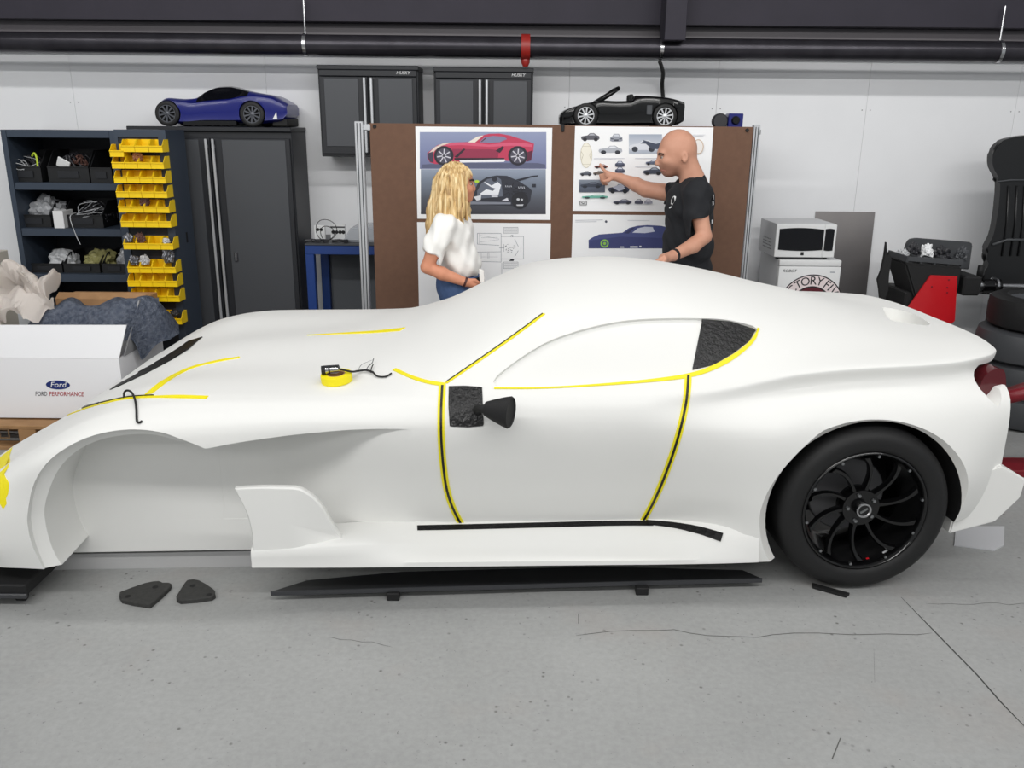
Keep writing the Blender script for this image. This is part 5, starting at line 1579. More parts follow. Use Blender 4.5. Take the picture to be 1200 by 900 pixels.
# black side splitter lying on short feet
sp = thing('side_splitter', CF(0, .3, 0), 'long black side splitter blade lying on feet under the sill', 'splitter')
def onz(px, py, z): return Pz(px, py, z)
zt = .046
near = [(317, 693.5), (420, 690.5), (600, 685.5), (760, 681), (893, 678)]
poly = [onz(x, y, zt) for x, y in near]
poly += [onz(870, 668, zt), onz(700, 664, zt) , onz(470, 670, zt), onz(360, 680, zt)]
bm = prism(poly, (0, 0, -.012))
obj('blade', bm, mat('splitter_black', (30, 31, 33), .45), sp)
bm = bmesh.new()
P3 = [onz(x, y, zt) for x, y in near]
for a, b in zip(P3, P3[1:]):
    d = (b - a).normalized(); nrm = Vector((-d.y, d.x, 0))
    add_prism(bm, [a + nrm * -.004 + Vector((0, 0, .002)), b + nrm * -.004 + Vector((0, 0, .002)), b + nrm * -.004 - Vector((0, 0, .016)), a + nrm * -.004 - Vector((0, 0, .016))], nrm * .006)
obj('blade_lip', bm, mat('splitter_edge', (58, 59, 62), .35), sp)
for px, py in ((460, 706.5), (753, 700)):
    p = Pz(px, py, 0)
    bm = bb(p.x - .025, p.x + .025, p.y + .012, p.y + .05, 0.0003, zt - .0125, .003)
    obj('foot', bm, MATS['black_matte'], sp)
bm = prism([CF(-.75, .42, .001), CF(.9, .42, .001), CF(.9, .50, .001), CF(-.75, .50, .001)], (0, 0, .03))
obj('rear_batten', bm, MATS['black_matte'], sp)
# grey steel rail that carries the body
r0 = inv_uv(Pz(100, 665, 0)); 
rl = tag(obj('steel_rail', prism([CF(-1.95, .335, 0), CF(.80, .335, 0), CF(.80, .39, 0), CF(-1.95, .39, 0)], (0, 0, .072)), mat('rail_grey', (188, 188, 188), .5)), 'grey steel rail lying on the floor under the front of the car', 'rail')
# low black dolly under the nose
p0, p1 = Pz(-60, 712, 0), Pz(36, 709, 0)
o = thing('nose_dolly', ((p0.x + p1.x) / 2, p0.y + .1, 0), 'low black dolly on the floor under the nose of the car', 'dolly')
obj('deck', bb(p0.x, p1.x, p0.y + .01, p0.y + .45, .045, .095, .006), MATS['black_matte'], o)
obj('edge_strip', bb(p0.x, p1.x + .004, p0.y, p0.y + .012, .04, .06, .003), MATS['splitter_edge'], o)
for x in (p0.x + .05, p1.x - .05):
    obj('caster', lathe([(0, 0), (.022, 0), (.022, .03), (0, .03)], (x - .015, p0.y + .06, .0222), (1, 0, 0), 14), MATS['black_rubber'], o)
    obj('caster', lathe([(0, 0), (.022, 0), (.022, .03), (0, .03)], (x - .015, p0.y + .38, .0222), (1, 0, 0), 14), MATS['black_rubber'], o)
# pale sheet lying under the tail, small wedge at the tyre
poly = [Pz(1118, 640, 0), Pz(1165, 646, 0), Pz(1176, 640, 0), Pz(1177, 618, 0), Pz(1120, 618, 0)]
tag(obj('plastic_sheet', prism([p + Vector((0, 0, .0006)) for p in poly], (0, 0, .006)), mat('sheet_pale', (202, 203, 206), .3)), 'pale plastic sheet lying on the floor under the diffuser', 'sheet')
poly = [Pz(950, 684, 0), Pz(994, 696, 0), Pz(990, 699, 0), Pz(951, 688, 0)]
tag(obj('wheel_wedge', prism([p + Vector((0, -.012, .0004)) for p in poly], (0, 0, .012)), MATS['black_matte']), 'thin black wedge on the floor against the rear tyre', 'wedge')
# ------------------------------------------------------------------ posters on the board
pY = bY
def grad(name, stops, axis='Z'):
    """flat print colour running over the sheet (generated coordinate)"""
    m = bpy.data.materials.new(name); m.use_nodes = True
    nt = m.node_tree; b = nt.nodes['Principled BSDF']; b.inputs['Roughness'].default_value = .6
    tc = nt.nodes.new('ShaderNodeTexCoord'); sx = nt.nodes.new('ShaderNodeSeparateXYZ'); r = nt.nodes.new('ShaderNodeValToRGB')
    nt.links.new(tc.outputs['Generated'], sx.inputs[0]); nt.links.new(sx.outputs[axis], r.inputs[0])
    els = r.color_ramp.elements
    els[0].position, els[0].color = stops[0][0], rgb(*stops[0][1])
    els[1].position, els[1].color = stops[-1][0], rgb(*stops[-1][1])
    for p, c in stops[1:-1]:
        e = els.new(p); e.color = rgb(*c)
    nt.links.new(r.outputs[0], b.inputs['Base Color'])
    return m
CM = {}
def cm(c):
    if c not in CM: CM[c] = mat('ink_%d_%d_%d' % c, c, .65)
    return CM[c]
class Sheet:
    def __init__(s, x0, x1, y0, y1, ox, oy, sc, label):
        s.ox, s.oy, s.sc = ox, oy, sc
        ym = (y0 + y1) / 2; xm = (x0 + x1) / 2
        X0, X1 = P(x0, ym, pY).x, P(x1, ym, pY).x
        Z1, Z0 = P(xm, y0, pY).z, P(xm, y1, pY).z
        s.o = tag(obj('poster', bb(X0, X1, pY - .0014, pY - .0002, Z0, Z1), MATS['paper']), label, 'poster', 'posters on the display board')
        s.layer = 0
    def pt(s, x, y, off):
        p = P(s.ox + x / s.sc, s.oy + y / s.sc, pY)
        return Vector((p.x, pY - .0018 - off, p.z))
    def poly(s, pts, c, name='print', smooth=0, layer=None, m=None):
        if smooth: pts = crpx(list(pts) + [pts[0]], smooth)[:-1]
        s.layer += 1
        off = (layer if layer is not None else s.layer) * .00012
        bm = bmesh.new()
        bm.faces.new([bm.verts.new(s.pt(x, y, off)) for x, y in pts])
        o = obj(name, bm, m or cm(c), s.o, recalc=False)
        return o
    def multi(s, shapes, c, name='print', layer=None):
        s.layer += 1
        off = (layer if layer is not None else s.layer) * .00012
        bm = bmesh.new()
        for pts in shapes:
            bm.faces.new([bm.verts.new(s.pt(x, y, off)) for x, y in pts])
        return tag(obj(name, bm, cm(c), s.o, recalc=False), kind='stuff')
def circ(cx, cy, rx, ry=None, n=26):
    ry = ry or rx
    return [(cx + rx * math.cos(2 * math.pi * k / n), cy + ry * math.sin(2 * math.pi * k / n)) for k in range(n)]
def rect(x0, y0, x1, y1): return [(x0, y0), (x1, y0), (x1, y1), (x0, y1)]
def line(x0, y0, x1, y1, w=3.0):
    d = math.hypot(x1 - x0, y1 - y0); nx, ny = -(y1 - y0) / d * w / 2, (x1 - x0) / d * w / 2
    return [(x0 + nx, y0 + ny), (x1 + nx, y1 + ny), (x1 - nx, y1 - ny), (x0 - nx, y0 - ny)]
def spokes(cx, cy, r0, r1, n, w, a0=0.3):
    o = []
    for k in range(n):
        a = a0 + 2 * math.pi * k / n
        o.append(line(cx + r0 * math.cos(a), cy + r0 * math.sin(a), cx + r1 * math.cos(a), cy + r1 * math.sin(a), w))
    return o
# poster 1: red car above, dark cutaway below
S1 = Sheet(488, 646, 149, 257, 480, 140, 1200 / 180, 'white-bordered poster of a red sports car above a dark cutaway car')
S1.poly(rect(80, 98, 1068, 386), None, 'upper_picture', m=grad('print_sky', [(0, (112, 116, 150)), (.4, (124, 132, 168)), (1, (146, 154, 184))]))
S1.poly(rect(88, 388, 1064, 740), None, 'lower_picture', m=grad('print_dusk', [(0, (58, 58, 66)), (.35, (84, 88, 98)), (.75, (120, 130, 146)), (1, (150, 160, 178))]))
S1.poly([(95, 352), (300, 340), (1000, 340), (1060, 352), (1060, 380), (95, 380)], (92, 96, 122), 'ground_shadow')
S1.poly([(138, 262), (170, 238), (215, 203), (290, 182), (380, 178), (460, 176), (500, 152), (560, 126), (620, 112), (700, 110), (780, 124), (860, 150), (940, 176), (972, 190), (966, 245), (948, 305), (920, 326), (740, 322), (390, 330), (340, 346), (200, 348), (160, 335), (140, 305)], (192, 62, 92), 'red_car', 1)
S1.poly([(220, 200), (290, 184), (400, 180), (500, 182), (620, 196), (780, 180), (900, 185), (960, 195), (955, 215), (800, 205), (620, 214), (400, 200), (260, 206)], (214, 92, 122), 'car_highlight')
S1.poly([(330, 230), (620, 232), (700, 240), (690, 300), (400, 306), (340, 290)], (150, 52, 80), 'car_flank')
S1.poly([(545, 178), (585, 140), (650, 128), (735, 134), (762, 152), (705, 178), (630, 182)], (128, 128, 158), 'car_window')
S1.poly([(556, 172), (592, 143), (600, 146), (566, 174)], (90, 40, 60), 'window_line')
S1.poly([(455, 178), (528, 134), (578, 124), (510, 180)], (236, 226, 214), 'windscreen')
S1.poly([(150, 262), (200, 215), (270, 182), (330, 180), (250, 206), (200, 240), (172, 276)], (224, 206, 196), 'bonnet_light')
S1.multi([[(350, 292), (425, 225), (436, 234), (372, 300)], [(672, 245), (728, 206), (738, 220), (706, 262)], rect(350, 300, 740, 320)], (54, 40, 52), 'vents')
S1.poly([(388, 318), (742, 312), (750, 320), (735, 332), (398, 336)], (238, 238, 242), 'skirt')
for cx in (268, 846):
    S1.poly(circ(cx, 283, 76), (44, 42, 52), 'wheel_print')
    S1.poly(circ(cx, 284, 58), (78, 76, 90), 'wheel_print')
    S1.multi(spokes(cx, 284, 8, 54, 7, 9), (206, 204, 214), 'wheel_spokes')
    S1.poly(circ(cx, 284, 10), (60, 58, 68), 'wheel_print')
S1.poly([(140, 265), (182, 250), (188, 335), (160, 330), (145, 300)], (70, 62, 82), 'bumper')
S1.poly([(918, 255), (962, 240), (950, 318), (918, 328)], (96, 40, 62), 'bumper')
S1.poly([(160, 655), (300, 640), (480, 640), (500, 560), (540, 490), (600, 452), (680, 437), (760, 440), (850, 480), (930, 530), (956, 556), (940, 640), (900, 684), (800, 672), (480, 660), (170, 668)], (50, 52, 62), 'cutaway_car')
S1.poly([(528, 560), (560, 500), (610, 465), (690, 452), (715, 470), (730, 600), (530, 620)], (98, 104, 118), 'cabin')
S1.poly([(580, 492), (592, 488), (640, 516), (690, 488), (714, 512), (694, 588), (560, 588), (548, 580), (600, 545), (650, 558), (672, 540), (640, 530)], (232, 234, 240), 'driver')
S1.poly([(500, 604), (560, 590), (556, 626), (524, 634)], (220, 222, 228), 'driver')
S1.multi([[(720, 632), (760, 612), (778, 622), (770, 636)], rect(640, 594, 690, 606)], (214, 216, 224), 'white_parts')
S1.poly(circ(664, 466, 20), (44, 46, 56), 'helmet')
S1.poly(circ(526, 484, 18, 11), (176, 216, 60), 'lime_part')
S1.poly(circ(862, 630, 66), (36, 37, 44), 'wheel_print')
S1.multi([[(832, 664), (890, 662), (884, 674), (840, 674)], circ(848, 624, 12, 10), circ(878, 626, 8, 8)], (196, 198, 204), 'wheel_glint')
S1.multi(spokes(862, 560, 10, 56, 9, 5) + spokes(790, 560, 14, 70, 8, 4), (34, 35, 42), 'struts')
S1.multi([line(850 + 14 * i, 524, 856 + 14 * i, 540, 5) for i in range(4)] + [line(750 + 14 * i, 516, 754 + 14 * i, 528, 5) for i in range(4)], (190, 194, 204), 'bolts')
S1.poly([(830, 470), (955, 440), (1002, 435), (1002, 444), (960, 448), (860, 480)], (40, 42, 52), 'rear_wing')
S1.poly(rect(958, 504, 986, 528), (44, 46, 56), 'small_mark')
S1.poly([(170, 645), (480, 640), (790, 646), (790, 662), (170, 664)], (134, 138, 150), 'sill_line')

# poster 2: collage of small cars
S2 = Sheet(672.5, 832.5, 148.5, 247.8, 665, 140, 1200 / 180, 'white poster with a collage of many small car pictures')
def glyph(s, cx, cy, w, h, body, wheel=(40, 42, 48), win=(210, 214, 220), flip=False, name='small_car'):
    f = -1 if flip else 1
    def T(pts): return [(cx + f * x * w, cy + y * h) for x, y in pts]
    s.poly(T([(-.5, .12), (-.47, -.08), (-.3, -.16), (-.16, -.2), (-.02, -.46), (.2, -.48), (.36, -.22), (.48, -.12), (.5, .15), (.44, .32), (-.44, .32)]), body, name)
    s.multi([T([(-.10, -.2), (.01, -.4), (.18, -.41), (.28, -.2)])], win, 'car_glass')
    s.multi([circ(cx - f * .29 * w, cy + .26 * h, .11 * w, .22 * h, 14), circ(cx + f * .30 * w, cy + .26 * h, .11 * w, .22 * h, 14)], wheel, 'car_wheels')
def front(s, cx, cy, w, h, body, win=(206, 210, 218), lamp=(70, 74, 84)):
    def T(pts): return [(cx + x * w, cy + y * h) for x, y in pts]
    s.poly(T([(-.5, .4), (-.48, -.05), (-.3, -.2), (-.2, -.48), (.2, -.48), (.3, -.2), (.48, -.05), (.5, .4), (.3, .5), (-.3, .5)]), body, 'small_car_front')
    s.multi([T([(-.24, -.16), (-.16, -.4), (.16, -.4), (.24, -.16)])], win, 'car_glass')
    s.multi([T([(-.46, .08), (-.22, .1), (-.24, .22), (-.44, .2)]), T([(.46, .08), (.22, .1), (.24, .22), (.44, .2)]), T([(-.2, .22), (.2, .22), (.16, .42), (-.16, .42)])], lamp, 'car_lamps')
glyph(S2, 178, 138, 145, 66, (92, 92, 100), (44, 44, 50), (170, 172, 180))
front(S2, 381, 142, 98, 62, (150, 154, 164))
S2.poly(circ(147, 280, 46, 98, 30), (200, 192, 170), 'plan_outline'); S2.poly(circ(147, 280, 42, 94, 30), (240, 236, 222), 'plan_view')
S2.multi([line(108, 250, 122, 280, 3), line(122, 280, 108, 320, 3), line(186, 250, 172, 280, 3), line(172, 280, 186, 320, 3), line(118, 210, 176, 210, 2), line(118, 350, 176, 350, 2)], (176, 168, 146), 'plan_lines')
glyph(S2, 335, 238, 186, 70, (176, 180, 188), (50, 52, 60), (226, 230, 236))
S2.poly(rect(480, 116, 738, 266), None, 'grey_photo', m=grad('print_photo', [(0, (170, 178, 192)), (.5, (196, 202, 212)), (1, (160, 170, 186))]))
glyph(S2, 590, 208, 220, 96, (214, 218, 226), (50, 54, 64), (88, 96, 112))
S2.poly([(590, 160), (690, 190), (735, 180), (735, 232), (660, 232), (600, 180)], (66, 74, 92), 'dark_car')
glyph(S2, 262, 366, 104, 34, (128, 70, 62), (44, 42, 46), (206, 180, 176))
glyph(S2, 143, 422, 90, 40, (84, 88, 98), (40, 42, 48), (150, 156, 166)); glyph(S2, 242, 418, 84, 38, (112, 100, 92), (44, 42, 46), (190, 190, 192))
front(S2, 409, 347, 76, 46, (84, 90, 112), (206, 212, 226), (24, 26, 36)); front(S2, 409, 394, 76, 46, (92, 98, 120), (212, 218, 230), (24, 26, 36))
S2.multi([line(205, 303, 445, 303, 3), line(528, 303, 700, 303, 4), line(528, 370, 700, 370, 4), line(205, 312, 380, 312, 2)], (196, 198, 206), 'caption_lines')
glyph(S2, 662, 336, 104, 44, (96, 104, 124), (34, 36, 44), (206, 212, 224)); glyph(S2, 664, 404, 148, 62, (66, 72, 86), (32, 34, 40), (150, 158, 172))
S2.poly(rect(92, 470, 292, 568), None, 'dark_photo', m=grad('print_photo_dark', [(0, (74, 80, 94)), (.5, (92, 100, 116)), (1, (132, 140, 152))]))
glyph(S2, 185, 512, 170, 50, (60, 66, 80), (40, 44, 54), (120, 128, 144))
glyph(S2, 400, 540, 166, 76, (60, 66, 86), (30, 32, 40), (206, 212, 224))
S2.multi([[(350, 530), (420, 500), (450, 540), (400, 560)]], (190, 196, 212), 'car_stripe')
glyph(S2, 212, 602, 206, 34, (108, 176, 158), (50, 70, 70), (206, 226, 220))
S2.multi([rect(95, 636, 150, 640), rect(95, 664, 150, 668), rect(95, 640, 99, 664), rect(146, 640, 150, 664), line(106, 648, 122, 656, 5), line(122, 656, 138, 648, 5)], (40, 42, 46), 'boxed_mark')
glyph(S2, 428, 642, 146, 42, (78, 80, 96), (40, 42, 50), (160, 164, 178)); front(S2, 556, 640, 66, 38, (86, 88, 106)); front(S2, 630, 640, 66, 38, (176, 178, 192), (220, 222, 230), (120, 122, 136))
S2.poly(circ(1020, 212, 42, 58, 28), (206, 184, 164), 'oval_outline'); S2.poly(circ(1019, 212, 36, 51, 28), (236, 232, 228), 'oval_view')
S2.multi([line(975, 120, 1075, 120, 3), line(975, 128, 1060, 128, 3)], (206, 208, 214), 'caption_lines')

# poster 3: chassis drawing
S3 = Sheet(490, 644.5, 261, 362, 480, 250, 1200 / 180, 'white poster with a grey line drawing of a car chassis from above')
L = [line(530, 155, 715, 157), line(530, 155, 530, 242), line(530, 240, 700, 250), line(715, 157, 715, 380), line(530, 302, 715, 300), line(530, 302, 530, 375), line(530, 375, 715, 380), line(545, 160, 545, 236, 1.5),
     line(545, 170, 700, 200, 1.5), line(545, 225, 700, 205, 1.5), line(560, 310, 560, 370, 1.5), line(620, 305, 620, 355, 2), line(610, 305, 610, 355, 1.5), line(715, 180, 890, 180), line(890, 180, 890, 356), line(715, 356, 890, 356), line(735, 240, 735, 300), line(870, 250, 870, 300),
     line(530, 385, 530, 520), line(530, 520, 560, 562), line(560, 562, 700, 560), line(700, 560, 720, 520), line(720, 520, 720, 385), line(700, 270, 740, 270), line(820, 200, 850, 260), line(820, 340, 850, 290), line(560, 190, 690, 188, 1.5), line(560, 340, 690, 340, 1.5)]
S3.multi(L, (132, 136, 148), 'chassis_lines', 1)
for y0, y1 in ((110, 155), (380, 430)):
    S3.multi([line(735, y0, 847, y0, 2.5), line(735, y1, 847, y1, 2.5), line(735, y0, 735, y1, 2.5), line(847, y0, 847, y1, 2.5)] + [line(740, y0 + k * (y1 - y0) / 5, 842, y0 + k * (y1 - y0) / 5, 2) for k in range(1, 5)], (112, 116, 126), 'wheel_hatch', 2)
rr = random.Random(8)
S3.multi([line(x, y, x + rr.uniform(-12, 12), y + rr.uniform(-10, 10), rr.uniform(2, 4)) for x, y in [(rr.uniform(752, 822), rr.uniform(236, 306)) for _ in range(26)]] + [line(x, y, x + rr.uniform(-9, 9), y + rr.uniform(-6, 6), 4) for x, y in [(rr.uniform(780, 818), rr.uniform(170, 188)) for _ in range(6)]] , (86, 90, 100), 'engine_detail', 3)
S3.multi([[(775, 372), (790, 358), (818, 356), (812, 372)]], (44, 46, 52), 'dark_part', 4)
# poster 4: blue car body
S4 = Sheet(669.8, 831.5, 252, 345, 640, 60, 900 / 260, 'white poster with a blue car body in side view, behind the man')
S4.poly([(172, 766), (190, 754), (215, 743), (310, 736), (336, 717), (370, 708), (410, 705), (465, 708), (530, 722), (600, 742), (610, 770), (600, 800), (172, 800)], (70, 78, 128), 'blue_car')
S4.poly([(175, 768), (300, 752), (600, 762), (600, 800), (172, 800)], (58, 64, 112), 'car_flank')
S4.poly([(350, 736), (372, 718), (400, 712), (432, 713), (440, 732), (400, 738)], (206, 210, 224), 'car_window')
S4.poly([(316, 738), (344, 718), (360, 715), (334, 740)], (50, 54, 92), 'windscreen')
S4.poly(circ(237, 780, 17), (136, 190, 74), 'green_ring'); S4.poly(circ(237, 780, 11), (70, 84, 110), 'ring_gap'); S4.poly(circ(237, 780, 6), (136, 190, 74), 'green_dot')
S4.multi([rect(300, 792, 316, 797), rect(340, 791, 372, 797), rect(378, 789, 386, 795)], (224, 226, 232), 'body_marks')
S4.multi([line(118, 686, 230, 684, 2), line(118, 692, 205, 691, 2), line(330, 686, 420, 688, 1.5)], (186, 188, 196), 'caption_lines')
S4.poly(circ(243, 691, 5), (80, 84, 96), 'mark')
S4.poly(circ(305, 842, 45, 5), (70, 72, 82), 'ellipse_mark')
# ------------------------------------------------------------------ people: smooth bodies from distance fields
class Field:
    def __init__(s, lo, hi, h):
        s.lo = np.array(lo, np.float32); s.h = h
        s.n = np.ceil((np.array(hi) - np.array(lo)) / h).astype(int) + 1
        s.F = np.full(s.n, 0.25, np.float32)
    def sub(s, a, b, pad):
        i0 = np.clip(np.floor((np.array(a) - pad - s.lo) / s.h).astype(int), 0, s.n - 1)
        i1 = np.clip(np.ceil((np.array(b) + pad - s.lo) / s.h).astype(int) + 1, 1, s.n)
        ax = [s.lo[k] + s.h * np.arange(i0[k], i1[k], dtype=np.float32) for k in range(3)]
        G = np.meshgrid(*ax, indexing='ij')
        return tuple(slice(i0[k], i1[k]) for k in range(3)), np.stack(G, -1)
    def put(s, sl, d, k):
        A = s.F[sl]
        if k <= 0: s.F[sl] = np.minimum(A, d)
        else:
            t = np.clip(.5 + .5 * (A - d) / k, 0, 1)
            s.F[sl] = A * (1 - t) + d * t - k * t * (1 - t)
    def cut(s, sl, d, k=.004):
        """remove the region where d < 0"""
        A = s.F[sl]; d = -d
        t = np.clip(.5 - .5 * (A - d) / k, 0, 1)
        s.F[sl] = A * (1 - t) + d * t + k * t * (1 - t)
    def cone(s, a, b, ra, rb, k=.02, flat=None):
        a = np.array(a, np.float32); b = np.array(b, np.float32); r = max(ra, rb)
        sl, G = s.sub(np.minimum(a, b) - r, np.maximum(a, b) + r, k + .02)
        ba = b - a; t = np.clip(((G - a) @ ba) / max(ba @ ba, 1e-9), 0, 1)
        d = np.linalg.norm(G - a - t[..., None] * ba, axis=-1) - (ra + (rb - ra) * t)
        s.put(sl, d, k)
    def chain(s, pts, rs, k=.02):
        for i in range(len(pts) - 1): s.cone(pts[i], pts[i + 1], rs[i], rs[i + 1], k)
    def ell_d(s, c, r, R=None, pad=.06):
        c = np.array(c, np.float32); r = np.array(r, np.float32)
        m = r.max() if R is not None else r
        sl, G = s.sub(c - m, c + m, pad)
        q = G - c
        if R is not None: q = q @ np.array(R, np.float32)      # columns of R = ellipsoid axes
        k0 = np.linalg.norm(q / r, axis=-1); k1 = np.linalg.norm(q / (r * r), axis=-1)
        return sl, k0 * (k0 - 1) / np.maximum(k1, 1e-6), G
    def ell(s, c, r, k=.02, R=None):
        sl, d, _ = s.ell_d(c, r, R, k + .02)
        s.put(sl, d, k)
    def cut_ell(s, c, r, k=.004, R=None):
        sl, d, _ = s.ell_d(c, r, R, .03)
        s.cut(sl, d, k)
    def cut_plane(s, p, n, lo, hi, k=.003):
        """remove what lies on the side n points to, inside the box lo..hi"""
        sl, G = s.sub(np.array(lo), np.array(hi), 0)
        n = np.array(n, np.float32); n = n / np.linalg.norm(n)
        d = -((G - np.array(p, np.float32)) @ n)
        s.cut(sl, d, k)
    def wave(s, fn, lo, hi):
        sl, G = s.sub(np.array(lo), np.array(hi), 0)
        s.F[sl] += fn(G).astype(np.float32)
    def mesh(s, name):
        F = s.F; S = F < 0
        n = F.shape
        C = np.zeros(np.array(n) - 1, np.int8)
        for dx in (0, 1):
            for dy in (0, 1):
                for dz in (0, 1):
                    C += S[dx:n[0] - 1 + dx, dy:n[1] - 1 + dy, dz:n[2] - 1 + dz]
        act = np.argwhere((C > 0) & (C < 8))
        idx = np.full(C.shape, -1, np.int32); idx[tuple(act.T)] = np.arange(len(act))
        cor = np.array([(i, j, k) for i in (0, 1) for j in (0, 1) for k in (0, 1)])
        val = np.stack([F[tuple((act + c).T)] for c in cor], 1)
        acc = np.zeros((len(act), 3)); cnt = np.zeros(len(act))
        for e in range(8):
            for f in range(e + 1, 8):
                if np.abs(cor[e] - cor[f]).sum() != 1: continue
                a, b = val[:, e], val[:, f]
                m = (a < 0) != (b < 0)
                t = a[m] / (a[m] - b[m])
                acc[m] += cor[e] + (cor[f] - cor[e]) * t[:, None]; cnt[m] += 1
        V = s.lo + s.h * (act + acc / cnt[:, None])
        Q = []
        for ax in range(3):
            o = [1, 1, 1]; o[ax] = 0
            A = S[tuple(slice(0, n[k] - 1) if k == ax else slice(1, n[k] - 1) for k in range(3))]
            B = S[tuple(slice(1, n[k]) if k == ax else slice(1, n[k] - 1) for k in range(3))]
            w = np.argwhere(A != B)
            if not len(w): continue
            ins = A[tuple(w.T)]
            b1, b2 = [k for k in range(3) if k != ax]
            base = w.copy()
            for k in (b1, b2): base[:, k] += 1
            def cell(d1, d2):
                q = base.copy(); q[:, b1] -= d1; q[:, b2] -= d2
                return idx[tuple(q.T)]
            q = np.stack([cell(1, 1), cell(0, 1), cell(0, 0), cell(1, 0)], 1)
            fl = ins if ax != 1 else ~ins
            q[~fl] = q[~fl][:, ::-1]
            Q.append(q)
        Q = np.concatenate(Q)
        Q = Q[(Q >= 0).all(1)]
        return np_mesh(name, V, Q)
def person_part(name, fld, m, parent, label=None):
    me = fld.mesh(name)
    o = link_mesh(name, me, m, parent, True)
    if label: o['label'] = label
    return o
def skin_mat(name, col, dark):
    return mat(name, col, .5, noise=(22, .35, dark), spec=.35)
mat('skin_man', (206, 156, 132), .48, noise=(16, .4, (190, 136, 112)), spec=.35)
mat('skin_woman', (214, 150, 120), .48, noise=(16, .4, (200, 132, 102)), spec=.35)
def stubble(m, c, r0, r1, col):
    nt = m.node_tree; b = nt.nodes['Principled BSDF']
    src = b.inputs['Base Color'].links[0].from_socket
    tc = [n for n in nt.nodes if n.type == 'TEX_COORD'][0]
    d = nt.nodes.new('ShaderNodeVectorMath'); d.operation = 'DISTANCE'; d.inputs[1].default_value = c
    nt.links.new(tc.outputs['Object'], d.inputs[0])
    mr = nt.nodes.new('ShaderNodeMapRange'); mr.inputs[1].default_value = r0; mr.inputs[2].default_value = r1; mr.inputs[3].default_value = .8; mr.inputs[4].default_value = 0
    nt.links.new(d.outputs['Value'], mr.inputs[0])
    x = nt.nodes.new('ShaderNodeMix'); x.data_type = 'RGBA'
    nt.links.new(mr.outputs[0], x.inputs[0]); nt.links.new(src, x.inputs[6]); x.inputs[7].default_value = rgb(*col)
    nt.links.new(x.outputs[2], b.inputs['Base Color'])
mat('eye_white_shaded', (176, 164, 156), .35); mat('eye_dark', (36, 28, 24), .25); mat('brow_dark', (62, 46, 40), .8); mat('lip_m', (176, 112, 100), .5); mat('lip_w', (192, 104, 96), .45)  # eye whites toned down: shade of the sockets is put into their colour
def hairmat(name, a, b, c):
    m = bpy.data.materials.new(name); m.use_nodes = True
    nt = m.node_tree; bs = nt.nodes['Principled BSDF']; bs.inputs['Roughness'].default_value = .45
    tc = nt.nodes.new('ShaderNodeTexCoord'); mp = nt.nodes.new('ShaderNodeMapping'); mp.inputs['Scale'].default_value = (55, 55, 3.2)
    n = nt.nodes.new('ShaderNodeTexNoise'); n.inputs['Scale'].default_value = 1.0; n.inputs['Detail'].default_value = 4
    r = nt.nodes.new('ShaderNodeValToRGB'); els = r.color_ramp.elements
    els[0].position, els[0].color = .34, rgb(*a); els[1].position, els[1].color = .66, rgb(*c)
    e = els.new(.5); e.color = rgb(*b)
    nt.links.new(tc.outputs['Object'], mp.inputs['Vector']); nt.links.new(mp.outputs[0], n.inputs['Vector']); nt.links.new(n.outputs['Fac'], r.inputs[0]); nt.links.new(r.outputs[0], bs.inputs['Base Color'])
    bp = nt.nodes.new('ShaderNodeBump'); bp.inputs['Strength'].default_value = .5; bp.inputs['Distance'].default_value = .006
    nt.links.new(n.outputs['Fac'], bp.inputs['Height']); nt.links.new(bp.outputs[0], bs.inputs['Normal'])
    return m
HAIR = hairmat('hair_blond', (150, 116, 70), (212, 178, 122), (240, 218, 170))

# ---------------- the man: bald, black T-shirt, pointing at the collage, left hand on the car roof
MY = 5.10
def Mp(px, py, Y=MY): return np.array(P(px, py, Y))
mx = Mp(806, 300)[0]
fy0 = MY + .05
man = thing('person', (mx, fy0 + .06, 0), 'bald man in a black T-shirt pointing at the posters, one hand on the car roof', 'person')
lo = (Mp(698, 200, 5.45)[0] - .06, 4.42, -.01); hi = (Mp(842, 230)[0] + .07, 5.52, 1.90)
B = Field(lo, hi, .006)
# head and neck
hc = Mp(794.5, 176)
B.ell(hc, (.110, .083, .116), .02)
B.ell(Mp(786, 190), (.072, .062, .066), .03)
B.ell(Mp(784, 202), (.040, .040, .028), .025)
B.ell(Mp(775, 179), (.022, .055, .018), .02)
B.cone(Mp(773, 183), Mp(769.3, 191.5), .009, .0125, .014)
B.ell(Mp(771.5, 193, MY - .012), (.010, .010, .008), .008); B.ell(Mp(771.5, 193, MY + .012), (.010, .010, .008), .008)
B.ell(Mp(775.5, 198), (.011, .024, .006), .008); B.ell(Mp(776, 200.3), (.011, .022, .006), .008)
B.cut_ell(Mp(774.5, 184, MY - .036), (.014, .016, .009), .012); B.cut_ell(Mp(774.5, 184, MY + .036), (.014, .016, .009), .012)
B.ell(Mp(782, 189, MY - .045), (.026, .018, .018), .02); B.ell(Mp(782, 189, MY + .045), (.026, .018, .018), .02)
for s in (-1, 1):
    B.ell(Mp(803, 184.5, MY + s * .083), (.019, .011, .033), .006)
    B.cut_ell(Mp(802, 184, MY + s * .093), (.010, .008, .019), .006)
B.cone(Mp(804, 196), Mp(813, 218), .060, .066, .03)
B.cone(Mp(806, 188), Mp(818, 216), .045, .055, .03)
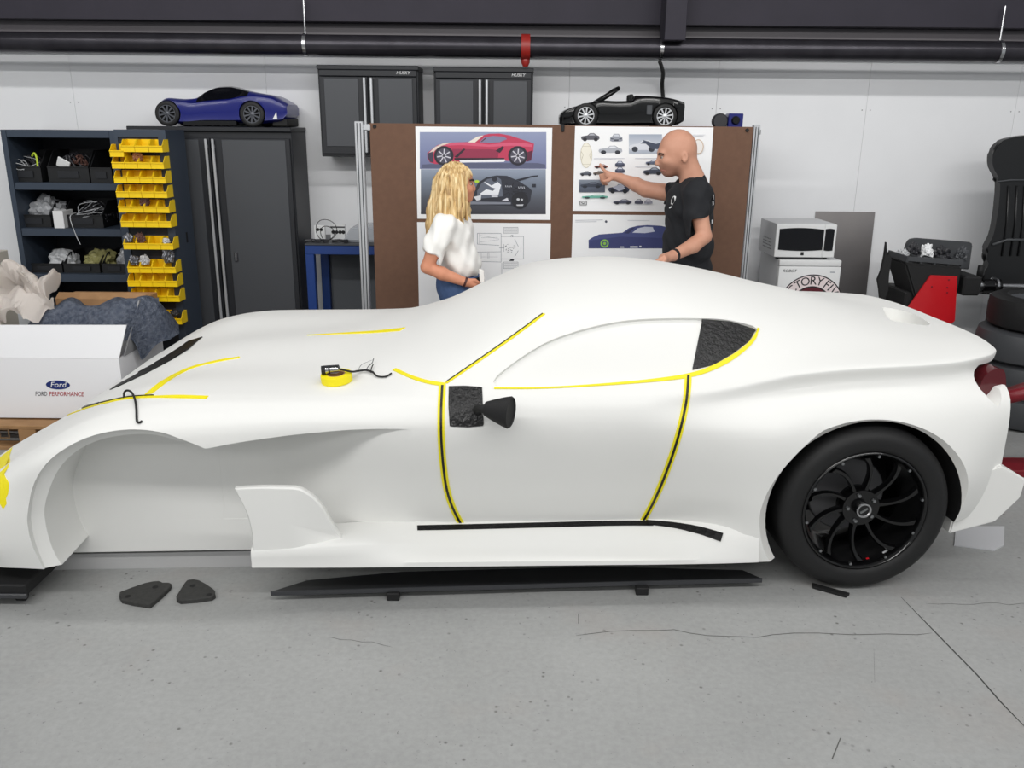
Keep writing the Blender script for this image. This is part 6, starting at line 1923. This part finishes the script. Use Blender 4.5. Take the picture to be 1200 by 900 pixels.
# trunk
B.ell(Mp(809, 243), (.11, .165, .15), .03)
B.ell(Mp(807, 285), (.11, .14, .16), .05)
sN = Mp(817, 226, MY - .185); sF = Mp(797, 228, MY + .175)
B.cone(sN, sF, .062, .062, .04)
hipz = .94
B.ell((mx, fy0, hipz), (.125, .165, .13), .05)
for s, dx in ((-1, -.04), (1, .05)):
    a = (mx, fy0 + s * .085, hipz - .04); kn = (mx + dx - .02, fy0 + s * .095 + .015, .50); an = (mx + dx + .02, fy0 + s * .10 + .03, .085)
    B.chain([a, kn, an], [.088, .058, .042], .03)
    B.cone(an, (an[0] - .15, an[1] - .0, .035), .036, .03, .02); B.cone((an[0] + .03, an[1], .04), an, .034, .034, .02)
# near arm
eN = Mp(825, 277, MY - .24); 
hh_ = hit(768, 309, BV)
wN = Mp(789, 299.5, 4.68)
B.chain([sN, Mp(819, 248, MY - .215), eN], [.056, .050, .043], .02)
B.chain([eN, Mp(812, 288, 4.80), wN], [.043, .042, .029], .012)
# near hand lying on the roof
kn = Mp(777, 303, 4.60)
B.cone(wN, kn, .028, .026, .012)
palm = [Mp(778, 301.0, 4.555), Mp(776.5, 301.8, 4.58), Mp(776, 302.4, 4.605), Mp(777, 303, 4.63)]
for p in palm: B.cone(wN * .35 + kn * .65, p, .019, .0125, .008)
tips = [Mp(767, 304.5, 4.545), Mp(763.5, 305.5, 4.572), Mp(763, 306, 4.605), Mp(767, 306, 4.64)]
def roof(p):
    r = BV.ray_cast(Vector((p[0], p[1], 2.2)), Vector((0, 0, -1)))
    return r[0].z if r[0] is not None else p[2]
for p, t in zip(palm, tips):
    t = np.array(t); t[2] = roof(t) + .0095
    m_ = (p + t) / 2 + np.array([0, 0, .008])
    B.chain([p, m_, t], [.0105, .0098, .0085], .003)
tt = Mp(774, 306, 4.53); tt[2] = roof(tt) + .010
B.chain([wN * .5 + kn * .5, Mp(779, 304, 4.545), tt], [.014, .012, .0095], .004)
# far arm, pointing
eF = Mp(757, 222, MY + .235); wF = Mp(727, 208.5, 5.39)
B.chain([sF, eF], [.056, .047], .02)
B.chain([eF, Mp(745, 216, 5.36), wF], [.046, .042, .027], .012)
kF = Mp(713, 205.5, 5.425)
B.cone(wF, kF, .027, .024, .012)
kn4 = [Mp(710, 201.5, 5.425), Mp(709, 204.5, 5.435), Mp(709, 207.5, 5.435), Mp(710, 210.2, 5.43)]
for p in kn4: B.cone(wF * .4 + kF * .6, p, .018, .0125, .008)
B.chain([kn4[0], Mp(706, 197.5, 5.44), Mp(703.5, 192.5, 5.455)], [.0105, .0095, .008], .003)
for i, p in enumerate(kn4[1:]):
    q1 = p + np.array([-.026 + .004 * i, .010, -.006]); q2 = q1 + np.array([.006, .012, -.020]); q3 = q2 + np.array([.020, .0, -.006])
    B.chain([p, q1, q2, q3], [.0105, .0098, .0092, .0085], .003)
B.chain([wF * .5 + kF * .5, Mp(713, 211.5, 5.395), Mp(707.5, 212.5, 5.39)], [.014, .0115, .009], .005)
stubble(MATS['skin_man'], Vector(Mp(783, 203)) - man.location, .05, .10, (138, 96, 80))
body_m = person_part('body', B, MATS['skin_man'], man)
# T-shirt
lo2 = (Mp(776, 230)[0] - .08, MY - .36, .85); hi2 = (Mp(842, 230)[0] + .08, MY + .36, 1.60)
T_ = Field(lo2, hi2, .006)
T_.chain([sN, Mp(815.5, 246, MY - .215), Mp(816.5, 270, MY - .235)], [.072, .066, .066], .025)
T_.chain([sF, Mp(770, 224, MY + .22)], [.070, .062], .02)
T_.cut_plane(Mp(814, 257, MY - .22), np.array(Mp(819, 280, MY - .23)) - np.array(Mp(816, 240, MY - .2)), Mp(798, 300, MY - .0) + np.array([0, -.4, -.0]), Mp(840, 250, MY) + np.array([0, -.135, .06]))
T_.cut_plane(Mp(781, 226, MY + .2), np.array(eF) - np.array(sF), Mp(760, 260, MY + .09) * np.array([1, 1, 1]), Mp(786, 205, MY + .36))
T_.ell(Mp(808, 243), (.140, .190, .165), .03)
T_.ell(Mp(806, 285), (.146, .178, .19), .06)
T_.ell((mx, fy0, 1.0), (.150, .185, .13), .06)
T_.cone(sN, sF, .074, .074, .04)
T_.cone(Mp(812, 216), Mp(811, 225), .085, .12, .03)
T_.cut_plane((0, 0, .90), (0, 0, -1), lo2, hi2)
T_.cone(Mp(811, 205), Mp(812, 212), .078, .078, 0) if False else None
sl, d, _ = T_.ell_d(Mp(805, 205.5), (.085, .078, .05), None, .03); T_.cut(sl, d, .006)
fr = lambda G: .0045 * np.sin(G[..., 2] * 46 + G[..., 0] * 31 + 3 * np.sin(G[..., 1] * 17)) + .003 * np.sin(G[..., 0] * 63 - G[..., 2] * 37 + G[..., 1] * 22)
T_.wave(fr, lo2, hi2)
shirt = person_part('t_shirt', T_, MATS['shirt_black'], man, 'black T-shirt with small white print')
# trousers and shoes
lo3 = (mx - .32, fy0 - .27, -.01); hi3 = (mx + .28, fy0 + .30, 1.03)
J = Field(lo3, hi3, .008)
J.ell((mx, fy0, hipz), (.142, .180, .14), .05)
for s, dx in ((-1, -.04), (1, .05)):
    a = (mx, fy0 + s * .085, hipz - .04); kn_ = (mx + dx - .02, fy0 + s * .095 + .015, .50); an = (mx + dx + .02, fy0 + s * .10 + .03, .06)
    J.chain([a, kn_, an], [.104, .076, .068], .03)
J.cut_plane((0, 0, .055), (0, 0, -1), lo3, hi3); J.cut_plane((0, 0, .99), (0, 0, 1), lo3, hi3)
person_part('trousers', J, MATS['denim'], man)
for s, dx in ((-1, -.04), (1, .05)):
    an = (mx + dx + .02, fy0 + s * .10 + .03)
    K = Field((an[0] - .26, an[1] - .08, -.012), (an[0] + .11, an[1] + .08, .14), .006)
    K.cone((an[0] + .02, an[1], .045), (an[0] - .17, an[1], .035), .047, .040, .02); K.cone((an[0], an[1], .05), (an[0], an[1], .10), .05, .05, .02)
    K.cut_plane((0, 0, .0), (0, 0, -1), (an[0] - .3, an[1] - .1, -.02), (an[0] + .2, an[1] + .1, .2))
    person_part('shoe', K, MATS['shoe'], man)
BM_ = bvh_of(body_m); BS_ = bvh_of(shirt)
def face_bits(root, bv, eyes, brows, mouth, eye_r, lipm):
    for c in eyes:
        bm = bmesh.new(); bmesh.ops.create_uvsphere(bm, u_segments=14, v_segments=10, radius=eye_r); bm.transform(Matrix.Translation(Vector(c[0])))
        e = obj('eye', bm, MATS['eye_white_shaded'], root, True)
        bm = bmesh.new(); bmesh.ops.create_uvsphere(bm, u_segments=12, v_segments=8, radius=eye_r * .55); bm.transform(Matrix.Translation(Vector(c[0]) + Vector(c[1]) * eye_r * .62))
        obj('pupil', bm, MATS['eye_dark'], e, True)
    for pts in brows:
        obj('eyebrow', tube(smooth_path([Vector(p) for p in pts], 4), [.0028, .0036, .004, .0042, .0044, .0044, .0042, .0038, .0028][:len(smooth_path([Vector(p) for p in pts], 4))] if False else .0052, 6), MATS['brow_dark'], root, True)
    obj('mouth', tube(smooth_path([Vector(p) for p in mouth], 4), .0028, 6), lipm, root, True)
def on(bv, px, py, off=.0):
    h = hit(px, py, bv)
    return (h[0] + h[1] * off) if h else None
ey_ = [(Mp(776.3, 184.6, MY - .034), (-.8, -.5, 0)), (Mp(776.3, 184.6, MY + .034), (-.8, .5, 0))]
bw = []
for s in (-1, 1):
    pts = [Mp(772.3, 181.0, MY + s * .018), Mp(773.2, 179.6, MY + s * .036), Mp(778, 180.8, MY + s * .062)]
    pts = [on(BM_, *proj(p), .001) if s < 0 and on(BM_, *proj(p)) is not None else Vector(p) for p in pts]
    bw.append(pts)
mo = [on(BM_, 774.6, 199.2, .0), on(BM_, 777.5, 199.6, .0), on(BM_, 780, 200.6, .0)]
mo = [m_ for m_ in mo if m_ is not None]
face_bits(man, BM_, ey_, bw, mo, .0100, MATS['lip_m'])
def stick(name, polys, bv, m, parent, off=.002):
    bm = bmesh.new()
    for poly in polys:
        v = []
        for x, y in poly:
            h = hit(x, y, bv)
            if h: v.append(bm.verts.new(h[0] + h[1] * off))
        if len(v) > 2: bm.faces.new(v)
    return obj(name, bm, m, parent, recalc=False)
stick('chest_print', [[(788.5, 231), (790.5, 229.5), (792.5, 230.5), (791.5, 235), (788.5, 240), (786.5, 239), (787, 234)], [(784.5, 242.5), (787.5, 241.5), (787, 243.5), (784.5, 244.5)]], BS_, MATS['white_paint'], shirt)
stick('back_print', [[(835.2, 228), (836.2, 228), (836.2, 234), (835.2, 234)], [(834.6, 236), (836, 236), (836, 240), (834.8, 241)], [(833.5, 258), (835, 257), (835, 262), (833.5, 262)], [(831.5, 267.2), (836, 265.4), (836, 267.4), (831.5, 269.2)]], BS_, MATS['grey_white'], shirt)
# wrist watch
d_ = (wN - Mp(812, 288, 4.80)); d_ = d_ / np.linalg.norm(d_)
c_ = wN - d_ * .012
obj('wrist_watch', lathe([(.0295, -.010), (.034, -.009), (.034, .009), (.0295, .010)], c_, d_, 20), MATS['black_matte'], man, angle=40)

# ---------------- the woman: long blond hair, white blouse, hand in the pocket of her jeans
WY = 5.05
def Wp(px, py, Y=WY): return np.array(P(px, py, Y))
wx = Wp(537, 340)[0]
woman = thing('person', (wx, WY + .02, 0), 'woman with long blond hair in a white blouse and jeans looking at the posters', 'person')
lo = (Wp(494, 300)[0] - .06, WY - .30, -.01); hi = (Wp(568, 300)[0] + .08, WY + .28, 1.66)
B = Field(lo, hi, .006)
B.ell(Wp(535.5, 213.5), (.092, .076, .104), .02)
B.ell(Wp(543, 224), (.062, .056, .060), .03)
B.ell(Wp(548, 233), (.028, .030, .022), .02)
B.cone(Wp(553.2, 215), Wp(556.0, 221.5), .007, .0095, .010)
B.ell(Wp(553.3, 227), (.009, .019, .0055), .007); B.ell(Wp(552.8, 229.2), (.009, .018, .0055), .007)
B.ell(Wp(549, 222, WY - .038), (.024, .016, .020), .018); B.ell(Wp(549, 222, WY + .038), (.024, .016, .020), .018)
B.cut_ell(Wp(552.2, 215.3, WY - .030), (.010, .013, .007), .010); B.cut_ell(Wp(552.2, 215.3, WY + .030), (.010, .013, .007), .010)
B.cone(Wp(537, 232), Wp(531, 256), .044, .052, .025)
B.ell(Wp(532, 275), (.095, .145, .13), .03)
B.ell(Wp(535, 312), (.08, .115, .13), .05)
sN = Wp(521, 266, WY - .155); sF = Wp(538, 264, WY + .155)
B.cone(sN, sF, .048, .048, .04)
hz = .90
B.ell((wx, WY + .02, hz), (.118, .160, .13), .05)
for s, dx in ((-1, -.03), (1, .04)):
    a = (wx, WY + .02 + s * .08, hz - .05); kn_ = (wx + dx, WY + .02 + s * .08, .47); an = (wx + dx - .02, WY + .02 + s * .085, .08)
    B.chain([a, kn_, an], [.085, .053, .037], .03)
    B.cone(an, (an[0] + .14, an[1], .03), .032, .026, .02); B.cone((an[0] - .03, an[1], .035), an, .03, .032, .02)
eN = Wp(500.5, 313, WY - .20); wN = Wp(545, 330.5, WY - .185)
B.chain([sN, Wp(509, 292, WY - .195), eN], [.046, .043, .036], .02)
B.chain([eN, Wp(518, 320.5, WY - .20), wN], [.036, .037, .0255], .012)
kn_ = Wp(556, 333, WY - .165)
B.chain([wN, kn_], [.024, .024], .010)
for k, (dy, dz) in enumerate(((.0, 1.0), (.002, -1.6), (.006, -4.2), (.012, -6.4))):
    a = Wp(554.5, 330.5 - dz * .55, WY - .172 + dy); b = Wp(560.5, 333 - dz * .6, WY - .158 + dy); c = Wp(563.5, 337.5 - dz * .5, WY - .14 + dy)
    B.chain([a, b, c], [.0105, .0095, .0085], .003)
B.chain([Wp(550, 328.5, WY - .18), Wp(556.5, 328.5, WY - .185), Wp(561, 331, WY - .178)], [.012, .0105, .0088], .004)
# far arm hanging behind the body
B.chain([sF, Wp(536, 300, WY + .20), Wp(543, 345, WY + .20), Wp(545, 352, WY + .19)], [.046, .04, .027, .022], .02)
body_w = person_part('body', B, MATS['skin_woman'], woman)
# blouse
lo2 = (Wp(490, 300)[0] - .05, WY - .32, .93); hi2 = (Wp(570, 300)[0] + .08, WY + .31, 1.48)
T_ = Field(lo2, hi2, .006)
T_.chain([sN, Wp(510, 286, WY - .19), Wp(503, 308, WY - .20)], [.066, .064, .066], .03)
T_.chain([sF, Wp(537, 292, WY + .195), Wp(538, 306, WY + .2)], [.066, .064, .064], .03)
dn = np.array(eN) - np.array(sN)
T_.cut_plane(Wp(506.5, 297.5, WY - .195), dn, Wp(480, 330, WY) + np.array([0, -.4, 0]), Wp(517.5, 282, WY) + np.array([0, -.10, .0]))
T_.cut_plane(Wp(537, 296, WY + .2), (0, 0, -1), Wp(500, 330, WY) + np.array([0, .150, 0]), Wp(570, 280, WY) + np.array([0, .35, 0]))
T_.ell(Wp(533, 276), (.112, .162, .145), .03)
T_.ell(Wp(538, 303), (.118, .152, .105), .05)
T_.ell(Wp(544, 312), (.094, .138, .085), .04)
T_.cone(sN, sF, .064, .064, .05)
T_.cone(Wp(532, 256), Wp(533, 266), .070, .10, .03)
hem = Wp(549, 321.5, WY)
T_.cut_plane(hem, (-.12, 0, -1), lo2, hi2)
sl, d, _ = T_.ell_d(Wp(538, 249), (.075, .06, .045), None, .03); T_.cut(sl, d, .006)
T_.wave(lambda G: .004 * np.sin(G[..., 2] * 38 + G[..., 0] * 55 + 3 * np.sin(G[..., 1] * 15)) + .003 * np.sin(G[..., 0] * 80 - G[..., 2] * 30 + G[..., 1] * 25), lo2, hi2)
blouse = person_part('blouse', T_, MATS['shirt_white'], woman, 'loose white short-sleeved blouse')
# knotted tail of the blouse, belt
bm = prism([Wp(561, 315, WY - .135), Wp(567, 317, WY - .13), Wp(567.5, 326, WY - .13), Wp(568, 335, WY - .125), Wp(564, 336, WY - .13), Wp(562, 327, WY - .135)], (0, .02, 0))
bmesh.ops.bevel(bm, geom=bm.edges[:], offset=.004, segments=1, affect='EDGES')
obj('blouse_tail', bm, MATS['shirt_white'], woman, angle=40)
J = Field((wx - .24, WY - .22, -.0), (wx + .24, WY + .26, 1.06), .007)
lo3, hi3 = (wx - .24, WY - .22, -.0), (wx + .24, WY + .26, 1.06)
J.ell((wx, WY + .02, hz + .0), (.134, .172, .145), .05)
J.ell((wx + .003, WY + .01, 1.0), (.112, .142, .07), .05)
for s, dx in ((-1, -.03), (1, .04)):
    a = (wx, WY + .02 + s * .08, hz - .05); kn_ = (wx + dx, WY + .02 + s * .08, .47); an = (wx + dx - .02, WY + .02 + s * .085, .06)
    J.chain([a, kn_, an], [.100, .064, .052], .03)
J.cut_plane((0, 0, .07), (0, 0, -1), lo3, hi3)
beltz = Wp(548, 322, WY)[2]
J.cut_plane((0, 0, beltz), (0, 0, 1), lo3, hi3)
jeans = person_part('jeans', J, MATS['denim'], woman, 'blue denim jeans')
bm = bmesh.new()
n = 40
R0 = []; R1 = []
for k in range(n):
    a = 2 * math.pi * k / n
    for R_, z, f in ((R0, beltz - .045, 1.0), (R1, beltz + .004, .96)):
        R_.append(bm.verts.new((wx + .004 + .130 * f * math.cos(a), WY + .012 + .163 * f * math.sin(a), z + .012 * math.cos(a) * -1)))
for k in range(n): bm.faces.new((R0[k], R0[(k + 1) % n], R1[(k + 1) % n], R1[k]))
bmesh.ops.solidify(bm, geom=bm.faces[:], thickness=.006)
obj('belt', bm, MATS['black_matte'], woman, True)
for s, dx in ((-1, -.03), (1, .04)):
    an = (wx + dx - .02, WY + .02 + s * .085)
    K = Field((an[0] - .10, an[1] - .07, -.012), (an[0] + .24, an[1] + .07, .12), .006)
    K.cone((an[0] - .02, an[1], .04), (an[0] + .15, an[1], .03), .042, .034, .02); K.cone((an[0], an[1], .05), (an[0], an[1], .08), .044, .042, .02)
    K.cut_plane((0, 0, .0), (0, 0, -1), (an[0] - .2, an[1] - .1, -.02), (an[0] + .3, an[1] + .1, .2))
    person_part('shoe', K, MATS['white_paint'], woman)
# hair
lo4 = (Wp(496, 280)[0] - .05, WY - .20, Wp(520, 288)[2]); hi4 = (Wp(560, 200)[0] + .04, WY + .20, 1.66)
Hf = Field(lo4, hi4, .005)
Hf.ell(Wp(533, 211.5), (.102, .090, .104), .02)
Hf.ell(Wp(526, 222), (.078, .088, .11), .03)
Hf.chain([Wp(522, 218, WY), Wp(514, 246, WY - .01), Wp(508, 264, WY - .03), Wp(501.5, 281, WY - .06)], [.070, .062, .040, .010], .03)
Hf.chain([Wp(530, 212, WY - .055), Wp(524, 236, WY - .085), Wp(517, 256, WY - .10), Wp(507, 274, WY - .11)], [.050, .050, .038, .010], .02)
Hf.chain([Wp(540, 207, WY - .055), Wp(538, 228, WY - .080), Wp(538, 250, WY - .10), Wp(543, 269, WY - .11)], [.036, .034, .030, .008], .02)
Hf.chain([Wp(544, 203, WY - .050), Wp(541, 220, WY - .074), Wp(543, 240, WY - .082), Wp(547, 256, WY - .088)], [.022, .018, .018, .006], .012)
Hf.chain([Wp(530, 240, WY - .085), Wp(528, 258, WY - .11), Wp(527, 274, WY - .12)], [.040, .030, .008], .02)
Hf.chain([Wp(538, 208, WY + .05), Wp(532, 236, WY + .08), Wp(528, 262, WY + .09), Wp(524, 276, WY + .09)], [.050, .050, .034, .010], .02)
Hf.chain([Wp(546, 206, WY + .05), Wp(546, 226, WY + .07), Wp(548, 246, WY + .08), Wp(551, 262, WY + .08)], [.022, .018, .018, .006], .012)
sl, d, _ = Hf.ell_d(Wp(554, 224), (.062, .078, .090), None, .03); Hf.cut(sl, d, .010)
def strands(G):
    a = np.arctan2(G[..., 1] - WY, G[..., 0] - Wp(530, 220)[0])
    return .0042 * np.sin(a * 26 + 2.2 * np.sin(G[..., 2] * 14 + a * 3)) + .0028 * np.sin(a * 47 + 3 * np.sin(G[..., 2] * 9)) + .002 * np.sin(G[..., 1] * 210 + G[..., 0] * 120 + 2 * np.sin(G[..., 2] * 12))
Hf.wave(strands, lo4, hi4)
hair = person_part('hair', Hf, HAIR, woman, 'long straight blond hair')
BW_ = bvh_of(body_w)
ey_ = [(Wp(551.8, 215.6, WY - .029), (.8, -.5, 0)), (Wp(551.8, 215.6, WY + .029), (.8, .5, 0))]
bw = [[Wp(554.5, 211.6, WY - .014), Wp(554.2, 210.6, WY - .03), Wp(551, 211.4, WY - .052)], [Wp(554.5, 211.6, WY + .014), Wp(554.2, 210.6, WY + .03), Wp(551, 211.4, WY + .052)]]
face_bits(woman, BW_, ey_, bw, [Wp(554.6, 228.2, WY + .012), Wp(554.9, 228.2, WY), Wp(554.2, 228.4, WY - .012)], .0098, MATS['lip_w'])
d_ = (wN - Wp(518, 320.5, WY - .20)); d_ = d_ / np.linalg.norm(d_)
obj('bracelet', lathe([(.0262, -.007), (.0295, -.006), (.0295, .006), (.0262, .007)], wN, d_, 20), mat('bracelet_brown', (74, 36, 32), .5), woman, angle=40)

# ------------------------------------------------------------------ small things lying on the bonnet
h = hit(395, 447, BV); c = h[0]; nn = h[1]
rl = .060
ax = nn
r = thing('tape_roll', c, 'roll of yellow masking tape lying on the bonnet of the car', 'tape roll')
obj('tape_ring', lathe([(.036, .001), (rl, .001), (rl + .001, .004), (rl + .001, .030), (rl, .033), (.036, .033), (.036, .001)], c, ax, 40), MATS['yellow_paint'], r, angle=40)
obj('core', lathe([(.030, .0015), (.0355, .0015), (.0355, .0325), (.030, .0325), (.030, .0015)], c, ax, 32), MATS['cardboard'], r, angle=40)
c2 = c + nn * .0505 + Vector((-.012, .0, 0))
s_ = thing('connector', c2, 'silver and black cylindrical connector with loose wires on the tape roll', 'connector')
xv = Vector((1, .12, .06)).normalized()
a0 = c2 - xv * .040
obj('housing', lathe([(0, 0), (.015, 0), (.0165, .004), (.0165, .058), (.013, .066), (0, .066)], a0 , xv, 20), MATS['chrome'], s_, angle=40)
obj('end_cap', lathe([(.0168, -.002), (.0172, -.002), (.0172, .014), (.0168, .014)], a0, xv, 20), MATS['black_matte'], s_, angle=40)
obj('clip', prism([a0 + Vector((.004, -.012, .0168)), a0 + Vector((.064, -.006, .020)), a0 + Vector((.068, -.006, .008)), a0 + Vector((.062, -.006, .016)), a0 + Vector((.006, -.012, .013))], (0, .02, 0)), MATS['cab_dark'], s_)
obj('band', lathe([(.0167, .026), (.0175, .026), (.0175, .032), (.0167, .032)], a0, xv, 20), MATS['black_matte'], s_, angle=40)
def hp(px, py, off): 
    k = hit(px, py, BV); return k[0] + k[1] * off
pts = [a0 + xv * .066, P(412, 435.5, c2.y), hp(420, 438, .012), hp(430, 437, .012), hp(438, 439, .010)]
cab_ = obj('cable', tube(smooth_path(pts, 6), .0042, 8), MATS['black_matte'], s_, True)
obj('cable', tube(smooth_path([pts[-1], hp(441, 442, .008), hp(446, 443, .006), hp(453, 442.5, .006), hp(459, 439, .006)], 5), .0036, 8), MATS['black_matte'], s_, True)
obj('wire', tube(smooth_path([pts[-2], hp(432, 433, .012), hp(437, 429, .014), hp(439, 424, .016)], 5), .0016, 6), MATS['cab_grey'], s_, True)
obj('wire', tube(smooth_path([pts[-1] + Vector((-.01, 0, 0)), hp(436, 434, .01), hp(438, 430, .012)], 5), .0022, 6), MATS['black_matte'], s_, True)
obj('wire', tube(smooth_path([pts[-3], hp(424, 431, .012), hp(432, 427, .012), hp(439, 424.5, .012)], 5), .0011, 6), MATS['steel'], s_, True)
# black wire hooked over the front fender
pts = [hp(146, 467, .004), hp(147.5, 465, .016), hp(151, 463.6, .022), hp(156, 464.5, .020), hp(159, 470, .012), hp(160.5, 480, .006), hp(161, 494, .005), hp(164, 496, .005), hp(167, 494, .004)]
tag(obj('wire_hook', tube(smooth_path(pts, 5), .0042, 8), MATS['black_matte'], None, True), 'short black wire hooked over the top of the front fender', 'wire')
